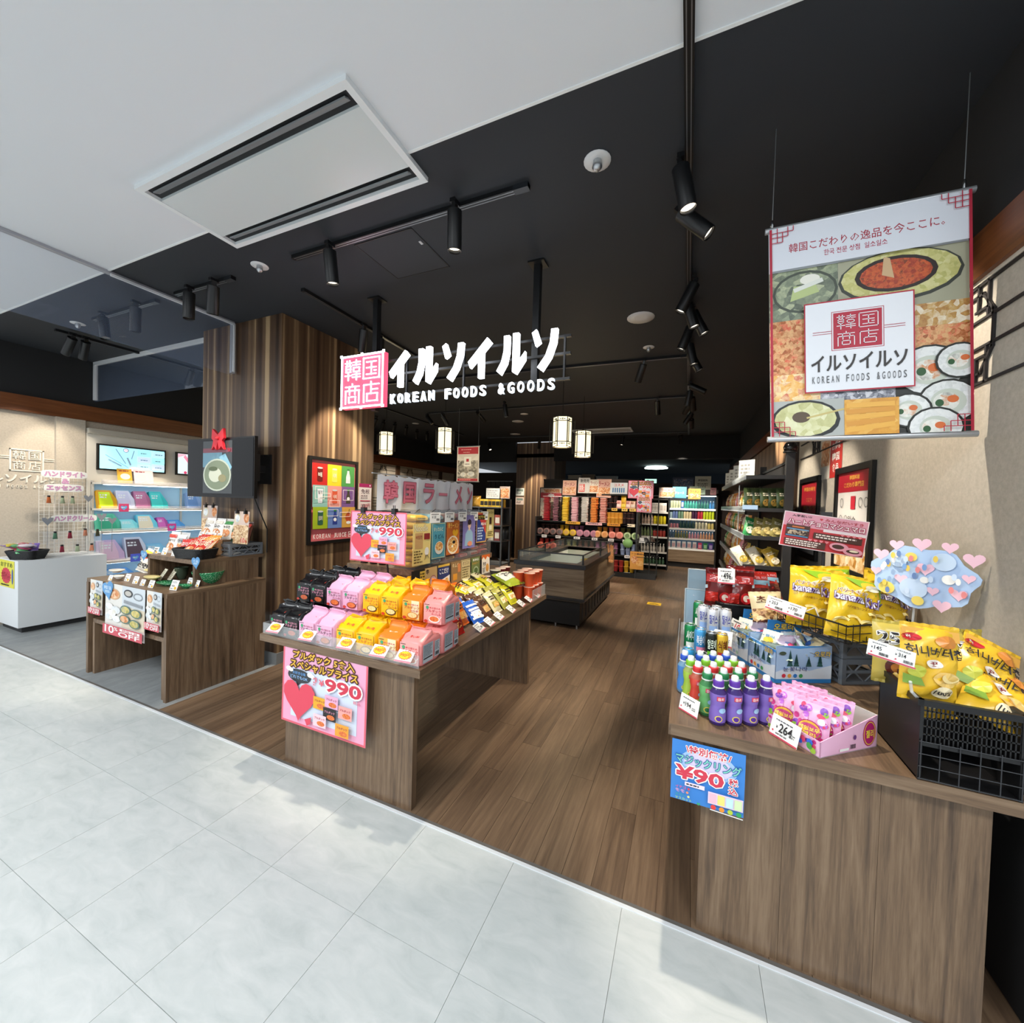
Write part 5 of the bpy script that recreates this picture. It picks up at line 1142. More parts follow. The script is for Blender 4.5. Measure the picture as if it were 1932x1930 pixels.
for nm, px, py, lab in (('orange', 92, 943, 'left'), ('pale green', 118, 944, 'middle'), ('pale green', 137, 944, 'right')): tube_at(nm, px, py, -6.60, nm+' hand cream tube clipped on the wire grid, '+lab)
for nm, px, py, lab in (('green', 104, 1011, 'first'), ('red', 132, 1010, 'second'), ('peach', 161, 1005, 'third'), ('olive', 184, 1006, 'fourth')): tube_at(nm, px, py, -6.485, nm+' hand cream tube on the upper acrylic step, %s from the left' % lab)
for nm, px, py, lab in (('red', 117, 1036, 'first'), ('pale green', 146, 1035, 'second'), ('peach', 173, 1033, 'third')): tube_at(nm, px, py, -6.415, nm+' hand cream tube on the lower acrylic step, %s from the left' % lab)
# cut-out word signs
def word_sign(label, lines, px0, px1, py0, py1, x):
    a0, a1 = X(px0, py1, x), X(px1, py1, x); w_ = abs(a1.y-a0.y); h_ = X(px0, py0, x).z-a0.z
    M = sheet_M((x, min(a0.y, a1.y), a0.z), (0, 1, 0)); n = len(lines); b = MB()
    for k, (tx, u0, u1) in enumerate(lines):
        y0 = h_*(n-1-k)/n; hh = h_/n; r = hh*.45; pts = []
        for q in range(20): t_ = 2*pi*q/20; pts.append((w_*(u0+u1)/2+math.copysign(abs(cos(t_))**.4, cos(t_))*w_*(u1-u0)/2, y0+hh*.5+math.copysign(abs(sin(t_))**.5, sin(t_))*hh*.56))
        b.prism(pts, -.003, .0001*k, WHITE)
    o = b.build('word_sign', None, None, False, M); tag(o, label, 'sign')
    (MB().cyl((w_*.5, h_*.1, -.006), (w_*.5, WC-a0.z+.27, -.006), .003, WG, 6) if len(lines) == 1 else MB().cyl((w_*.5, h_*.2, -.004), (w_*.5, h_*.2, -.072), .003, WG, 6)).build('stem', o, None, True)
    a = Art(); a.base = .0005
    for k, (tx, u0, u1) in enumerate(lines): y0 = h_*(n-1-k)/n; hh = h_/n; a.text(tx, w_*(u0+.07*(u1-u0)), y0+hh*.14, w_*(u1-.07*(u1-u0)), y0+hh*.86, C('e2aacb', .5), .015, C('b07ab0', .5), .003)
    a.b.build('lettering', o, None, True)
word_sign('white cut-out sign in pink letters above the wire grid', [('ハンドライト', 0, 1), ('&', .42, .6), ('エッセンス', .06, .92)], 77, 165, 886, 926, -6.55)
word_sign('white cut-out hand cream sign in pink letters above the tubes', [('ハンドクリーム', 0, 1)], 96, 183, 972, 985, -6.5)
for px, py, r, lab in ((90, 983, .05, 'left of the hand cream sign'), (167, 940, .045, 'right of the wire grid'), (192, 975, .05, 'before the lit shelves, left'), (212, 982, .045, 'before the lit shelves, right')):
    c = X(px, py, -6.46); b = MB(); pts = [(0, -r), (-r*.8, r*.1), (-r*.9, r*.7), (-r*.3, r*.75), (0, r*.3), (r*.3, r*.75), (r*.9, r*.7), (r*.8, r*.1)]
    b.prism(pts[::-1], -.004, 0, C('8f939a', .5)); o = b.build('heart_card', None, None, False, sheet_M(c, (0, 1, 0))); tag(o, 'grey heart-shaped card '+lab, 'card'); MB().cyl((0, 0, -.006), (0, WC-c.z+.003, -.006), .0025, STEEL, 6).build('stem', o, None, True)
# shop mark on the beige wall: white letters proud of the wall
M = sheet_M((LX+.001, 1.60, 1.4), (0, 1, 0)); WL = C('ede6da', .5); b = MB(); T_ = lambda tx, y0, z0, y1, z1, off=.01: b.solid_text(tx, y0-1.6, z0-1.4, y1-1.6, z1-1.4, 0, .012, WL, M, off)
def fr(y0, z0, y1, z1, t_):
    for q in (((y0, z0), (y1, z0+t_)), ((y0, z1-t_), (y1, z1)), ((y0, z0), (y0+t_, z1)), ((y1-t_, z0), (y1, z1))): b.bb((q[0][0]-1.6, q[0][1]-1.4, 0), (q[1][0]-1.6, q[1][1]-1.4, .01), WL, M)
fr(1.855, 1.69, 2.115, 1.935, .012)
T_('韓', 1.88, 1.82, 1.975, 1.915, .0); T_('国', 1.995, 1.82, 2.09, 1.915, .0); T_('商', 1.88, 1.71, 1.975, 1.805, .0); T_('店', 1.995, 1.71, 2.09, 1.805, .0)
for z in (1.825, 1.845): b.bb((1.61-1.6, z-1.4, 0), (1.855-1.6, z-1.392, .01), WL, M).bb((2.115-1.6, z-1.4-.008, 0), (2.22-1.6, z-1.4, .01), WL, M)
T_('イルソイルソ', 1.605, 1.565, 2.235, 1.655, .02); [T_(ch, 1.61+.0326*k, 1.505, 1.61+.0326*k+.02, 1.535, .012) for k, ch in enumerate('KOREAN FOODS &GOODS') if ch != ' ']
o = b.build('wall_lettering'); tag(o, 'white raised shop mark lettering on the beige left wall', 'lettering')
# ================================================================ lit shelf unit on the left wall
UX = -6.80
LBL = C('a9d3f2', .5)
g = thing('lit_shelf_unit', 'white lit shelf unit with pale blue back on the left wall', 'shelf unit', (-6.7, 3.3, 0)); WU = C('e2ddd2', .5)
MB().bb((-6.85, 2.46, .0), (UX, 4.4, 2.2), WU).build('back_panel', g); MB().bb((UX, 2.46, 2.2), (UX+.06, 4.4, 2.26), C('b9b4a8', .5)).bb((-6.85, 2.46, 2.2), (UX, 4.4, 2.26), C('b9b4a8', .5)).build('cornice', g)
MB().bb((UX, 2.50, .12), (UX+.006, 4.4, 1.58), LBL).build('lit_back', g)
MB().bb((UX, 2.46, 0), (UX+.26, 4.4, .12), WU).build('base', g)
SH = [1.60, 1.275, .995, .62, .36]
for k, z in enumerate(SH):
    MB().bb((UX, 2.5, z-.022), (UX+.26, 4.4, z), WU).build('shelf_board', g)
    MB().bb((UX+.26, 2.5, z-.022), (UX+.268, 4.4, z+.035), glass('f2eef0', .25, .1)).build('price_rail', g)
    if k < 4:
        MB().bb((UX+.20, 2.54, z-.03), (UX+.215, 4.36, z-.022), C('dff1ff', .5, 0, 7.)).build('light_strip', g)
for y in (2.5, 3.45, 4.38): MB().bb((UX, y, .12), (UX+.03, y+.02, 1.62), C('c9c6be', .4)).build('upright', g)
def screen(y0, y1, label, art, lit):
    s = thing('screen', label, 'screen', (-6.77, (y0+y1)/2, 1.76)); M = sheet_M((-6.755, y0, 1.757), (0, 1, 0)); w_, h_ = y1-y0, .328
    MB().bb((0, 0, -.03), (w_, h_, 0), BLACK, M).build('bezel', s); MB().bb((.022, .02, 0), (w_-.022, h_-.02, .002), C(lit, .3, 0, .9), M).build('display', s)
    a = Art(M); a.base = .003; art(a, w_, h_); a.b.build('picture', s)
E9 = lambda c, e=.8: C(c, .4, 0, e)
def scr1(a, w, h):
    for i in range(2):
        for j in range(3): a.rect(w*(.55+.22*i), h*(.12+.27*j), w*(.75+.22*i), h*(.36+.27*j), E9(('b9e6f6', 'c4d8f2', 'a4e9f2')[(i+j) % 3])); a.scribble(w*(.6+.22*i), h*(.2+.27*j), w*(.72+.22*i), h*(.26+.27*j), 1, E9('6f8c9c', .3))
    for (x0, y0, x1, y1, wd) in ((.1, .6, .42, .15, .02), (.24, .85, .38, .3, .03), (.14, .42, .32, .2, .05), (.4, .55, .45, .25, .06), (.5, .85, .46, .5, .03)): a.line((w*x0, h*y0), (w*x1, h*y1), h*wd, E9('8aa0b8', .5))
    a.ring(w*.38, h*.83, w*.04, h*.085, .006, E9('7a5a78', .4)); a.disc(w*.38, h*.83, w*.028, h*.06, E9('efd3dc')); a.disc(w*.5, h*.1, w*.07, h*.09, E9('f0c4cc'))
screen(2.541, 3.262, 'wide lit screen of pale blue cosmetics over the lit shelves', scr1, 'a6e8f8')
screen(3.385, 4.1, 'lit screen with pink shapes partly behind the television', lambda a, w, h: (a.poly([(w*.03, h*.93), (w*.03, h*.75), (w*.2, h*.93)], E9('f0b4c4')), a.poly([(w*.12, h*.8), (w*.16, h*.9), (w*.26, h*.6), (w*.2, h*.55)], E9('ef8fa8')), a.disc(w*.16, h*.12, w*.03, h*.06, E9('d0406a'))), 'd4f0fa')
def panel_box(label, y0, z, w, h, c, c2=None, slant=.05, px=UX+.12):
    M = sheet_M((px, y0, z+.001), (0, 1, 0), (-.25, 0, 1))
    b = MB(); b.prism([(0, 0), (w+slant, 0), (w+slant, h*.35), (w*.85, h), (0, h)], -.06, 0, C(c, .4)); o = b.build('cosmetics_stand', None, None, False, M); tag(o, label, 'display stand')
    if c2: a = Art(); a.poly([(w*.08, h*.06), (w*.95, h*.06), (w*.95, h*.35), (w*.78, h*.9), (w*.08, h*.9)], C(c2, .4)); a.scribble(w*.15, h*.55, w*.7, h*.8, 2, C('e8eef2', .4)); a.b.build('print', o, None, True)
for y0, c, c2, lab in ((2.53, 'd9a21c', 'd3ee2c', 'neon yellow'), (2.71, 'dadcf4', 'd0d2f0', 'pale lavender'), (2.89, 'b06a92', 'c07aa2', 'mauve'), (3.06, '35bfc4', '4ad6d4', 'turquoise'), (3.5, '8fb0e2', '6f9ad8', 'blue')):
    panel_box(lab+' cosmetics panel on the upper lit shelf', y0, 1.275, .15, .235, c, c2)
for y0, w_, h_, c, c2, lab in ((2.52, .2, .22, '4fb99c', '3fae8c', 'green'), (2.74, .16, .14, '7fdde8', '9be6ee', 'aqua'), (2.92, .18, .2, '6fd0ea', 'e8e0c8', 'sky blue'), (3.14, .1, .16, 'b04aa0', 'd06ac0', 'magenta'), (3.26, .16, .12, '4a9ae0', '5aaaf0', 'bright blue')):
    panel_box(lab+' cosmetics panel on the middle lit shelf', y0, .995, w_, h_, c, c2)
for y0, w_, h_, c, c2, lab in ((2.54, .2, .26, 'c9b0d8', 'e3c3dd', 'lilac'), (2.8, .2, .28, 'cfd6ea', '5a4a5a', 'dark hair photo'), (3.02, .2, .18, '7fc4ee', '8fd0f4', 'light blue')):
    panel_box(lab+' panel on the lower lit shelf', y0, .62, w_, h_, c, c2)
panel_box('blue striped panel on the bottom lit shelf', 2.56, .36, .3, .15, '5a9ae0', '8fc0f0')
for y0, z, c, lab in ((2.72, 1.61, 'd3a02c', 'gold leaflet on top of the lit shelves'), (2.89, 1.61, 'e3c9cc', 'pink leaflet with figures on top of the lit shelves')):
    board('leaflet', lab, 'leaflet', sheet_M((UX+.1, y0, z-.008), (0, 1, 0), (-.2, 0, 1)), .15 if c[0] == 'd' else .21, .19, C(c, .5), lambda a: (a.disc(.08, .09, .05, .04, C('f0e0c8', .5)), a.scribble(.02, .15, .13, .175, 1, DRED)), .002)
for y0, z, c, lab in ((2.66, 1.24, 'd44a78', 'pink tag on the upper lit shelf rail'), (3.18, .97, 'd44aa0', 'magenta tag on the middle lit shelf rail'), (2.78, .595, '5a6ae0', 'violet tag on the lower lit shelf rail')):
    board('shelf_tag', lab, 'tag', sheet_M((UX+.272, y0, z), (0, 1, 0)), .1, .1, C(c, .4), lambda a: (a.heart(.05, .05, .035, C('6ab0e8', .4)), a.scribble(.025, .045, .075, .06, 1, WHITE)), .002)
# ================================================================ chest freezer
fx0, fx1, fy0, fy1 = -1.975, -1.085, 4.66, 6.78
g = thing('chest_freezer', 'wood-clad island chest freezer with glass rim in the aisle', 'freezer', (-1.53, 5.72, 0))
MB().bb((fx0+.06, fy0+.06, .05), (fx1-.06, fy1-.06, .36), C('0b0b0c', .5)).build('plinth', g)
for x in (fx0+.1, -1.45, fx1-.1):
    for y in (fy0+.1, fy1-.1): MB().cyl((x, y, 0), (x, y, .06), .012, STEEL, 8).build('foot', g)
MB().bb((fx0+.01, fy0+.01, .385), (fx1-.01, fy0+.03, .735), W_FRZ).bb((fx0+.01, fy1-.03, .385), (fx1-.01, fy1-.01, .735), W_FRZ).bb((fx0+.01, fy0+.03, .385), (fx0+.03, fy1-.03, .735), W_FRZ_Y).bb((fx1-.03, fy0+.03, .385), (fx1-.01, fy1-.03, .735), W_FRZ_Y).build('cladding', g)
b = MB()
for z, s, m in ((.372, .012, C('3a3a3b', .3, .4)), (.352, .0, C('55514b', .25, .6))): b.bb((fx0-s, fy0-s, z-.012), (fx1+s, fy1+s, z+.012), m)
b.build('lower_rail', g)
RM = C('3b3c3e', .35, .2); wl_ = .13
b = MB(); b.bb((fx0-.01, fy0-.01, .735), (fx1+.01, fy0+wl_, .785), RM).bb((fx0-.01, fy1-wl_, .735), (fx1+.01, fy1+.01, .785), RM).bb((fx0-.01, fy0+wl_, .735), (fx0+wl_, fy1-wl_, .785), RM).bb((fx1-wl_, fy0+wl_, .735), (fx1+.01, fy1-wl_, .785), RM)
b.build('rim', g)
WI = C('d9dfd6', .4)
b = MB(); ix0, ix1, iy0, iy1 = fx0+wl_, fx1-wl_, fy0+wl_, fy1-wl_
b.bb((ix0-.02, iy0-.02, .45), (ix0, iy1+.02, .782), WI).bb((ix1, iy0-.02, .45), (ix1+.02, iy1+.02, .782), WI).bb((ix0, iy0-.02, .45), (ix1, iy0, .782), WI).bb((ix0, iy1, .45), (ix1, iy1+.02, .782), WI).bb((ix0, iy0, .44), (ix1, iy1, .46), WI).bb((ix0, 5.70, .46), (ix1, 5.74, .77), WI).build('liner', g)
GF = glass('cfe2dc', .05, .02)
b = MB()
for a, e in (((fx0+.03, fy0+.03, .785), (fx1-.03, fy0+.036, .895)), ((fx0+.03, fy1-.036, .785), (fx1-.03, fy1-.03, .895)), ((fx0+.03, fy0+.03, .785), (fx0+.036, fy1-.03, .895)), ((fx1-.036, fy0+.03, .785), (fx1-.03, fy1-.03, .895))): b.bb(a, e, GF)
b.build('glass_wall', g)
b = MB(); F_ = C('4a4c4e', .3, .6); z_ = .9
for a, e in (((fx0+.03, fy0+.033, z_), (fx1-.03, fy0+.033, z_)), ((fx0+.03, fy1-.033, z_), (fx1-.03, fy1-.033, z_)), ((fx0+.033, fy0+.03, z_), (fx0+.033, fy1-.03, z_)), ((fx1-.033, fy0+.03, z_), (fx1-.033, fy1-.03, z_))): b.cyl(a, e, .009, F_, 8)
for x in (fx0+.033, fx1-.033):
    for y in (fy0+.033, 5.72, fy1-.033): b.cyl((x, y, .785), (x, y, z_), .012, F_, 8)
b.build('glass_frame', g)
b = MB()
for k in range(10): b.bb((fx1-.061, 4.85+.18*k, .1), (fx1-.052, 4.95+.18*k, .32), C('2a2b2c', .5))
b.build('vent', g)
SFG = [('white', 'd9d4cc', 'b5443c'), ('brown', 'a3714c', 'e3d6c0'), ('silver', 'b9bfc4', '6a4a3a'), ('tan', 'c9a878', '7a3a2a')]
for k in range(10):
    nm, c1, c2 = SFG[k % 4]
    fb = bag('frozen_pack', .17, .2, .05, C(c1, .35), lambda a: (a.rect(-.06, .06, .06, .14, C(c2, .4)), a.scribble(-.05, .15, .05, .175, 1, INK)), None, .005, k+1., 5, 6)
    dup(fb, MX.Translation((ix0+.12+.19*(k % 3), 5.82+.2*(k//3), .62-.01*(k % 2))) @ MX.Rotation(.2*k, 4, 'Z') @ MX.Rotation(.15*(k % 3), 4, 'X'), '%s frozen food pack in the far half of the freezer, %s from the divider' % (nm, ORD[k]), 'frozen packs in the freezer')
for k in range(3):
    y = 6.15+.13*k
    board('recipe_strip', 'orange printed strip hanging over the freezer side, %s from the front' % ORD[k], 'leaflet', sheet_M((fx1+.014, y, .64-.02*k), (.1, 1, 0), (-.12 if k == 0 else -.05, .1-.1*k, 1)), .1, .27, C('c98a52', .5), lambda a: (a.rect(.01, .02, .09, .12, C('dba26a', .5)), a.disc(.05, .17, .03, .04, STW), a.scribble(.02, .04, .08, .11, 3, C('7a3a22', .5))), .002, None)
board('floor_note', 'small yellow notice on the freezer rim', 'notice', sheet_M((fx1-.11, 5.1, .787), (0, 1, 0), (-1, 0, 0)), .2, .06, C('d9c832', .5), lambda a: a.scribble(.02, .012, .18, .048, 2, INK), .001)
# ================================================================ generic small goods
def bottle_proto(kind, c, capc, r, h, lab=None):
    g = thing(kind, kind, 'bottle'); m = C(c, .18, 0, 0, 1, .6)
    if kind == 'can':
        MB().lathe([(r*.85, 0), (r, h*.06), (r, h*.88), (r*.82, h*.97), (r*.82, h)], (0, 0, 0), m, 12).lathe([(r*.82, h), (r*.7, h-.003), (.0001, h-.003)], (0, 0, 0), STEEL, 12).build('can_body', g)
    elif kind == 'jar':
        MB().lathe([(r*.9, 0), (r, h*.08), (r, h*.75), (r*.8, h*.84)], (0, 0, 0), m, 10).build('jar_body', g); MB().lathe([(r*.88, h*.84), (r*.88, h), (.0001, h)], (0, 0, 0), C(capc, .4), 10).build('lid', g)
    elif kind == 'carton':
        MB().bb((-r, -r, 0), (r, r, h), m).build('carton_body', g)
        if capc: MB().bb((-r*.8, -r*1.03, h*.2), (r*.8, -r*.99, h*.75), C(capc, .5)).build('print', g)
    else:
        MB().lathe([(r*.9, 0), (r, h*.05), (r, h*.55), (r*.42, h*.78), (r*.4, h*.92)], (0, 0, 0), m, 10).build('bottle_body', g); MB().lathe([(r*.46, h*.9), (r*.46, h), (.0001, h)], (0, 0, 0), C(capc, .4), 10).build('cap', g)
    if lab: MB().lathe([(r*1.01, h*.16), (r*1.01, h*.5)], (0, 0, 0), C(lab, .5), 10).build('label', g)
    return g
# ================================================================ long shelf gondola across the back
GY = 8.72; gx0, gx1 = -3.18, -.985
g = thing('shelf_gondola', 'long black shelf gondola of noodles across the back', 'shelf unit', (-2.08, 9.0, 0)); BG_ = C('151517', .55)
MB().bb((gx0, GY+.40, 0), (gx1, GY+.43, 2.02), C('1c1512', .6)).build('back_panel', g)
MB().bb((gx0, GY-.02, 0), (gx1, GY+.4, .1), BG_).build('base', g)
GS = [(.1, gx0, gx1), (.46, gx0, gx1), (.785, gx0, gx1), (1.115, gx0, gx1), (1.44, -1.62, gx1), (1.74, -1.72, gx1)]
for z, a, e in GS: MB().bb((a, GY, z-.025), (e, GY+.4, z), BG_).build('shelf_board', g)
MB().bb((gx1, GY-.02, 0), (gx1+.03, GY+.43, 2.02), C('303336', .45)).build('end_panel', g); MB().bb((gx0-.03, GY-.02, 0), (gx0, GY+.43, 1.2), BG_).build('end_panel', g)
MB().bb((gx0, GY+.38, 2.02), (gx1+.03, GY+.46, 2.08), C('1c1512', .6)).build('header', g)
STK = [('red', 'b3202c', '7a141c', -2.96), ('black', '221d20', 'd98aa0', -2.73), ('yellow', 'e2b71f', 'f3df6a', -2.52), ('pink', 'e0a5b4', 'f6dfe2', -2.31), ('white', 'dcdad6', 'b0a8a0', -2.09), ('orange', 'd9772c', 'f0b060', -1.88), ('coral', 'd07a6a', 'f0d6cc', -1.68)]
for nm, c1, c2, x in STK:
    p = thing('hanging_noodle_pack', 'x', 'noodle pack'); b = MB(); n = 12; w_ = .15; d_ = .17; hh = .034
    vs = []
    for z, s in ((0, .7), (.008, 1.), (.024, 1.), (hh, .7)):
        for k in range(n): t_ = 2*pi*(k+.5)/n; vs.append((math.copysign(abs(cos(t_))**.35, cos(t_))*w_/2*s, math.copysign(abs(sin(t_))**.5, sin(t_))*d_/2*s, z))
    b.add(vs, [(j*n+k, j*n+(k+1) % n, (j+1)*n+(k+1) % n, (j+1)*n+k) for j in range(3) for k in range(n)], C(c1, .3), True).add(vs[-n:], [tuple(range(n))], C(c2, .3)); b.build('film', p)
    MB().bb((-w_*.4, -d_/2-.001, .011), (w_*.4, -d_/2+.003, .02), C(c2, .4)).build('print', p)
    for k in range(15): dup(p, at(x+random.uniform(-.006, .006), GY+.06+random.uniform(-.008, .008), 1.117+.036*k, random.uniform(-.06, .06)), '%s noodle pack in the back gondola stacks, %s from the bottom' % (nm, ORD[k]), nm+' pack stack on the back gondola')
MB().cyl((-3.05, GY+.0, 1.665), (-1.6, GY+.0, 1.665), .006, STEEL, 6).build('hook_rail', g)
CUPK = {k: cup(c, l, .115, .052) for k, (c, l) in {'orange': ('d99a3c', 'e9c27a'), 'black': ('2a2022', 'd08a7a'), 'purple': ('8a5a7a', 'c9a0b8'), 'pink': ('d98a9a', 'e8b4b8'), 'yellow': ('c9a02c', 'e9cf5a'), 'coral': ('d9786a', 'f0a898'), 'olive': ('6a6a3a', 'c9c9a0'), 'brown': ('5a3a34', '9a6a5a'), 'red': ('9a2a2a', 'c95a4a'), 'blue': ('8a9ac0', 'd0d9e8')}.items()}
def cup_row(kinds, x0, dx, z, y, where, stack=1, step=.117):
    for k, nm in enumerate(kinds):
        for s in range(stack): dup(CUPK[nm], at(x0+dx*k, y, z+.001+step*s), '%s cup, %s from left%s, %s' % (nm, ORD[k], (', lower' if s == 0 else ', upper') if stack > 1 else '', where), 'cups on the back gondola')
cup_row(['orange']*4+['black']*3, -1.56, .082, 1.116, GY+.08, 'shelf under the top goods', 2, .117)
cup_row(['black']*4+['yellow']*2+['purple']*3, -3.1, .115, .786, GY+.22, 'upright on the long middle shelf', 2)
cup_row(['orange', 'orange', 'coral', 'coral', 'olive', 'olive'], -1.78, .125, .786, GY+.22, 'upright on the middle shelf right half', 2)
def tilted_bowl(c, lc):
    g = thing('bowl_noodle', 'b', 'cup noodle'); MB().lathe([(.055, -.05), (.074, 0)], (0, 0, 0), C(c, .4), 16).build('bowl_body', g); MB().lathe([(.077, 0), (.077, .003), (.0001, .004)], (0, 0, 0), C(lc, .4), 16).lathe([(.045, .0045), (.0001, .005)], (0, 0, 0), C(c, .4), 12).build('lid', g); return g
TBW = {k: tilted_bowl(*v) for k, v in {'dark': ('3a2a2c', '8a6a66'), 'yellow': ('b98a22', 'e3bc3c'), 'mauve': ('9a6078', 'c98aa0'), 'orange': ('c9803c', 'e9b07a'), 'coral': ('cc6a5e', 'ee9a8c'), 'green': ('5a7a44', 'b9cfa0'), 'red': ('9a3028', 'd0705a')}.items()}
def tb_row(kinds, x0, dx, z, where):
    for k, nm in enumerate(kinds): dup(TBW[nm], MX.Translation((x0+dx*k, GY+.07, z+.082)) @ MX.Rotation(pi/2-.25, 4, 'X'), '%s bowl noodle tilted forward, %s from left, %s' % (nm, ORD[k], where), 'tilted bowls on the back gondola')
tb_row(['dark']*4+['yellow']*2+['mauve']*3, -3.12, .155, .786, 'long middle shelf, left half'); tb_row(['orange']*2+['coral']*2+['green']*2, -1.8, .158, .786, 'long middle shelf, right half')
cup_row(['red']*3+['brown']*2+['olive']*2+['brown']*3+['purple']*4, -3.1, .13, .461, GY+.15, 'lower shelf behind the freezer', 2, .117)
tb_row(['red']*3, -3.1, .155, .461, 'lower shelf at the far left')
cup_row(['blue']*3, -1.25, .11, .461, GY+.06, 'lower shelf at the right end', 2)
cup_row(['red', 'red', 'yellow', 'yellow'], -1.38, .11, .101, GY+.06, 'bottom deck at the right end', 2)
TP = [('black and pink', '231c20', 'd58a94'), ('pink', 'e0a5a2', 'f0d0c8')]
for k in range(2):
    for s in range(2):
        for t_ in range(1): dup(CUPK['black'], at(-1.54+.1*k, GY+.1, 1.441+.13*s), 'black cup noodle on the top gondola shelf, %s, %s' % (('left', 'right')[k], ('lower', 'upper')[s]), 'cups on the back gondola')
for k, (nm, c1, c2) in enumerate((('pink', 'e5a8a2', 'f6e0da'), ('yellow', 'e6b41c', 'f3da5a'), ('pink', 'e5a8a2', 'f6e0da'), ('peach', 'eac0a0', 'f6e6d6'), ('pink', 'e5a8a2', 'f6e0da'))):
    bp_ = bag('snack_pouch', .11, .16 if k != 1 else .26, .04, C(c1, .35), lambda a: (a.rect(-.04, .03, .04, .09, C(c2, .4)), a.scribble(-.035, .1, .035, .13, 2, DRED)), None, .003, k+.5, 5, 5)
    dup(bp_, MX.Translation((-1.36+.095*k, GY+.06, 1.442)) @ MX.Rotation(pi/2-.1, 4, 'X'), '%s pouch on the top gondola shelf, %s from the black cups' % (nm, ORD[k]), 'pouches on the top gondola shelf')
def pst(x, z, w, h, c, label, art=None, y=GY+.02, tilt=.08):
    return board('poster', label, 'poster', sheet_M((x, y, z), (1, 0, 0), (0, tilt, 1)), w, h, C(c, .5), art or (lambda a: (a.rect(w*.06, h*.1, w*.94, h*.55, STW), a.text('ラーメン', w*.12, h*.62, w*.88, h*.88, DRED))), .004)
g2 = thing('framed_poster', 'black framed red noodle poster at the left end of the gondola', 'poster', (-2.95, GY+.36, 1.13)); M = face(GY+.37, 1.13, -3.25)
MB().bb((0, 0, 0), (.55, .75, .02), BLACK, M).build('frame', g2); a = Art(M); a.base = .0205; a.rect(.02, .02, .53, .73, FOODP := food('noodle_wall_photo', ['8d8274', 'c9bda6', 'e3dac8', 'b5483a'], 16)); a.rect(.02, .5, .53, .62, C('c0303a', .5)); a.rect(.1, .63, .5, .71, STW); a.text('辛', .2, .5, .36, .61, WHITE, .02); a.b.build('print', g2)
pst(-2.60, 1.70, .31, .33, 'dba48a', 'peach poster standing over the yellow pack stack')
pst(-2.25, 1.75, .26, .34, 'c9c5c0', 'grey and red poster over the white pack stack', lambda a: (a.rect(.02, .03, .15, .2, C('c94a40', .5)), a.scribble(.03, .05, .14, .19, 5, WHITE), a.text('新発売', .05, .23, .24, .31, INK)))
pst(-2.0, 1.75, .2, .3, 'd8cfc0', 'white poster with food photos over the orange stack')
pst(-1.84, 1.66, .31, .40, 'd2a494', 'large peach poster over the coral pack stack')
pst(-1.55, 1.745, .36, .24, 'd9dde2', 'white poster of blue bottles with red heading', lambda a: ([a.rect(.05+.045*k, .03, .075+.045*k, .13, C('3a78b0', .5)) for k in range(6)], a.text('コスメ', .08, .16, .28, .22, C('c9344a', .5))))
pst(-1.17, 1.66, .5, .37, 'e0a0ba', 'pink noodle price poster high on the gondola', noodle_poster(.5, .37), GY-.03)
pst(-.66, 1.72, .36, .24, 'cfc0b4', 'poster of figures beside the juice poster at the back', None, 10.2); pst(-.36, 1.72, .3, .26, '4fa0b4', 'teal juice poster above the rear shelf', lambda a: a.text('ジュース', .05, .09, .25, .15, WHITE), 10.2); pst(-.02, 1.7, .26, .24, 'd0953a', 'orange poster at the right end above the rear shelf', None, 10.2)
board('price_poster', 'small pink noodle poster clipped on the gondola end panel', 'poster', face(GY-.04, 1.38, -.985), .29, .32, PINK, noodle_poster(.29, .32), .003)
board('menu_card', 'orange food poster low on the gondola end', 'poster', face(GY-.045, .19, -1.08), .27, .37, C('d79a4a', .5), lambda a: (a.disc(.09, .2, .07, .08, STW), a.disc(.19, .13, .07, .06, BOWL), a.text('トッポギ', .03, .3, .24, .35, C('7a3a18', .5))), .003)
RC = [(1.09, (('d9a02c', -2.5, .33), ('e3b0b4', -2.05, .36), ('d9902c', -1.58, .33), ('e4e0da', -1.3, .14), ('e8dcc0', -.98+.03-.36, .3))), (1.415, (('e0b04a', -1.5, .12), ('e8c060', -1.29, .12), ('e8c060', -1.13, .13))), (.76, (('e4e0e0', -3.05, .12), ('e4e0e0', -2.72, .12), ('e4e0e0', -2.3, .14), ('e4e0e0', -1.9, .12), ('e4e0e0', -1.55, .12), ('e4e0e0', -1.25, .13))), (.435, (('e4e0e0', -1.2, .13),)), (.075, (('e4e0e0', -1.2, .13),))]
for z, L_ in RC:
    for k, (c, x, w_) in enumerate(L_): board('shelf_label', 'shelf price label %s from left, gondola shelf edge %s from the floor' % (ORD[k], ORD[{.075: 0, .435: 1, .76: 2, 1.09: 3, 1.415: 4}[z]]), 'price card', face(GY-.006, z-.03, x), w_, .06, C(c, .5), lambda a, w_=w_: a.scribble(w_*.15, .015, w_*.85, .045, 1, INK), .002, 'shelf labels on the back gondola')
tag(MB().lathe([(.0001, 0), (.1, 0), (.1, .008), (.0001, .009)], (0, 0, 0), C('7fae6a', .5), 18).build('round_card', None, None, False, MX.Translation((-1.14, GY-.02, .72)) @ MX.Rotation(pi/2, 4, 'X')), 'round green card hanging from the gondola shelf edge', 'card')
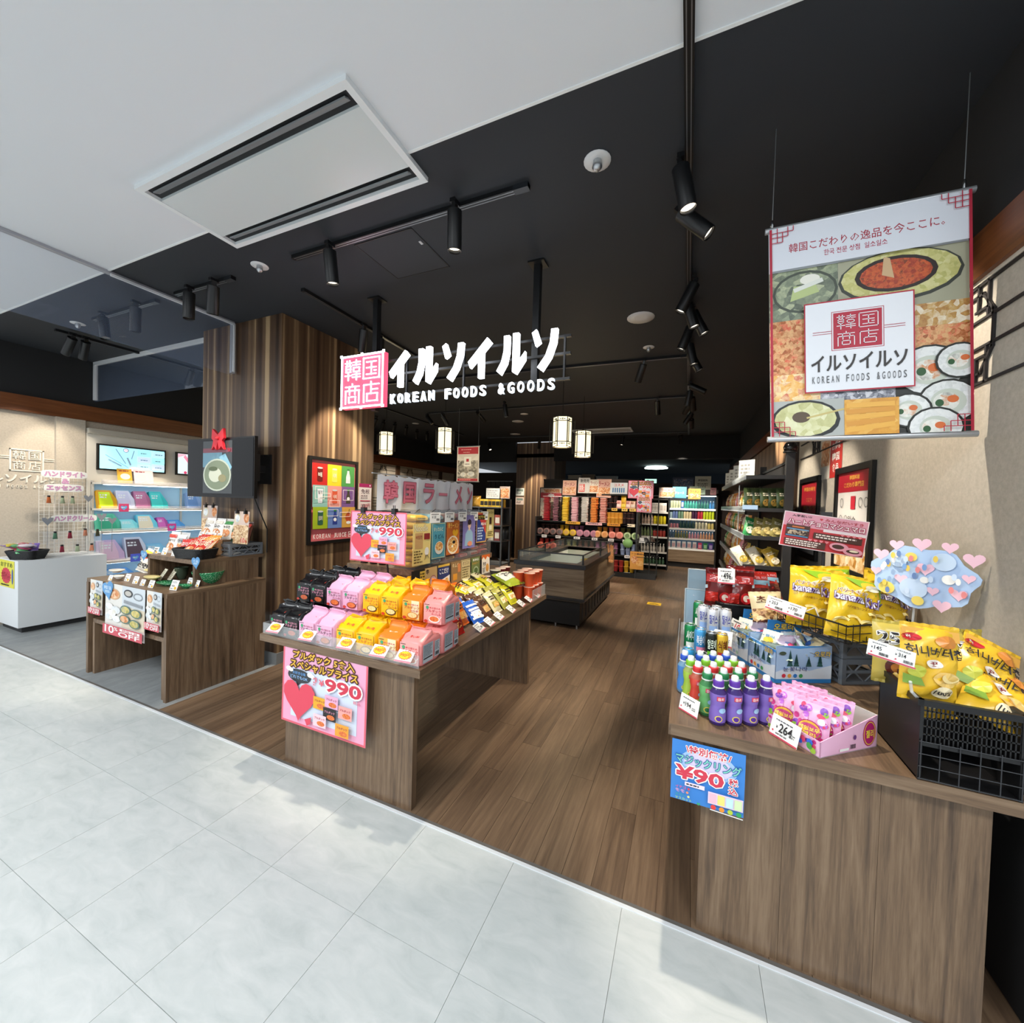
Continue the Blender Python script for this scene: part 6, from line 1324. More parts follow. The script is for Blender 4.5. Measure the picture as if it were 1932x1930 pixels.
# ================================================================ wire rack and rear shelf
g = thing('wire_rack', 'grey wire display rack at the end of the back gondola', 'rack', (-.76, 8.9, 0)); WR = C('3c3f41', .4, .3)
MB().bb((-.95, GY-.02, 0), (-.57, GY+.45, .12), C('2a2c2e', .5)).build('base', g)
b = MB()
for k in range(20): z = .2+.075*k; b.cyl((-.94, GY, z), (-.94, GY+.42, z), .0035, WR, 5).cyl((-.94, GY+.42, z), (-.6, GY+.42, z), .0035, WR, 5)
b.build('wire_grid', g)
b = MB(); b.tube([(-.70, GY, .1), (-.70, GY, 1.66), (-.66, GY, 1.72), (-.58, GY, 1.72), (-.56, GY, 1.66), (-.56, GY, .1)], .011, WR, 8).tube([(-.93, GY+.42, .1), (-.93, GY+.42, 1.7)], .011, WR, 8); b.build('hoop', g)
for z in (.45, .72):
    b = MB()
    for k in range(8): b.cyl((-.93+.05*k, GY-.05, z), (-.93+.05*k, GY+.4, z), .003, WR, 5)
    b.tube([(-.95, GY-.05, z+.06), (-.55, GY-.05, z+.06), (-.55, GY+.4, z+.06)], .005, WR, 5).tube([(-.95, GY-.05, z), (-.55, GY-.05, z), (-.55, GY+.4, z)], .005, WR, 5); b.build('wire_tray', g)
for k in range(5):
    cb = bag('rack_bag', .12, .1, .04, C(('d9d9dc', '8a94a4', '2a2a2e', 'e3e3e0', '5a4a44')[k], .35), None, None, .004, k+2., 5, 5)
    dup(cb, at(-.87+.06*k, GY+.1+.04*(k % 2), .745+.03*(k//3), .3*k, 1.0), ('pale', 'blue-grey', 'black', 'white', 'brown')[k]+' bag lying in the upper tray of the wire rack', 'bags on the wire rack')
g = thing('rear_shelf', 'dark shelf of bottles behind the wire rack', 'shelf unit', (-.72, 10.4, 0))
MB().bb((-1.1, 10.55, 0), (-.42, 10.58, 1.7), C('17130f', .7)).bb((-1.1, 10.2, 0), (-1.07, 10.55, 1.7), BG_).bb((-.44, 10.2, 0), (-.42, 10.55, 1.7), BG_).bb((-1.07, 10.2, 1.66), (.2, 10.55, 1.70), BG_).build('carcass', g)
RS = [.12, .42, .78, 1.08, 1.37]
for z in RS: MB().bb((-1.07, 10.2, z-.02), (-.44, 10.55, z), BG_).bb((-1.07, 10.195, z-.03), (-.44, 10.2, z+.01), C('d9d6d0', .5)).build('shelf_board', g)
RBT = [[('carton', 'e0ddd8', 'b9b0a8', .035, .22)], [('bottle', 'c9b0a0', 'e6e3de', .033, .24), ('can', 'd8c62c', '', .033, .2)], [('bottle', '6a7a54', '2a2a2a', .032, .24), ('jar', '9a3a34', '2a2022', .035, .18)], [('bottle', 'c9c4bc', 'f0eee8', .03, .2)], [('bottle', '4a6a50', 'f0eee8', .03, .17)]]
for zi, z in enumerate(reversed(RS)):
    L_ = RBT[zi]
    for q, (kd, c, cc_, r, h) in enumerate(L_):
        p = bottle_proto(kd, c, cc_ or 'cccccc', r, h); n = 8//len(L_)
        for k in range(n): dup(p, at(-1.02+.072*(k+q*n), 10.26, z+.001), '%s behind the wire rack, %s from left, shelf %s from top' % (kd, ORD[k+q*n], ORD[zi]), 'goods on the rear shelf')
# ================================================================ open drinks cooler
CY_ = 11.0; cx0, cx1 = -.555, .645
g = thing('drinks_cooler', 'open-front drinks cooler with lit blue top shelf at the back', 'cooler', (.05, 11.3, 0)); CB = C('1a1412', .5)
MB().bb((cx0, CY_, 0), (cx0+.035, CY_+.6, 1.86), CB).build('side_panel', g); MB().bb((cx1-.035, CY_, 0), (cx1, CY_+.6, 1.86), CB).build('side_panel', g)
MB().bb((cx0, CY_+.56, 0), (cx1, CY_+.6, 1.86), C('8fb6d4', .5)).build('back_panel', g); MB().bb((cx0, CY_, 1.80), (cx1, CY_+.6, 1.95), C('2a2320', .5)).build('header', g)
MB().bb((cx0+.035, CY_-.01, .13), (cx1-.035, CY_+.02, .45), W_FRZ).build('kick_front', g); MB().bb((cx0+.035, CY_+.04, 0), (cx1-.035, CY_+.5, .13), C('0d0d0e', .6)).build('plinth', g)
MB().bb((cx0+.04, CY_+.04, 1.785), (cx1-.04, CY_+.07, 1.80), C('e8f6ff', .5, 0, 9.)).build('lamp', g)
CS = [.47, .72, .97, 1.21, 1.47]; CW_ = C('dfe3e4', .4)
for k, z in enumerate(CS):
    MB().bb((cx0+.035, CY_+.0+.02*k, z-.018), (cx1-.035, CY_+.55, z), CW_).build('shelf_board', g); MB().bb((cx0+.035, CY_-.012+.02*k, z-.035), (cx1-.035, CY_+.02*k, z+.012), C('f0f0ee', .4)).build('price_rail', g)
    if k: MB().bb((cx0+.06, CY_+.05, z-.026), (cx1-.06, CY_+.065, z-.018), C('eef7ff', .5, 0, 4.)).build('lamp', g)
ROWS = [[('carton', 'e0ddda', 'c9a0a8', .042, .17, 6), ('carton', 'd9446a', 'e8a0b0', .042, .16, 1), ('carton', '3a8a4a', 'a0d0a0', .042, .16, 1), ('carton', '5a3a9a', 'b0a0d0', .042, .16, 1)],
        [('bottle', '4a5a6a', 'e8e8e6', .026, .18, 3), ('bottle', '6a6a40', 'e0a03a', .026, .18, 5), ('bottle', 'c98a94', 'f0eeea', .026, .17, 4), ('bottle', 'd9a07a', 'f0eeea', .026, .18, 5)],
        [('can', 'c07a84', '', .03, .12, 4), ('bottle', '2f4a44', '1a1a1a', .03, .21, 5), ('jar', 'd9d3b4', '3a2a22', .031, .2, 4), ('jar', 'a99a5a', '2a2a1a', .033, .18, 2)],
        [('can', '9fb8c4', '', .031, .17, 2), ('can', '6a7fb0', '', .031, .2, 2), ('can', '7a9a80', '', .031, .2, 2), ('can', 'd9c9a0', '', .031, .19, 3), ('can', '4a2a4a', '', .031, .21, 2), ('can', 'c03a4a', '', .031, .21, 2), ('can', 'a9b82a', '', .031, .21, 4)],
        [('bottle', '2a2a30', 'e8e8e6', .03, .24, 1), ('can', 'dfe6c0', '', .03, .23, 4), ('carton', '2f6fc0', 'e0e6f0', .04, .22, 1), ('bottle', '4fb0a0', 'd0e8e0', .03, .24, 5), ('bottle', '3a7a70', '1a2a2a', .03, .22, 4), ('bottle', '4a90d0', 'e8f0f6', .028, .2, 2)]]
for zi, (z, L_) in enumerate(zip(CS, ROWS)):
    tot = sum(q[5] for q in L_); dx = (cx1-cx0-.11)/tot; k = 0
    for kd, c, cc_, r, h, n in L_:
        p = bottle_proto(kd, c, cc_ or 'cccccc', min(r, dx*.47), h)
        for j in range(n): dup(p, at(cx0+.055+dx*(k+.5), CY_+.07+.02*zi, z+.001), 'cooler %s, %s shelf up, %s from left' % (kd, ORD[zi], ORD[k]), 'drinks in the open cooler'); k += 1
for x, w_, h_, c, lab in ((-.4, .5, .3, '27324a', 'dark photo poster on top of the cooler'), (.12, .36, .33, 'd8d9c8', 'cream notice on top of the cooler'), (0., .2, .2, 'b9cbb0', 'pale green leaflet on the cooler header, left of three'), (.2, .16, .18, 'a9c8b4', 'green leaflet on the cooler header, middle of three'), (.47, .13, .17, 'd99aa4', 'pink leaflet on the cooler header, right end')):
    board('poster', lab, 'poster', face(CY_-.012 if w_ < .25 else CY_+.05, 1.83 if w_ < .25 else 1.955, x), w_, h_, C(c, .5), (lambda a, w_=w_, h_=h_: (a.text('韓国飲料', w_*.2, h_*.62, w_*.8, h_*.78, INK), a.scribble(w_*.15, h_*.15, w_*.85, h_*.5, 3, C('6a6a5a', .5)))) if c != '27324a' else (lambda a: (a.rect(.03, .04, .47, .26, food('group_photo', ['141a2a', '2c3a5c', '5a6a8a', 'a08a80'], 22)))), .004)
# ================================================================ things at the left rear
p = Z(950, 1056, 0)
g = thing('covered_stand', 'tall black fabric-covered stand beside the rear doorway', 'stand', (p.x, p.y, 0)); BF = C('0a0a0b', .3)
MB().lathe([(.15, .03), (.2, .06), (.215, .5), (.23, .7), (.19, .88), (.14, .92), (.0001, .93)], (0, 0, 0), BF, 16, WM[g], 1., .7).build('cover', g)
for s in (-1, 1): MB().cyl((p.x+s*.11, p.y-.05, .03), (p.x+s*.11, p.y+.05, .03), .03, C('d9d9d9', .4), 10).build('wheel', g)
g = thing('grey_shelf', 'grey metal shelf of goods left of the black covered stand', 'shelf unit', (-3.55, 7.2, 0)); GM = C('5d6062', .4, .3)
for x in (-4.0, -3.29):
    for y in (7.0, 7.4): MB().bb((x, y, 0), (x+.03, y+.03, 1.56), GM).build('upright', g)
GZ = [.3, .75, 1.05, 1.40]
for z in GZ: MB().bb((-4.0, 6.99, z-.02), (-3.26, 7.44, z), GM).build('shelf_board', g)
for k in range(6): p_ = bottle_proto('carton', ('d9b52c', 'e0c84a', 'c9a02a')[k % 3], '2a2418', .045, .15); dup(p_, at(-3.72+.085*k, 7.08, 1.401), 'yellow carton on the top of the grey shelf, %s from left' % ORD[k], 'yellow cartons on the grey shelf')
yb = bag('snack_bag', .2, .2, .08, C('c99a3a', .3), None, None, .006, 2.2); dup(yb, MX.Translation((-3.9, 7.1, 1.405)) @ MX.Rotation(pi/2-.2, 4, 'X'), 'bulging yellow snack bag at the left of the grey shelf top')
for k in range(5): p_ = bottle_proto('carton', ('9ab04a', 'c0c0b8', '6a7a4a', 'd9d4c4', 'a04a3a')[k], 'e6e3da', .055, .2); dup(p_, at(-3.9+.13*k, 7.1, 1.051), ('green', 'grey', 'olive', 'cream', 'red')[k]+' box on the second level of the grey shelf', 'boxes on the grey shelf')
for k in range(5): p_ = bottle_proto('carton', ('c9803a', 'b0a090', '7a5a4a', 'd0c8b8', '8a3a34')[k], 'e6e3da', .055, .22); dup(p_, at(-3.9+.13*k, 7.1, .751), ('orange', 'tan', 'brown', 'cream', 'maroon')[k]+' box on the third level of the grey shelf', 'boxes on the grey shelf')
board('poster', 'white sheet standing above the yellow goods on the grey shelf', 'poster', sheet_M((-3.72, 7.2, 1.57), (1, 0, 0)), .3, .2, C('d4d8dc', .5), lambda a: a.scribble(.03, .03, .27, .17, 4, C('9aa0a8', .5)), .004)
board('poster', 'photo sheet beside the white sheet above the grey shelf', 'poster', sheet_M((-3.43, 7.22, 1.57), (1, 0, 0)), .22, .24, C('b9a8a0', .5), lambda a: a.rect(.02, .02, .2, .2, STW), .004)
for z, h_, lab, c in ((1.69, .2, 'white notice on the rear column, upper', 'cfd6d0'), (1.45, .2, 'pinkish notice on the rear column, lower', 'd9c4b8')):
    board('notice', lab, 'notice', face(9.995, z, -4.27), .24, h_, C(c, .5), lambda a: (a.scribble(.03, .03, .2, .09, 2, INK), a.rect(.03, .11, .21, .17, C('7a8a80', .5))), .003)
b = MB()
for k in range(9): b.bb((-5.0+.07*k, 9.8+.02*(k % 2), .02), (-4.94+.07*k, 9.83+.02*(k % 2), 2.05), C('1b1b1e', .8))
tag(b.build('curtain'), 'dark pleated curtain hanging in the rear doorway', 'curtain')
MB().cyl((-5.05, 9.82, 2.06), (-4.3, 9.82, 2.06), .012, STEEL, 8).build('curtain_rod', bpy.data.objects['curtain'])
# small hanging banner before the lattice wall
g = thing('hanging_banner', 'small red and white hanging banner beyond the lettered bags', 'banner', (-3.46, 6.0, 1.83))
M = face(6.0, 1.83, -3.68)
MB().bb((0, 0, -.003), (.43, .60, 0), C('e6e2dc', .5), M).build('cloth', g); a = Art(M)
a.rect(.02, .47, .41, .585, C('b9283a', .5)); a.scribble(.08, .53, .35, .56, 1, C('e8a0a0', .5)); a.scribble(.12, .49, .3, .51, 1, C('e8c0b8', .5)); a.rect(.02, .06, .41, .36, food('alley_photo', ['2a2a2a', '6a6862', 'a8a49a', 'd9d6cc'], 16)); a.poly([(.02, .46), (.41, .46), (.28, .36), (.13, .36)], C('dcd8d2', .5)); a.rect(.14, .26, .28, .42, WHITE); a.rect(.185, .34, .235, .39, C('b9283a', .5)); a.scribble(.16, .29, .26, .31, 1, INK)
a.disc(.13, .12, .06, .04, CER); a.disc(.28, .13, .07, .045, CER); a.rect(.02, .012, .41, .055, C('b9283a', .5)); a.scribble(.06, .022, .37, .045, 1, C('e8b0a8', .5)); a.b.build('print', g)
for z in (1.83, 2.43): MB().cyl((-3.69, 6.0, z), (-3.24, 6.0, z), .008, STEEL, 8).build('rod', g)
for x in (-3.66, -3.27): MB().cyl((x, 6.0, 2.43), (x, 6.0, CH-.001), .0018, STEEL, 5).build('wire', g)
# ================================================================ right counter
KZ = .735
g = thing('display_counter', 'walnut counter at the right of the entrance, loaded with snacks and drinks', 'counter', (.42, 2.3, 0))
MB().bb((-.03, 1.538, KZ-.04), (.875, 3.35, KZ), W_Y).build('counter_top', g); MB().bb((-.03, 1.53, KZ-.04), (.875, 1.538, KZ), W_X).bb((-.038, 1.53, KZ-.04), (-.03, 3.35, KZ), W_Y).build('edge_band', g)
for k in range(3): MB().bb((.077+.246*k+.0004, 1.575, 0), (.077+.246*(k+1)-.0004, 1.60, KZ-.04), W_V).build('front_panel', g)
MB().bb((.077, 1.60, 0), (.10, 3.3, KZ-.04), W_V).build('side_panel', g); MB().bb((.79, 1.60, 0), (.815, 3.3, KZ-.04), W_V).build('side_panel', g)
board('price_poster', 'blue magic ring candy poster hanging from the counter edge', 'poster', sheet_M((Y(1263, 1540, 1.522).x, 1.524, Y(1263, 1503, 1.522).z), (1, 0, 0)), .226, .21, C('3a80cc', .5), lambda a: (
    a.disc(.115, .142, .09, .05, C('9dbfe8', .5)), a.disc(.115, .142, .075, .04, C('d5c9e6', .5)),
    a.text('\\特別価格/', .045, .172, .185, .200, C('cf3a4e', .5), .02, WHITE, .002), a.text('マジックリング', .014, .132, .215, .166, C('7fd0b8', .5), .015, C('2a5a9a', .5), .002),
    a.text('¥90', .012, .078, .165, .128, C('cf3a4e', .5), .03, WHITE, .004), a.text('税', .178, .100, .206, .124, C('cf3a4e', .5), .02, WHITE, .002), a.text('込', .178, .070, .206, .096, C('cf3a4e', .5), .02, WHITE, .002),
    a.rect(.045, .060, .107, .074, C('ecd9e6', .5)), a.scribble(.05, .063, .102, .071, 1, INK),
    a.text('イチゴ', .016, .047, .05, .057, C('e0507a', .5)), a.text('モモ', .016, .034, .045, .044, C('e9a0b8', .5)), a.text('メロン', .016, .021, .05, .031, C('3fa08a', .5)), a.text('マスカット', .016, .008, .068, .018, C('a5cf4a', .5)),
    a.disc(.058, .052, .004, .004, C('d9344a', .5)), a.disc(.054, .039, .004, .004, C('ee8a5a', .5)), a.disc(.058, .026, .004, .004, C('d9d98a', .5)), a.heart(.09, .012, .006, C('2fa070', .5)),
    a.rect(.118, .026, .222, .066, C('e6cfe0', .5)), [a.rect(.122+.025*k, .03, .143+.025*k, .062, C(c, .5)) for k, c in enumerate(('f0b8c8', 'f3dc7a', 'bfe0f0', 'd0e8b0'))], [a.disc(.135+.025*k, .018, .008, .008, C(c, .4)) for k, c in enumerate(('e0403a', 'f0902a', 'b0c83a', '2f9a5a'))], a.line((.125, .010), (.222, .006), .003, WHITE)), .002)
# ---- pouch drinks in bottles
def kid_bottle(c, body, lab, k):
    g = thing('drink_bottle', 'b', 'bottle'); r = .027; TR = C(body, .12, 0, 0, 1, .6, .35)
    MB().lathe([(r*.86, 0), (r, .005), (r, .04), (r*.84, .062), (r*.84, .072), (r, .09), (r*.98, .112), (r*.62, .128), (r*.58, .134)], (0, 0, 0), TR, 16).build('bottle_body', g)
    MB().lathe([(r*1.012, .012), (r*1.012, .04), (r*.86, .062), (r*.86, .072), (r*1.012, .09), (r*.99, .110)], (0, 0, 0), C(lab, .3), 16).build('sleeve', g)
    b = MB(); M = sheet_M((0, 0, 0), (1, 0, 0))
    wr = lambda x, y: sqrt(max(0, (r*1.02)**2-x*x))*(1 if y < .04 or y > .09 else .93)+.0004
    a = Art(M, wr, .0003, b); a.disc(-.004, .026, .012, .011, C('e9d65a', .4)); a.disc(-.004, .026, .009, .008, C(c, .4)); a.rect(-.012, .088, .014, .104, C('d0405a', .4)); a.text('음료', -.009, .091, .011, .101, C('f3f3f0', .4)); a.disc(.008, .055, .012, .009, C('9fc4e6', .4)); a.b.build('print', g)
    MB().lathe([(r*.66, .132), (r*.68, .150), (r*.6, .154)], (0, 0, 0), C(c, .35), 16).lathe([(r*.72, .130), (r*.72, .134)], (0, 0, 0), WHITE, 16).build('collar', g)
    MB().lathe([(r*.46, .153), (r*.44, .166), (r*.36, .171), (.0001, .1715)], (0, 0, 0), C('e9edec', .35), 12).build('cap', g)
    return g
BT = [('purple', '5a2f9a', '4a3480', '7c62b4', [(.12, 1.61), (.173, 1.632), (.226, 1.66), (.278, 1.69)]), ('dark green', '1f7a46', '4f9a5c', '6ab06a', [(.086, 1.662), (.142, 1.69), (.192, 1.72), (.242, 1.748)]),
      ('red', 'c9282c', 'd9705a', 'd94a3c', [(.055, 1.712), (.110, 1.738), (.160, 1.765), (.21, 1.79)]), ('lime', '79b82a', 'b9c86a', 'a9cc4a', [(.030, 1.768), (.086, 1.80), (.136, 1.82), (.188, 1.847)]), ('blue', '2550b8', '8ab8d8', '4a86cc', [(.008, 1.822), (.066, 1.848), (.116, 1.873), (.166, 1.90)])]
for nm, c, body, lab, pts in BT:
    p = kid_bottle(c, body, lab, 0)
    for k, (x, y) in enumerate(pts): dup(p, at(x, y, KZ+.0005, .25+.12*k), '%s-collared drink bottle, %s from the aisle edge in its row' % (nm, ORD[k]), 'small drink bottles in rows on the counter')
def rcard(label, M, w, h, txt, big=False):
    return board('price_card', label, 'price card', M, w, h, WHITE, lambda a: (a.rect(0, 0, w, h*.08, C('c9485a', .5)), a.scribble(w*.15, h*.76, w*.85, h*.86, 1, C('55555a', .5)), a.text('¥', w*.2, h*.42, w*.27, h*.56, INK), a.text(txt, w*.32, h*.36 if not big else h*.3, w*(.62 if not big else .78), h*.62 if not big else h*.72, INK, .02 if big else .006), a.disc(w*.13, h*.26, w*.03, h*.05, C('c9485a', .5)), a.scribble(w*.7, h*.3, w*.92, h*.5, 2, C('777777', .5)), a.scribble(w*.25, h*.14, w*.8, h*.26, 1, C('777777', .5)) if big else None), .0015)
rcard('white 194 yen price card in front of the small bottles', sheet_M((-.008, 1.655, KZ+.002), (.062, -.058, 0), (-.1, -.1, 1) if False else (.15, .15, 1)), .085, .062, '194')
# ---- gummy pouches in a pink tray
u_, v_ = V((.196, .167, 0)).normalized(), V((-.121, .147, 0)).normalized(); o_ = V((.40, 1.522, KZ)); PKB = C('e7b3cf', .45)
g = thing('candy_tray', 'pink polka-dot display tray of gummy pouches at counter front', 'tray', o_); Lu, Lv = .252, .19
Mg = MX(((u_.x, v_.x, 0, o_.x), (u_.y, v_.y, 0, o_.y), (0, 0, 1, o_.z), (0, 0, 0, 1)))
b = MB(); t_ = .003
for y0 in (0, Lv-t_): b.add([(0, y0, 0), (Lu, y0, 0), (Lu, y0, .105), (Lu*.45, y0, .075), (0, y0, .05), (0, y0+t_, 0), (Lu, y0+t_, 0), (Lu, y0+t_, .105), (Lu*.45, y0+t_, .075), (0, y0+t_, .05)], [(0, 1, 2, 3, 4), (9, 8, 7, 6, 5), (0, 5, 6, 1), (1, 6, 7, 2), (2, 7, 8, 3), (3, 8, 9, 4), (4, 9, 5, 0)], PKB, False, Mg)
b.build('side_wall', g); MB().bb((0, 0, 0), (t_, Lv, .05), PKB, Mg).build('front_wall', g); MB().bb((Lu-t_, 0, 0), (Lu, Lv, .105), C('cfcfc8', .6), Mg).bb((0, 0, 0), (Lu, Lv, .003), C('cfcfc8', .6), Mg).build('back_wall', g)
a = Art(sheet_M(Mg @ V((0, Lv, 0)), -v_)); rr = random.Random(2)
for k in range(16): a.disc(rr.uniform(.012, Lv-.012), rr.uniform(.01, .042), rr.uniform(.006, .011), rr.uniform(.006, .011), C(('c22f7a', '7a3fa8', '4a9a4a', '3a6ad0', 'd9446a', '9ab83a')[k % 6], .4))
a.b.build('dot_print', g)
a = Art(sheet_M(Mg @ V((0, 0, 0)), u_)); a.disc(.215, .05, .030, .042, C('b3246a', .4)); a.ring(.215, .05, .027, .038, .003, C('e9c24a', .4)); a.text('젤리', .197, .036, .233, .062, C('f0d64a', .4), .02); a.bars(.128, .012, .152, .026, INK); a.rect(.08, .010, .12, .018, WHITE); a.disc(.145, .048, .006, .008, C('6a3a7a', .4)); a.b.build('side_print', g)
def gum(a):
    rr = random.Random(4)
    for k in range(36):
        x, y = rr.uniform(-.042, .042), rr.uniform(.02, .125)
        a.disc(x, y, rr.uniform(.006, .012), rr.uniform(.006, .012), C(('c22f7a', '7a3fa8', '8ab83a', 'b05ac0', 'd9446a', 'e9a0c8')[k % 6], .3)); a.k -= 1
    a.k += 2
    a.disc(0, .052, .034, .032, C('b3246a', .3)); a.disc(0, .056, .029, .025, C('e9b23a', .3)); a.disc(0, .052, .029, .022, C('c8447a', .3)); a.text('레인보우', -.028, .050, .028, .064, C('f6e65a', .3), .02); a.text('젤리', -.018, .034, .018, .047, C('f6e65a', .3), .02); a.disc(.030, .088, .010, .010, C('e9e3ea', .3))
GP = bag('gummy_pouch', .105, .135, .03, C('e6a9cc', .28), gum, None, .003, 3.3)
for i in range(2):
    for j in range(3):
        q = Mg @ V((.022+.05*j, Lv-.05-.088*i, .006))
        dup(GP, MX.Translation(q) @ MX.Rotation(math.atan2(-v_.y, -v_.x)+.42, 4, 'Z') @ MX.Rotation(pi/2-.18, 4, 'X'), 'pink gummy pouch, %s column, %s from the front of the tray' % (('left', 'right')[i], ORD[j]), 'gummy pouches in the pink tray')
q = Mg @ V((-.032, Lv*.80, .0)); rcard('white 264 yen handwritten price card before the gummy tray', sheet_M(q+V((0, 0, .001)), -v_, V((.2, .2, 1))), .1, .07, '264', True)
# ---- blue jelly boxes
u_, v_ = V((.238, .124, 0)).normalized(), V((-.083, .173, 0)).normalized(); o_ = V((.377, 2.10, KZ)); BBX = C('a9c6ea', .4); BTR = C('2f86d0', .4)
WRAP = [bag('jelly_packet', .09, .08, .024, C(c, .3), lambda a, c2=c2: (a.disc(0, .035, .022, .018, C(c2, .3)), a.text('젤리', -.02, .05, .02, .062, C('3a78b8', .3))), None, .004, k+1.3, 5, 5) for k, (c, c2) in enumerate((('d9e6d2', 'e9c23a'), ('d8c9dc', 'c9446a'), ('cfe3ec', '3fa05a'), ('e9dcb4', '3a6ac0')))]
for n in range(2):
    oo = o_+v_*.195*n; Lu, Lv, Hh = .262, .185, .165
    Mg = MX(((u_.x, v_.x, 0, oo.x), (u_.y, v_.y, 0, oo.y), (0, 0, 1, oo.z), (0, 0, 0, 1)))
    g = thing('jelly_box', ('front', 'rear')[n]+' blue snowy display box of wrapped jellies', 'box', oo); t_ = .003
    b = MB(); b.bb((0, 0, 0), (Lu, t_, Hh), BBX, Mg).bb((0, 0, 0), (t_, Lv, Hh-.02), BBX, Mg).bb((Lu-t_, 0, 0), (Lu, Lv, Hh), BBX, Mg).bb((0, Lv-t_, 0), (Lu, Lv, Hh), BBX, Mg).bb((0, 0, .0), (Lu, Lv, t_), BBX, Mg).bb((.004, .004, Hh-.075), (Lu-.004, Lv-.004, Hh-.072), C('cfc9c0', .6), Mg); b.build('box_body', g)
    b = MB(); b.prism([(Lu*.32, 0), (Lu, 0), (Lu, .06), (Lu*.34, .07)], -.003, 0, BTR, sheet_M(Mg @ V((0, Lv-.001, Hh-.005)), u_)); a = Art(sheet_M(Mg @ V((0, Lv-.001, Hh-.005)), u_), mb=b); a.text('오로라', Lu*.45, .018, Lu*.85, .052, C('f3d64a', .4), .03, C('2a4a8a', .4), .002); b.build('header_flap', g)
    for side in range(2):
        M = sheet_M(Mg @ V((0, 0, 0)), u_) if side == 0 else sheet_M(Mg @ V((0, Lv, 0)), -v_); W_ = Lu if side == 0 else Lv
        a = Art(M); a.poly([(W_*.4, Hh-.012), (W_*.95, Hh), (W_*.02, Hh)] if side == 0 else [(0, Hh-.03), (W_, Hh-.03), (W_, Hh-.02), (0, Hh-.02)], C('4a94dc', .4)); a.rect(0, 0, W_, .018, BTR)
        a.poly([(0, .05), (W_*.3, .075), (W_*.6, .055), (W_, .08), (W_, .018), (0, .018)], C('d9e4f2', .4))
        for x, h_ in ((.25, .06), (.36, .04), (.58, .03), (.78, .045)):
            for q in range(3): a.poly([(W_*x-.014+.003*q, .075+h_*q*.3), (W_*x+.014-.003*q, .075+h_*q*.3), (W_*x, .095+h_*(q+1)*.3)], C('2f5a5a', .4)); a.k -= 1
            a.k += 1
        for k, c in enumerate(('c9344a', 'e9a24a', '2f78c8', '3f9a5a')): a.disc(W_*.14+.026*k, .034, .009, .009, C(c, .4))
        a.text('눈꽃나라', W_*.12, .055, W_*.55, .075, C('3a4a8a', .4)); a.disc(W_*.1, Hh-.03, .016, .008, C('4a5a4a', .4)); a.text('오로라', W_*.66, Hh-.045, W_*.95, Hh-.02, C('f0d04a', .4), .02, C('2a5aa0', .4), .0015)
        a.b.build('print', g)
    for k in range(16):
        q = Mg @ V((.045+.055*(k % 4), .04+.035*(k//4), Hh-.05+.014*(k % 3)+.006*(k % 2)))
        dup(WRAP[k % 4], MX.Translation(q) @ MX.Rotation(.7*k, 4, 'Z') @ MX.Rotation(.3+.35*(k % 3), 4, 'X') @ MX.Translation((0, -.03, 0)), ('green', 'lilac', 'aqua', 'cream')[k % 4]+' wrapped jelly, %s in the %s blue box counting from its near corner' % (ORD[k], ('front', 'rear')[n]), 'wrapped jellies in the blue boxes')['category'] = 'jelly packet'
board('price_card', 'white price card with a red 10 on the rear blue box', 'price card', sheet_M(o_+v_*.375-u_*.006+V((0, 0, .115)), -v_, (.3, .2, .8)), .12, .075, WHITE, lambda a: (a.text('10', .045, .015, .085, .058, C('c9283a', .5), .01), a.scribble(.02, .06, .1, .068, 1, INK), a.scribble(.012, .02, .038, .05, 4, C('777777', .5)), a.disc(.1, .025, .009, .009, C('e0a83a', .5))), .0015)
# ---- cans on stepped clear shelf
g = thing('can_steps', 'stepped clear acrylic stand holding rows of cans', 'stand', (.1, 2.2, KZ))
b = MB(); b.bb((-.015, 2.02, KZ+.058), (.19, 2.20, KZ+.062), AC2).bb((-.015, 2.2, KZ+.128), (.24, 2.42, KZ+.132), AC2).bb((-.015, 2.02, KZ), (.19, 2.024, KZ+.058), AC2).bb((-.015, 2.2, KZ), (.24, 2.204, KZ+.128), AC2); b.build('step', g)
MB().bb((-.025, 1.93, KZ), (-.021, 2.42, KZ+.15), glass('e6eef2', .14, .05)).build('side_sheet', g)
def can(nm, c, c2, txt, tc):
    g = thing('drink_can', 'c', 'can'); r, h = .0265, .133; m = C(c, .25, .3)
    MB().lathe([(r*.8, 0), (r, .008), (r, h-.014), (r*.82, h-.003)], (0, 0, 0), m, 18).build('can_body', g)
    MB().lathe([(r*.84, h-.004), (r*.86, h), (r*.78, h), (r*.74, h-.004), (.0001, h-.004)], (0, 0, 0), STEEL, 18).box((0, -.006, h-.0025), (.008, .016, .001), CHROME).build('lid', g)
    a = Art(sheet_M((0, 0, 0), (1, 0, 0)), lambda x, y: sqrt(max(0, (r*1.01)**2-x*x)), .0004); a.rect(-.018, .012, .018, .05, C(c2, .3)); a.text(txt, -.018, .06, .018, .105, C(tc, .3), .02); a.b.build('print', g); return g
CN = {'green': can('g', '17824a', 'e6efe6', '사이다', 'f3f6f0'), 'white': can('w', 'd9dee6', '8fb0e0', '밀키스', '3a3f9a'), 'blue and pink': can('p', '4a9fd8', 'e58aa8', '복숭아', 'f3f3f3'), 'black and lime': can('k', '1d2420', '7ad03a', '알로에', 'e9f6e0'), 'yellow and red': can('y', 'e2b83a', 'b8342a', '식혜', '6a2a1a'), 'sky blue': can('s', '3aa0dc', 'e06a8a', '우유', 'f6f6f6')}
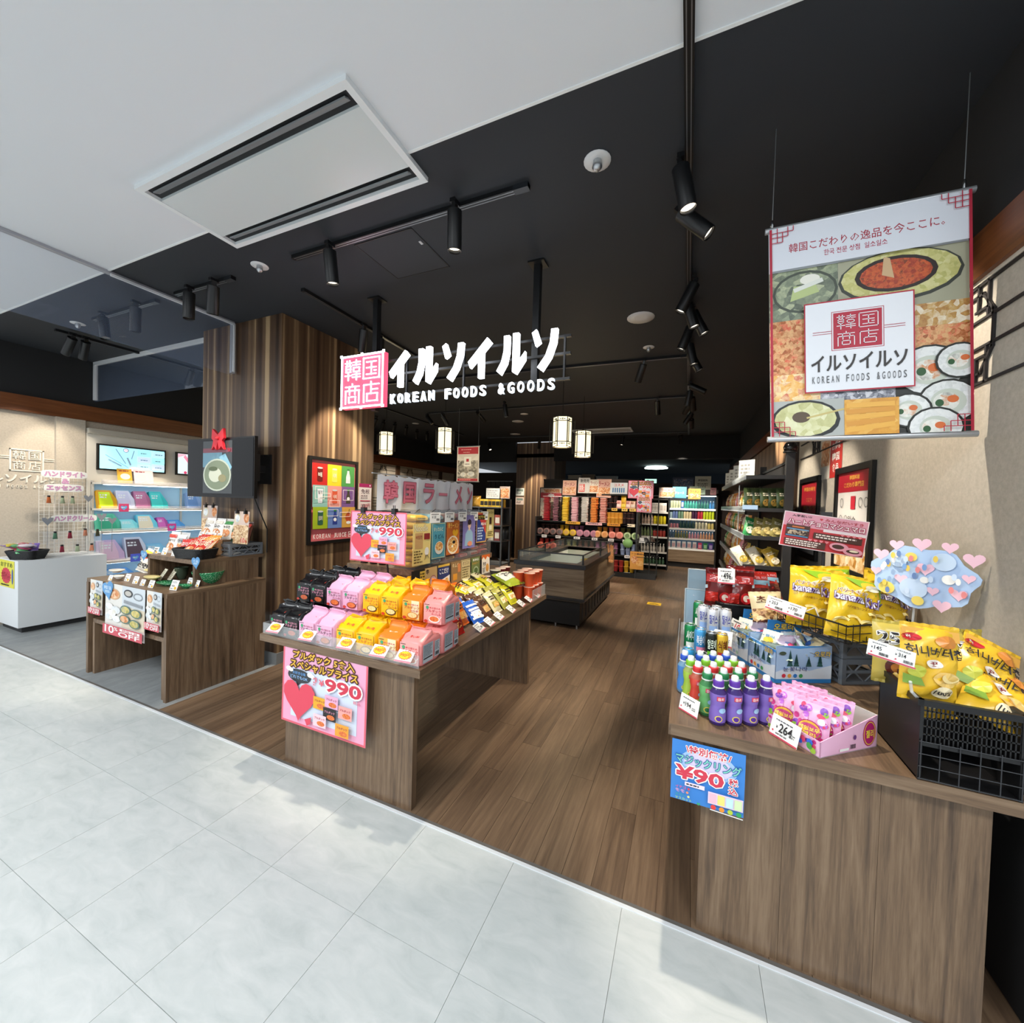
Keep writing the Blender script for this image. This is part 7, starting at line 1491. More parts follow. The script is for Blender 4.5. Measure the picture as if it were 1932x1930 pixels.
for nm, x, y, z, lab in (('sky blue', .022, 1.985, KZ, 'on the counter left of black and lime can'), ('black and lime', .075, 1.95, KZ, 'on the counter behind the blue-collared bottles'),
    ('green', .028, 2.16, KZ+.063, 'first on the middle step'), ('blue and pink', .072, 2.105, KZ+.063, 'second on the middle step'), ('black and lime', .117, 2.065, KZ+.063, 'third on the middle step'), ('yellow and red', .160, 2.07, KZ+.063, 'last on the middle step'),
    ('green', .068, 2.37, KZ+.133, 'at the back left of the top step'), ('white', .088, 2.30, KZ+.133, 'first on the top step'), ('white', .150, 2.31, KZ+.133, 'behind the others on the top step'), ('white', .130, 2.245, KZ+.133, 'middle front on the top step'), ('white', .188, 2.265, KZ+.133, 'last on the top step')):
    dup(CN[nm], at(x, y, z+.001, .1), '%s drink can %s' % (nm, lab), 'drink cans on the counter')
rcard('white price card before the white cans on the top step', sheet_M((.128, 2.2, KZ+.10), (1, -.25, 0), (.1, .3, 1)), .085, .075, '130')
for k, (y, x0, x1, z1, lab) in enumerate(((2.72, 0, .14, 1.0, 'nearer'), (3.1, .015, .165, 1.07, 'farther'))):
    g = thing('acrylic_bin', lab+' pale blue clear bin at the rear left of counter', 'bin', ((x0+x1)/2, y, KZ)); TNT = glass('bcdcee', .55, .08)
    MB().bb((x0, y, KZ), (x1, y+.004, z1), TNT).bb((x0, y, KZ), (x0+.004, y+.18, z1-.05), TNT).bb((x1-.004, y, KZ), (x1, y+.18, z1-.05), TNT).build('sheet', g)
    MB().tube([(x0, y, KZ+.01), (x0, y, z1), (x1, y, z1), (x1, y, KZ+.01)], .004, C('c9d8de', .3), 6).build('rim', g)
    for q in range(2): MB().bb((x0+.02+.06*q, y+.05, KZ), (x0+.065+.06*q, y+.1, KZ+.14), C(('d9a0a0', '9fb8cf')[q], .4)).build('carton', g)
# ---- crates, baskets and bags at the wall
rz = .48; uu, vv = V((cos(rz), sin(rz), 0)), V((-sin(rz), cos(rz), 0)); cc0 = V((.655, 2.215, KZ))
for k in range(2): crate('crate', ('lower', 'upper')[k]+' grey plastic crate stacked beside the blue boxes', cc0+uu*.13+vv*.14+V((0, 0, .002+.116*k)), .26, .26, .113, '596068', rz)
wz = KZ+.236
g = thing('wire_basket', 'shallow black wire basket on the crates holding yellow snack bags', 'basket', (.655, 2.28, wz)); ru, rv = V((.366, .274, 0)).normalized(), V((-.225, .326, 0)).normalized(); n0 = V((.60, 2.03, wz)); A_, B_ = .36, .33
b = MB(); h1 = .075
for z, rr_ in ((0, .003), (h1*.5, .002), (h1, .004)):
    q = [n0+V((0, 0, z))-(ru+rv)*.02*z/h1, n0+ru*A_+V((0, 0, z)), n0+ru*A_+rv*B_+V((0, 0, z)), n0+rv*B_+V((0, 0, z))]; b.tube(q+[q[0]], rr_, BLACK, 6)
b.build('rim_wire', g); b = MB()
for k in range(11):
    for p0, d_, L_ in ((n0, ru, A_), (n0, rv, B_), (n0+rv*B_, ru, A_), (n0+ru*A_, rv, B_)): q = p0+d_*L_*k/10; b.cyl(q, q+V((0, 0, h1)), .0016, BLACK, 5)
    b.cyl(n0+ru*A_*k/10, n0+ru*A_*k/10+rv*B_, .0016, BLACK, 5)
b.build('mesh_wire', g)
def bkick(a):
    a.poly([(-.06, .245), (.0, .215), (.05, .205), (.092, .15), (.092, .245)], C('8aba2a', .25)); a.disc(.045, .215, .03, .012, C('f0ead0', .25)); a.line((-.02, .19), (.07, .228), .010, C('f3e9b8', .25)); a.text('バナナキック', -.08, .178, .03, .196, C('7a3a1a', .3), .015, C('f6ecd0', .3), .0015)
    a.text('banana', -.088, .146, .01, .178, C('f3eef3', .3), .02, C('4a2a7a', .3), .002); a.text('Kick', .015, .135, .085, .175, C('f3eef3', .3), .02, C('4a2a7a', .3), .002); a.text('バナナ味コーンスナック', -.05, .118, .05, .130, C('7a3a1a', .3))
    for x, y, r_ in ((-.02, .06, .3), (.03, .05, .6), (.045, .085, .2), (-.055, .045, .9)):
        pts = [(x+.034*cos(r_+.25*k), y+.034*sin(r_+.25*k)) for k in range(9)]+[(x+.024*cos(r_+.25*k), y+.026*sin(r_+.25*k)-.003) for k in range(8, -1, -1)]; a.poly(pts, C('f0d98a', .3))
BK = bag('snack_bag', .195, .25, .085, C('e3bb26', .2), bkick, C('d9ae22', .2), .008, 2.5, 12, 12)
def place_bag(p, x, y, z, label, rz=0., lean=.2, roll=0., grp=None, cat='snack bag'):
    o = dup(p, MX.Translation((x, y, z)) @ MX.Rotation(rz, 4, 'Z') @ MX.Rotation(pi/2-lean, 4, 'X') @ MX.Rotation(roll, 4, 'Z'), label, grp); o['category'] = cat; return o
GB = 'yellow banana snack bags in the wire basket'
place_bag(BK, .525, 2.23, wz+.012, 'yellow banana snack bag at the left of the wire basket', .15, .12, -.08, GB); place_bag(BK, .628, 2.095, wz+.008, 'front yellow banana snack bag tilted in the wire basket', .3, .2, -.2, GB)
place_bag(BK, .76, 2.18, wz+.010, 'yellow banana snack bag at the right of the wire basket', .45, .2, -.3, GB); place_bag(BK, .80, 2.30, wz+.015, 'rearmost yellow banana snack bag by the wall', .5, .12, -.15, GB); place_bag(BK, .62, 2.34, wz+.012, 'yellow banana snack bag upright behind the front one', .2, .05, .05, GB)
COK = bag('snack_bag', .15, .17, .06, C('d9c9a0', .28), lambda a: (a.rect(-.07, .03, .07, .09, food('biscuit_photo', ['3a2418', '8a5a34', 'e0b87a', 'f3e3b8'], 40)), a.rect(-.075, .02, .075, .035, C('4a2418', .3)), a.text('초코', -.05, .12, .05, .155, C('5a2a1a', .3))), None, .005, 1.4)
place_bag(COK, .40, 2.40, KZ+.17, 'cream and brown biscuit bag left of the banana snacks', .1, .35, .1)
crate('crate', 'grey plastic crate under the black basket of red bags', V((.37, 2.70, KZ+.001)), .36, .30, .10, '596068', .1)
wicker('plastic_basket', 'black basket of red chocolate snack bags behind the cans', (.345, 2.70, KZ+.103), .36, .28, .13, .1, .02, 'basket', 26, C('101012', .45))
CHB = bag('snack_bag', .16, .2, .07, C('6a1a1a', .2), lambda a: (a.poly([(-.075, .09), (.075, .115), (.075, .135), (-.075, .11)], C('b9cdd6', .25)), a.rect(-.07, .13, .07, .175, C('c03a3a', .25)), a.text('초코', -.055, .135, .055, .17, C('e9b0b8', .25), .02), a.disc(.03, .05, .028, .03, C('c9282c', .25)), a.disc(.03, .05, .016, .018, C('f0d8c8', .25)), a.rect(-.07, .02, -.005, .075, C('b8281f', .25))), None, .006, 1.1)
CHR = bag('snack_bag', .17, .2, .06, C('b02a22', .2), lambda a: (a.rect(-.08, .13, .08, .16, C('8fb8cc', .25)), a.text('마시멜로', -.07, .165, .07, .185, C('e9a0a8', .25)), a.rect(-.07, .03, .07, .11, C('5a1a16', .25))), None, .006, 2.8)
GC_ = 'red chocolate snack bags in the black basket'
for k, (p, x, y, rz_, ln, lab) in enumerate(((CHB, .20, 2.62, -.15, .1, 'dark red snack bag at the left end of black basket'), (CHB, .30, 2.615, .1, .25, 'dark red snack bag, second from left in black basket'), (CHR, .40, 2.65, .3, .5, 'bright red snack bag, third from left in black basket'), (CHR, .46, 2.74, .2, .7, 'bright red snack bag lying at the right of black basket'), (CHB, .34, 2.76, .2, .45, 'dark red snack bag behind the others in black basket'))):
    place_bag(p, x-.02, y-.02, KZ+.21+.02*(k > 2), lab, rz_, ln, 0., GC_)
rcard('white 496 yen price card on the black basket', sheet_M(Y(1354, 1100, 2.53), (1, .05, 0), (.25, .15, 1)), .085, .085, '496', True)
def dbl(label, M, t1, t2):
    w, h = .15, .058
    return board('price_card', label, 'price card', M, w, h, WHITE, lambda a: ([(a.text('¥', x0+.008, .028, x0+.014, .036, INK), a.text(t, x0+.018, .026, x0+.042, .040, INK), a.scribble(x0+.01, .046, x0+.06, .051, 1, C('666666', .5)), a.bars(x0+.035, .010, x0+.065, .020, INK), a.disc(x0+.010, .014, .003, .003, C('c9485a', .5))) for x0, t in ((.002, t1), (.077, t2))], a.rect(.075, .006, .0755, h, C('bbbbbb', .5)), a.rect(0, 0, w, .005, C('c9485a', .5))), .002)
c = Y(1443, 1135, 2.12); o = dbl('double price card 253 and 170 yen clipped to the wire basket', sheet_M((c.x, 2.12, c.z-.025), (.13, .0, -.035), (0.02, .25, 1)), '253', '170')
MB().tube([WM[o] @ V((.13, .02, -.003)), V((.52, 2.14, wz+.11)), n0+rv*.12+V((0, 0, h1))], .003, glass('eef4f6', .3, .05), 6).build('clip_arm', o)
# ---- near black basket with honey chips
g = thing('grid_basket', 'large black plastic basket of yellow chips at the counter front right', 'basket', (.74, 1.66, KZ)); BP = C('111113', .42); bx0, bx1, by0, by1, bh = .632, .848, 1.535, 1.80, .235
b = MB(); b.bb((bx0, by0, KZ+.001), (bx0+.005, by1, KZ+bh), BP).bb((bx1-.005, by0, KZ+.001), (bx1, by1, KZ+bh), BP).bb((bx0, by1-.005, KZ+.001), (bx1, by1, KZ+bh), BP).bb((bx0, by0, KZ+.001), (bx1, by1, KZ+.006), BP); b.build('wall', g)
b = MB(); b.bb((bx0-.006, by0-.008, KZ+bh-.018), (bx1+.006, by0+.006, KZ+bh), BP).bb((bx0-.008, by0-.008, KZ+bh-.018), (bx0+.006, by1, KZ+bh), BP).bb((bx1-.006, by0-.008, KZ+bh-.018), (bx1+.008, by1, KZ+bh), BP).bb((bx0, by0-.002, KZ+.1), (bx1, by0+.003, KZ+.112), BP).bb((bx0, by0-.003, KZ), (bx0+.008, by0+.004, KZ+bh), BP).bb((bx1-.008, by0-.003, KZ), (bx1, by0+.004, KZ+bh), BP); b.build('rim', g)
b = MB()
for k in range(22): x = bx0+.008+(bx1-bx0-.016)*k/21; b.bb((x-.0016, by0, KZ+.108), (x+.0016, by0+.003, KZ+bh-.015), BP)
for j in range(5): z = KZ+.108+.023*j; b.bb((bx0, by0, z), (bx1, by0+.003, z+.004), BP)
b.build('lattice_front', g); b = MB(); GWM = C('3a3b3e', .35, .4)
for k in range(6): x = bx0+.004+(bx1-bx0-.008)*k/5; b.cyl((x, by0-.006, KZ+.004), (x, by0-.006, KZ+.12), .0016, GWM, 5)
for j in range(4): z = KZ+.006+.036*j; b.cyl((bx0, by0-.006, z), (bx1, by0-.006, z), .0016, GWM, 5)
b.build('wire_panel', g)
def honey(a):
    a.poly([(-.07, .165), (.07, .175), (.07, .205), (-.07, .205)], C('e0a84a', .3)); a.disc(.03, .175, .03, .018, C('d98a3c', .3)); a.disc(-.05, .178, .022, .011, C('b8242c', .3)); a.text('허니', -.066, .174, -.034, .184, WHITE); a.text('허니버터칩', -.066, .128, .066, .158, INK, .012)
    a.disc(-.002, .108, .022, .013, C('efe6da', .3)); a.text('꿀', -.012, .101, .01, .114, DRED); a.disc(-.04, .08, .019, .019, C('c5c84a', .3)); a.disc(.028, .068, .034, .022, C('e3bd6a', .3)); a.disc(.035, .072, .026, .013, C('f0d898', .3)); a.poly([(-.068, .04), (-.02, .04), (-.03, .062), (-.068, .068)], C('7a9a3a', .3)); a.disc(.02, .03, .026, .018, C('efe0b8', .3)); a.text('100%', .0, .022, .042, .036, INK, .015)
HB = bag('snack_bag', .145, .21, .06, C('e0b42c', .3), honey, C('cfc09a', .35), .009, 4.1, 12, 12)
GH = 'yellow honey chip bags in the near black basket'
place_bag(HB, .672, 1.60, KZ+.215, 'upright honey butter chip bag at the left of near basket', .12, .12, -.05, GH); place_bag(HB, .80, 1.66, KZ+.20, 'honey butter chip bag leaning right in the near basket', .25, .45, -.55, GH); place_bag(HB, .80, 1.58, KZ+.19, 'honey butter chip bag lying at the front right of near basket', .3, .95, -.75, GH); place_bag(HB, .715, 1.70, KZ+.13, 'honey butter chip bag sunk low in the near basket', -.1, .6, .2, GH)
OLV = bag('snack_bag', .12, .19, .05, C('b9a64a', .3), lambda a: (a.text('25%', -.05, .125, .05, .165, INK, .03, WHITE, .002), a.disc(0, .05, .03, .03, C('5a2418', .3)), a.disc(0, .05, .016, .016, C('c9803a', .3))), None, .005, 1.9)
place_bag(OLV, .655, 1.76, KZ+.20, 'olive yellow snack bag with black lettering behind the honey chips', -.1, .1)
place_bag(OLV, .84, 1.76, KZ+.20, 'olive snack bag at the back right corner of near basket', .5, .1)
c = Y(1633, 1212, 1.51); dbl('double price card 145 and 314 yen on the near black basket', sheet_M((c.x, 1.50, c.z-.03), (.13, .02, -.035), (.02, .3, 1)) @ MX.Scale(.8, 4), '145', '314')
s = thing('card_clip', 'clear clip arm holding the double price card on the near basket', 'clip', (.60, 1.55, KZ+.2)); MB().tube([(.635, 1.545, KZ+bh-.01), (.612, 1.535, KZ+.25), (.60, 1.515, KZ+.285)], .004, glass('eef4f6', .3, .05), 8).build('arm', s)
# ---- signs behind
def choco(w, h):
    DBR = C('4a2a20', .5)
    def f(a):
        a.frame(0, 0, w, h, .004, C('f0e0e2', .5)); a.rect(.004, .004, w-.004, h*.6, C('c9343c', .5)); a.rect(w*.5, h*.55, w-.004, h*.63, C('efe4e6', .5))
        a.text('入学祝い!?', w*.1, h*.87, w*.34, h*.94, INK); a.text('みんなだいすき', w*.5, h*.84, w*.94, h*.92, C('b0303c', .5)); a.heart(w*.455, h*.88, .007, C('c9343c', .5))
        a.text('ハートチョコマシュマロ', w*.06, h*.66, w*.96, h*.81, C('f6eaec', .5), .02, C('a83a52', .5), .003)
        a.rect(w*.05, h*.3, w*.34, h*.64, DBR); a.rect(w*.06, h*.5, w*.33, h*.53, C('6aa0c8', .5)); a.rect(w*.06, h*.31, w*.33, h*.34, C('4a8ab8', .5)); a.rect(w*.08, h*.36, w*.31, h*.49, food('choco_photo', ['1d1412', '3a2420', 'e0c8a8'], 60)); a.rect(w*.12, h*.56, w*.27, h*.6, C('c9703a', .5))
        a.rect(w*.39, h*.33, w*.95, h*.5, DBR); a.scribble(w*.42, h*.35, w*.92, h*.48, 2, C('efe0d8', .5)); a.rect(w*.05, h*.05, w*.55, h*.24, DBR); a.scribble(w*.07, h*.06, w*.53, h*.23, 3, C('efe0d8', .5))
        for k in range(4): a.heart(w*(.72+.065*k), h*.53, .008, C('e98a94', .5)); a.heart(w*(.36+.065*k), h*.27, .008, C('e98a94', .5))
        a.disc(w*.7, h*.2, w*.11, h*.11, C('e9a0b0', .5)); a.disc(w*.69, h*.2, w*.07, h*.06, DBR); a.disc(w*.86, h*.12, w*.11, h*.11, C('e9a0b0', .5)); a.disc(w*.86, h*.125, w*.075, h*.05, DBR); a.disc(w*.87, h*.14, w*.05, h*.03, C('f0e6c8', .5))
    return f
yy = 2.48; c0, c1, c2 = Y(1469, 1027, yy), Y(1628, 1084, yy), Y(1474, 962, yy)
w_, h_ = c1.x-c0.x, c2.z-c0.z
board('pop_sign', 'pink and red heart choco marshmallow sign behind the snack bags', 'sign', sheet_M((c0.x, yy, c0.z), (1, 0, -.13), (.02, .05, 1)), w_, h_, C('e2a0b2', .5), choco(w_, h_), .003)
s = thing('sign_stand', 'dark stand pole behind the heart choco sign', 'stand', (c0.x+.2, yy+.03, KZ)); MB().cyl((c0.x+.2, yy+.03, KZ+.001), (c0.x+.2, yy+.03, c0.z+.15), .008, DARKGREY, 8).build('pole', s); MB().box((c0.x+.2, yy+.02, c0.z+.15), (.05, .02, .05), DARKGREY).build('clamp', s)
L_, R_ = Y(1640, 1060, 2.16), X(1857, 1050, .945); d_ = (R_-L_); d_.z = 0; W_ = d_.length; zb = Y(1700, 1140, 2.1).z; H_ = .25
b = MB(); CLD = C('b3cdee', .5); M = sheet_M((L_.x, L_.y, zb), d_)
pts = []
for k in range(40): t_ = 2*pi*k/40; q = 1+.07*sin(t_*7+.5); pts.append((W_/2+W_*.47*q*cos(t_), H_*.48+H_*.46*q*sin(t_)))
b.prism(pts, -.003, 0, CLD); o = b.build('cloud_standee', None, None, False, M); tag(o, 'pale blue cloud-shaped standee with pink hearts by the right wall', 'standee')
a = Art(); HP = C('f3c6d6', .5); rr = random.Random(8)
for x, y, r_ in ((.12, .78, .10), (.27, .95, .09), (.5, .99, .11), (.74, .97, .09), (.93, .82, .11), (.08, .5, .07), (.83, .3, .09), (.9, .55, .07), (.7, .1, .1), (.33, .42, .08), (.55, .62, .1), (.62, .3, .07)): a.heart(W_*x, H_*y, H_*r_*1.1, HP)
for x, y, r_, c_ in ((.3, .7, .1, 'c5d9f0'), (.45, .3, .16, 'c5d9f0'), (.7, .75, .13, 'c5d9f0'), (.2, .25, .1, 'f0d86a'), (.42, .78, .07, 'f0d86a'), (.75, .5, .07, 'f3f3ee'), (.55, .45, .05, 'f3f3ee'), (.5, .12, .07, 'f0d86a')): a.disc(W_*x, H_*y, W_*r_*.8, H_*r_, C(c_, .5))
for k in range(26): x, y = rr.uniform(.12, .88), rr.uniform(.18, .82); a.disc(W_*x, H_*y, W_*.022, H_*.05, C(('f3f3ee', 'e9c95a', '7fa6d8', 'e58a8a', 'cfe0f5', '6a86b8')[k % 6], .5), 10)
a.b.build('print', o, None, True)
s = thing('standee_clip', 'clear clip arm under the cloud-shaped standee', 'clip', (.75, 2.1, KZ)); q = V(M @ V((W_*.45, H_*.1, -.01))); MB().tube([(q.x, q.y, q.z+.02), (q.x, q.y+.01, wz+.07)], .004, glass('eef4f6', .3, .05), 8).build('arm', s)
# ---- framed posters on the right wall
def wall_frame(y0, y1, z0, z1, label, art):
    g = thing('framed_poster', label, 'poster', (RX, (y0+y1)/2, z0)); M = sheet_M((RX-.001, y1, z0), (0, -1, 0)); w, h = y1-y0, z1-z0; t = .04
    MB().bb((0, 0, 0), (w, t, .022), BLACK, M).bb((0, h-t, 0), (w, h, .022), BLACK, M).bb((0, t, 0), (t, h-t, .022), BLACK, M).bb((w-t, t, 0), (w, h-t, .022), BLACK, M).build('frame', g); MB().bb((t, t, 0), (w-t, h-t, .008), C('d6d3cf', .35), M).build('backing', g)
    a = Art(M); a.base = .0085; art(a, w, h, t); a.b.build('print', g)
def fr1(a, w, h, t):
    a.rect(t, h*.76, w-t, h-t, C('a8202f', .4)); a.text('韓国料理', w*.4, h*.87, w*.66, h*.91, C('e3b04a', .4)); a.text('こだわり専門店', w*.25, h*.8, w*.78, h*.85, C('e3b04a', .4)); a.rect(w*.46, h*.6, w*.58, h*.72, C('b9283a', .4))
    for x, y in ((.2, .66), (.72, .66), (.86, .66), (.2, .5), (.35, .5)): a.ring(w*x, h*y, w*.05, h*.045, .006, C('6a6a6a', .4))
    a.text('일소', w*.42, h*.48, w*.62, h*.54, INK); a.rect(t, t, w-t, h*.4, food('side_dish_photo', ['5a3418', 'b9802f', 'e0c08a', 'efe6cf'], 14))
wall_frame(2.90, 3.53, 1.10, 1.80, 'large black framed red and white poster on the right wall', fr1)
wall_frame(3.93, 4.52, 1.10, 1.79, 'smaller black framed red poster farther along the right wall', lambda a, w, h, t: (a.rect(t, h*.55, w-t, h-t, C('a8202f', .4)), a.text('韓国の味を', w*.2, h*.83, w*.8, h*.88, C('e3b04a', .4)), a.text('ここで', w*.35, h*.7, w*.65, h*.74, C('e3b04a', .4)), a.text('楽しもう', w*.2, h*.6, w*.8, h*.65, C('e3b04a', .4)), a.rect(t, h*.48, w-t, h*.5, C('b9283a', .4)), a.scribble(w*.2, h*.2, w*.8, h*.42, 4, C('6a6a6a', .4))))
board('poster', 'red and white food poster above the frames on the right wall', 'poster', sheet_M((RX-.002, 3.97, 1.75), (0, -1, 0)), .5, .32, C('d8d2c6', .5), lambda a: (a.rect(.24, 0, .5, .32, C('b9342f', .4)), a.rect(.02, .1, .22, .3, STW), a.text('お得な', .28, .2, .46, .26, WHITE), a.text('韓国', .29, .12, .45, .18, WHITE), a.text('食品', .3, .04, .44, .1, WHITE)), .003)
# ================================================================ black gondola on the right
hx0, hx1, hy0, hy1 = .415, .70, 3.74, 6.15
g = thing('shelf_gondola', 'black open shelf gondola of snacks along the right wall', 'shelf unit', (.56, 4.9, 0)); SB_ = C('26282b', .5)
MB().bb((hx1, hy0, 0), (hx1+.02, hy1, 1.86), C('1b1c1f', .6)).build('back_panel', g); MB().bb((hx0, hy0, 0), (hx1, hy1, .1), SB_).build('base', g)
for y in (hy0-.03, 4.95, hy1-.03): MB().bb((hx1-.02, y, 0), (hx1+.035, y+.05, 1.95), SB_).build('upright', g)
MB().bb((hx1-.005, hy0, 1.87), (hx1+.015, hy1, 1.89), SB_).build('top_rail', g)
HZ = [.55, .80, 1.055, 1.29, 1.515, 1.775]
for z in HZ:
    MB().bb((hx0, hy0, z-.03), (hx1, hy1, z), SB_).build('shelf_board', g); MB().bb((hx0-.012, hy0, z-.035), (hx0, hy1, z+.012), glass('dfe9f0', .35, .1)).build('price_rail', g)
for z in HZ[2:5]:
    MB().bb((hx0-.002, hy0+.45, z), (hx0+.004, hy0+.46, z+.2), C('c9d0d4', .4)).build('divider', g)
MB().bb((hx0-.018, hy0-.002, 1.50), (hx0+.09, hy0+.0, 1.535), C('a9c9ea', .4)).build('blue_label', g)
GS_ = {'dark green': ('3a4a2a', 'c9a24a'), 'olive': ('8a8048', 'c9b878'), 'yellow': ('b99a3a', 'e6dcc0'), 'white and yellow': ('d9d4c0', 'c9b04a'), 'pink': ('d98aa0', 'f0e0e4'), 'green': ('2a8a4a', 'e0e8d0'), 'tan': ('b08a5a', 'e0c8a0'), 'maroon': ('6a2a2a', 'c98a6a'), 'orange': ('d98a2a', 'f0d090')}
SG = {k: bag('gondola_bag', .09, .15, .04, C(c1, .3), lambda a, c2=c2: (a.disc(0, .04, .032, .028, C(c2, .3)), a.scribble(-.03, .09, .03, .12, 2, C('efe6d0', .3))), None, .004, 1.7, 6, 6) for k, (c1, c2) in GS_.items()}
for k in range(5): place_bag(SG['dark green'], .45+.056*k, 3.78+.01*(k % 2), 1.517, 'dark green snack bag at the gondola end, %s from the aisle' % ORD[k], .5, .1, 0, 'snack bags on the right gondola')
for k, nm in enumerate(('green', 'olive', 'olive', 'olive')): place_bag(SG[nm], .45+.062*k, 3.77, 1.293, '%s snack bag leaning at the gondola end, %s from the aisle' % (nm, ORD[k]), .35, .45, -.35, 'snack bags on the right gondola')
for k, nm in enumerate(('white and yellow', 'yellow', 'white and yellow', 'yellow', 'yellow')): place_bag(SG[nm], .44+.055*k, 3.77+.02*(k % 2), 1.058, '%s snack bag heaped at the gondola end, %s from the aisle' % (nm, ORD[k]), .3, .5, .4*(-1)**k, 'snack bags on the right gondola')
seq = ['maroon', 'orange', 'yellow', 'tan', 'orange', 'maroon', 'tan', 'white and yellow', 'pink', 'green']
for zi, z in enumerate(HZ[1:5]):
    for k in range(10):
        nm = seq[(k*3+zi*2) % 10]; place_bag(SG[nm], hx0+.045, 3.95+.22*k, z+.003, '%s snack bag facing the aisle, %s along gondola shelf %s from bottom' % (nm, ORD[k], ORD[zi+1]), -pi/2+.15, .15, 0, 'snack bags on the right gondola')
for k in range(4):
    board('shelf_card', 'white card standing up from the gondola top edge, %s from the entrance' % ORD[k], 'card', sheet_M((hx0+.0, 4.3+.5*k, 1.79), (.25, -.25, 0), (-.3, .3, 1)), .16, .16, C('c9ccc8', .5), lambda a: a.scribble(.02, .03, .14, .13, 3, C('8a8a88', .5)), .003)
g = thing('dome_camera', 'black dome camera on the tall post of the right gondola', 'camera', (hx1+.01, hy0, 1.951)); MB().lathe([(.03, 0), (.045, .01), (.05, .04), (.035, .075), (.0001, .085)], (hx1+.008, hy0, 1.951), C('0a0a0b', .12), 16).build('dome', g); MB().lathe([(.05, -.001), (.05, .008)], (hx1+.008, hy0, 1.951), BLACK, 16).build('mount', g)
# ================================================================ the hanging shop sign
SY = 2.449
g = thing('shop_sign', 'lit shop sign of white letters and a red seal hanging from posts', 'sign', (-1.65, SY, 2.2))
for x in (-2.337, -.972): MB().bb((x-.022, SY+.07, 2.2 if x < -2 else 2.25), (x+.022, SY+.115, CH-.002), TRK).bb((x-.055, SY+.04, CH-.012), (x+.055, SY+.145, CH-.001), TRK).build('post', g)
b = MB()
for z in (2.30, 2.46, 2.57): b.bb((-2.62, SY+.05, z-.008), (-.72, SY+.07, z+.008), TRK)
for x in (-2.0, -1.5, -.76): b.bb((x-.006, SY+.05, 2.29), (x+.006, SY+.068, 2.58), TRK)
b.build('frame_bars', g)
M = face(SY, 2.214, -2.607); EW = C('f4f8ff', .4, 0, 4.); ER = C('d4506c', .4, 0, .95)
sw, sh = .43, .416
MB().bb((0, 0, -.05), (sw, sh, 0), ER, M).build('seal_box', g)
b = MB(); q = .012
for a_, e_ in (((0, .0), (sw, q)), ((0, sh-q), (sw, sh)), ((0, 0), (q, sh)), ((sw-q, 0), (sw, sh))): b.bb((a_[0], a_[1], 0), (e_[0], e_[1], .006), EW, M)
for x, y in ((0, 0), (sw, 0), (0, sh), (sw, sh), (sw/2, 0), (sw/2, sh)): b.bb((x-.010, y-.010, 0), (x+.010, y+.010, .007), EW, M)
# seal script: each of the four characters as straight bars
def seal(cells, ox, oy, s):
    for x0, y0, x1, y1 in cells:
        t_ = .007; xa, xb = ox+s*min(x0, x1), ox+s*max(x0, x1); ya, yb = oy+s*min(y0, y1), oy+s*max(y0, y1)
        b.bb((xa-t_/2, ya-t_/2, 0), (xb+t_/2, yb+t_/2, .006), EW, M)
KAN = [(.0, .88, .42, .88), (.12, .78, .12, 1), (.3, .78, .3, 1), (.06, .72, .36, .72), (.06, .42, .36, .42), (.06, .42, .06, .72), (.36, .42, .36, .72), (.06, .57, .36, .57), (0, .24, .42, .24), (.21, 0, .21, .42),
       (.55, .9, 1, .9), (.5, .76, 1, .76), (.74, .76, .74, 1), (.56, .62, .94, .62), (.56, .42, .94, .42), (.56, .42, .56, .62), (.94, .42, .94, .62), (.5, .28, 1, .28), (.5, .14, 1, .14), (.76, 0, .76, .42)]
KOKU = [(0, 0, 1, 0), (0, 1, 1, 1), (0, 0, 0, 1), (1, 0, 1, 1), (.2, .8, .8, .8), (.2, .52, .8, .52), (.2, .2, .8, .2), (.5, .2, .5, .8), (.68, .36, .8, .36)]
SHO = [(.5, .88, .5, 1), (.05, .86, .95, .86), (.3, .7, .3, .86), (.7, .7, .7, .86), (.05, .66, .95, .66), (.05, 0, .05, .66), (.95, 0, .95, .66), (.32, .46, .32, .66), (.68, .46, .68, .66), (.28, .06, .72, .06), (.28, .34, .72, .34), (.28, .06, .28, .34), (.72, .06, .72, .34)]
TEN = [(.5, .88, .5, 1), (.05, .86, 1, .86), (.05, 0, .05, .86), (.5, .42, .5, .78), (.5, .62, .92, .62), (.26, .06, .9, .06), (.26, .42, .9, .42), (.26, .06, .26, .42), (.9, .06, .9, .42)]
seal(KAN, .042, .222, .155); seal(KOKU, .232, .222, .158); seal(SHO, .042, .036, .155); seal(TEN, .232, .036, .158)
b.build('seal_lettering', g)
M2 = face(SY, 0, 0); SIDE = C('c9d4de', .4, 0, 1.2)
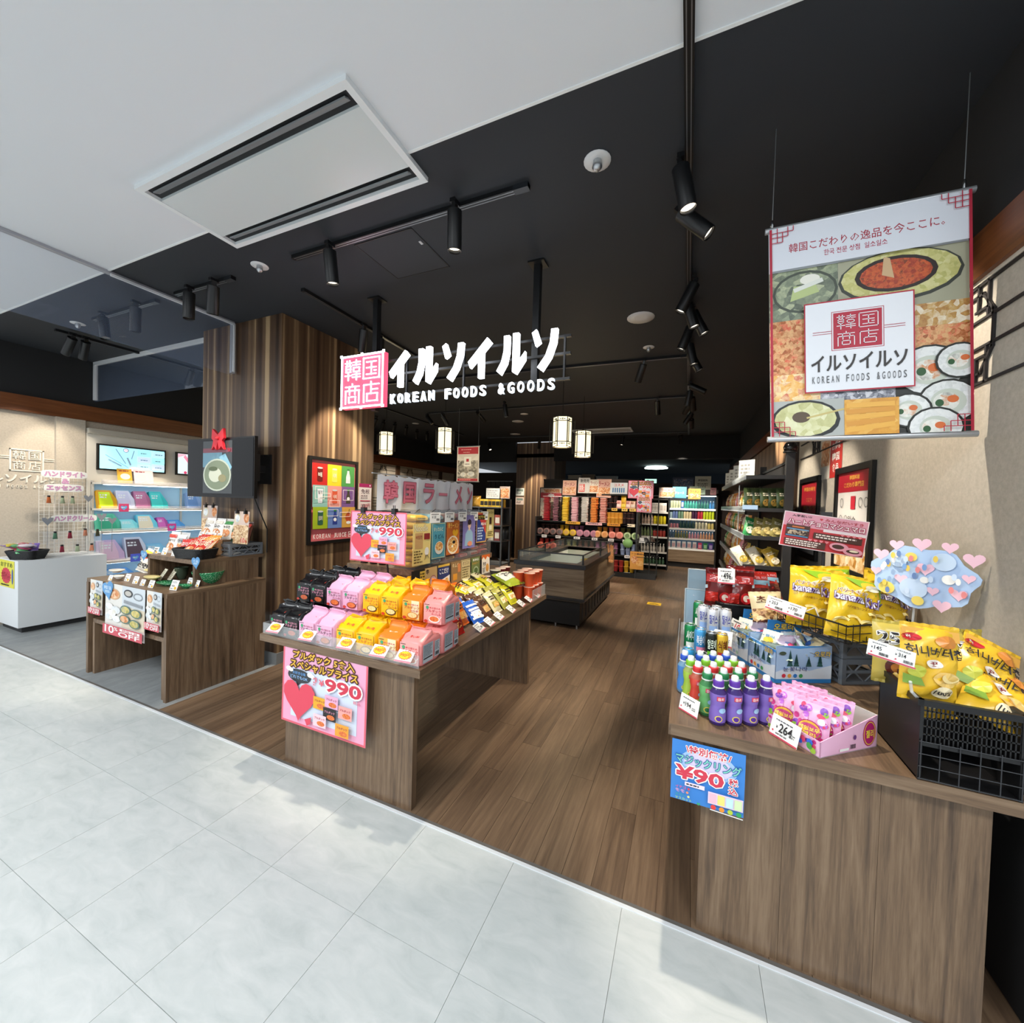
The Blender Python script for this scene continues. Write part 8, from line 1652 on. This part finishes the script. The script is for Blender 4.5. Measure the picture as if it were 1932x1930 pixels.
# the six katakana, bold with their own slant
zb, zt = 2.335, 2.605; xs = [-2.095, -1.865, -1.63, -1.415, -1.185, -.955]
def stroke(pts, b):
    b.prism(pts, 0.0, .03, EW, M2)
def kata(ch, x, wd, b):
    P2 = lambda u, v: (x+wd*u, zb+(zt-zb)*v)
    if ch == 'イ':
        stroke([P2(-.02, .43), P2(.07, .27), P2(.9, .85), P2(.74, .98)], b); stroke([P2(.4, 0), P2(.6, 0), P2(.6, .7), P2(.4, .56)], b)
    elif ch == 'ル':
        stroke([P2(.18, .95), P2(.38, .95), P2(.38, .55), P2(.3, .28), P2(.08, .02), P2(-.08, .12), P2(.1, .34), P2(.18, .58)], b)
        stroke([P2(.52, .98), P2(.73, .98), P2(.73, .3), P2(.52, .06)], b); stroke([P2(.52, .06), P2(.66, .0), P2(.98, .32), P2(.98, .52), P2(.73, .3)], b)
    else:
        stroke([P2(.0, .92), P2(.16, .99), P2(.32, .68), P2(.14, .6)], b); stroke([P2(.68, .95), P2(.9, .95), P2(.86, .62), P2(.7, .3), P2(.4, .0), P2(.22, .1), P2(.5, .36), P2(.64, .64)], b)
for k, ch in enumerate('イルソイルソ'):
    b = MB(); kata(ch, xs[k], .19, b); b.build('sign_letter', g)
for k, ch in enumerate('KOREAN FOODS &GOODS'):
    if ch != ' ': c_ = -2.105+1.32*(k+.5)/19; b = MB(); b.solid_text(ch, c_-.0225, 2.217, c_+.0225, 2.288, 0, .02, EW, M2, .018, SIDE); b.build('small_letter', g)
# ================================================================ large food banner at the right
BY = 2.0
tl, tr, bl = Y(1450, 441, BY), Y(1827, 364, BY), Y(1454, 826, BY)
z0 = bl.z; z1 = (tl.z+tr.z)/2; x0 = bl.x; w_ = tr.x-tl.x; h_ = z1-z0
g = thing('hanging_banner', 'large food photo banner hung by wires at the right of entrance', 'banner', (x0+w_/2, BY, z0))
M = sheet_M((x0, BY, z0), (w_, .0, 0), (tl.x-x0, 0, h_)); M[0][1] = (tl.x-x0)/h_
MB().bb((0, 0, -.002), (w_, h_, 0), C('dfe3ea', .55), M).build('cloth', g)
for yv in (-.008, h_+.008): MB().cyl((-.012, yv, 0), (w_+.018, yv, 0), .012, C('b9bcc0', .3, .6), 14, None, True, M).build('rail', g)
a = Art(M); w, h = w_, h_; a.clip = (0, 0, w, h); a.dz = .0003
BR = C('b3203a', .5)
F1 = food('cold_noodle_photo', ['3a4038', '6a7464', '8f9a80', 'c9cfa8'], 24); F2 = food('spicy_pan_photo', ['6a1f10', 'a83a1c', 'd0602c', '3a1a12'], 60); F3 = food('kimbap_photo', ['2a2a26', 'dfe0d8', 'f0f0e8', 'c9803a'], 26); F4 = food('skewer_photo', ['5a2a14', 'b0602c', 'e0b07a', 'd0402a'], 40); F5 = food('pancake_photo', ['c9782c', 'eab25a', 'f3dfae', 'c9402a'], 26); F6 = food('soup_photo', ['a8a86a', 'cfcf98', 'e6e6c0'], 22); F7 = food('rice_cake_photo', ['c07a24', 'e0a23c', 'f3c66a'], 16); F8 = food('street_photo', ['2a2c34', '6a6e7a', 'b9bcc6', 'e6e6ea'], 50); F9 = food('sandwich_photo', ['d9b98a', 'f0e6d0', 'c9a05a', '9a5a2a'], 30)
F10 = food('rice_photo', ['c9cdc9', 'e3e6e6', 'f0f2f0'], 50)
a.rect(0, h*.56, w*.38, h*.80, F1); a.disc(w*.2, h*.69, w*.18, h*.1, C('4a5248', .5)); a.disc(w*.2, h*.69, w*.165, h*.088, F1); a.poly([(w*.12, h*.65), (w*.28, h*.68), (w*.26, h*.72), (w*.14, h*.72)], C('b9c88a', .5)); a.disc(w*.23, h*.745, w*.055, h*.024, C('efeee2', .5)); a.line((w*.14, h*.70), (w*.3, h*.735), h*.02, C('e3e6dc', .5))
a.rect(w*.38, h*.56, w, h*.80, C('a9a890', .5)); a.disc(w*.68, h*.70, w*.30, h*.115, C('3a3f38', .5)); a.disc(w*.68, h*.705, w*.285, h*.105, food('egg_rim_photo', ['a9ad62', 'c9c47a', 'dcd9a0'], 40)); a.disc(w*.665, h*.71, w*.2, h*.078, C('2a1f1c', .5)); a.disc(w*.665, h*.71, w*.175, h*.064, F2); a.poly([(w*.6, h*.71), (w*.66, h*.69), (w*.64, h*.78), (w*.61, h*.79)], C('cfae84', .5))
a.rect(w*.74, h*.46, w, h*.56, F9); a.rect(w*.74, h*.34, w, h*.46, F4); a.rect(0, h*.30, w*.2, h*.56, F4); a.rect(0, h*.17, w*.28, h*.30, F5); a.rect(w*.28, h*.1, w*.74, h*.2, F8); a.rect(w*.66, 0, w, h*.34, C('2c2e2c', .5))
for x, y, r_ in ((.82, .27, .15), (.9, .13, .13), (.72, .1, .1), (.84, .02, .12), (.95, .3, .1)): a.disc(w*x, h*y, w*(r_+.012), h*(r_+.012)*.68, C('20231f', .5)); a.disc(w*x, h*y, w*r_, h*r_*.68, F10); a.disc(w*x, h*y, w*r_*.62, h*r_*.42, C('c9d0c4', .5)); a.disc(w*(x-.01), h*y, w*r_*.45, h*r_*.3, F3); a.disc(w*(x+.02), h*(y+.01), w*r_*.2, h*r_*.12, C('d9703a', .5)); a.disc(w*(x-.04), h*(y-.005), w*r_*.15, h*r_*.12, C('2f5a34', .5))
a.rect(0, 0, w*.40, h*.17, C('b0b4b0', .5)); a.disc(w*.19, h*.075, w*.19, h*.095, C('24282a', .5)); a.disc(w*.19, h*.08, w*.17, h*.08, F6); a.disc(w*.17, h*.09, w*.05, h*.026, C('5a4a3a', .5)); a.line((w*.2, h*.085), (w*.4, h*.12), h*.008, C('c9b878', .5))
a.rect(w*.40, 0, w*.67, h*.16, F7)
for k in range(5): a.line((w*.41, h*(.02+.028*k)), (w*.65, h*(.045+.022*k)), h*.022, C(('e9b04a', 'd9983a')[k % 2], .45))
a.rect(0, h*.80, w, h, C('dfe3ec', .5)); a.text('韓国こだわりの逸品を今ここに。', w*.11, h*.875, w*.885, h*.918, C('a8283e', .5), .006); a.text('한국 전문 상점  일소일소', w*.3, h*.835, w*.62, h*.862, C('b3405a', .5), .01)
a.rect(w*.19, h*.20, w*.745, h*.62, BR); a.rect(w*.197, h*.206, w*.738, h*.614, C('e9ecf2', .5))
# the shop mark in the middle
sx, sy, s_ = w*.345, h*.395, w*.245; sh2 = h*.165
a.rect(sx, sy, sx+s_, sy+sh2, BR); a.frame(sx-.006, sy-.006, sx+s_+.006, sy+sh2+.006, .002, BR); WM_ = C('eef0f4', .5)
z = a.z(); mb = a.b
def sealm(cells, ox, oy, ww, hh):
    for x0_, y0_, x1_, y1_ in cells: xa, xb = ox+ww*min(x0_, x1_)-.0014, ox+ww*max(x0_, x1_)+.0014; ya, yb = oy+hh*min(y0_, y1_)-.0014, oy+hh*max(y0_, y1_)+.0014; mb.add([(xa, ya, z), (xb, ya, z), (xb, yb, z), (xa, yb, z)], [(0, 1, 2, 3)], WM_, False, M)
cw_, ch_ = s_*.38, sh2*.38
sealm(KAN, sx+s_*.08, sy+sh2*.54, cw_, ch_); sealm(KOKU, sx+s_*.54, sy+sh2*.54, cw_, ch_); sealm(SHO, sx+s_*.08, sy+sh2*.08, cw_, ch_); sealm(TEN, sx+s_*.54, sy+sh2*.08, cw_, ch_)
for yv in (.468, .478): a.rect(w*.235, h*yv, sx-.006, h*yv+.0018, BR); a.rect(sx+s_+.006, h*yv, w*.70, h*yv+.0018, BR)
a.text('イルソイルソ', w*.225, h*.295, w*.71, h*.37, C('33302f', .5), .022); a.spaced('KOREAN FOODS &GOODS', w*.225, h*.242, w*.71, h*.274, C('55575a', .5), .004, .56)
a.rect(0, 0, w*.014, h, BR); a.rect(w*.986, 0, w, h, BR)
for cx_, cy_, dx, dy in ((.014, 1, 1, -1), (.986, 1, -1, -1), (.014, 0, 1, 1), (.986, 0, -1, 1)):
    u = w*.03; X0, Y0 = w*cx_, h*cy_
    for pts in (((0, 1), (4, 1)), ((0, 2), (3, 2), (3, 0)), ((0, 3.2), (2, 3.2), (2, 1)), ((1, 0), (1, 3.2)), ((4, 1), (4, 0))): a.lines([(X0+dx*p_[0]*u, Y0+dy*p_[1]*u) for p_ in pts], .003, BR)
a.b.build('print', g)
for xx, zt_ in ((tl.x+.012, tl.z), (tr.x-.012, tr.z)):
    MB().cyl((xx, BY, z1+.018), (xx, BY, CH-.001), .0016, STEEL, 6).build('wire', g); MB().lathe([(.005, 0), (.007, .012), (.005, .03), (.002, .036)], (xx, BY, z1+.016), CHROME, 10).build('wire_grip', g)
# ================================================================ drop patterns that were never placed
for o in [o for o in COL.objects if o.parent is None and o.get('label') and len(o['label'].split()) < 3 and o not in USED]:
    for c in list(o.children): bpy.data.objects.remove(c)
    bpy.data.objects.remove(o)
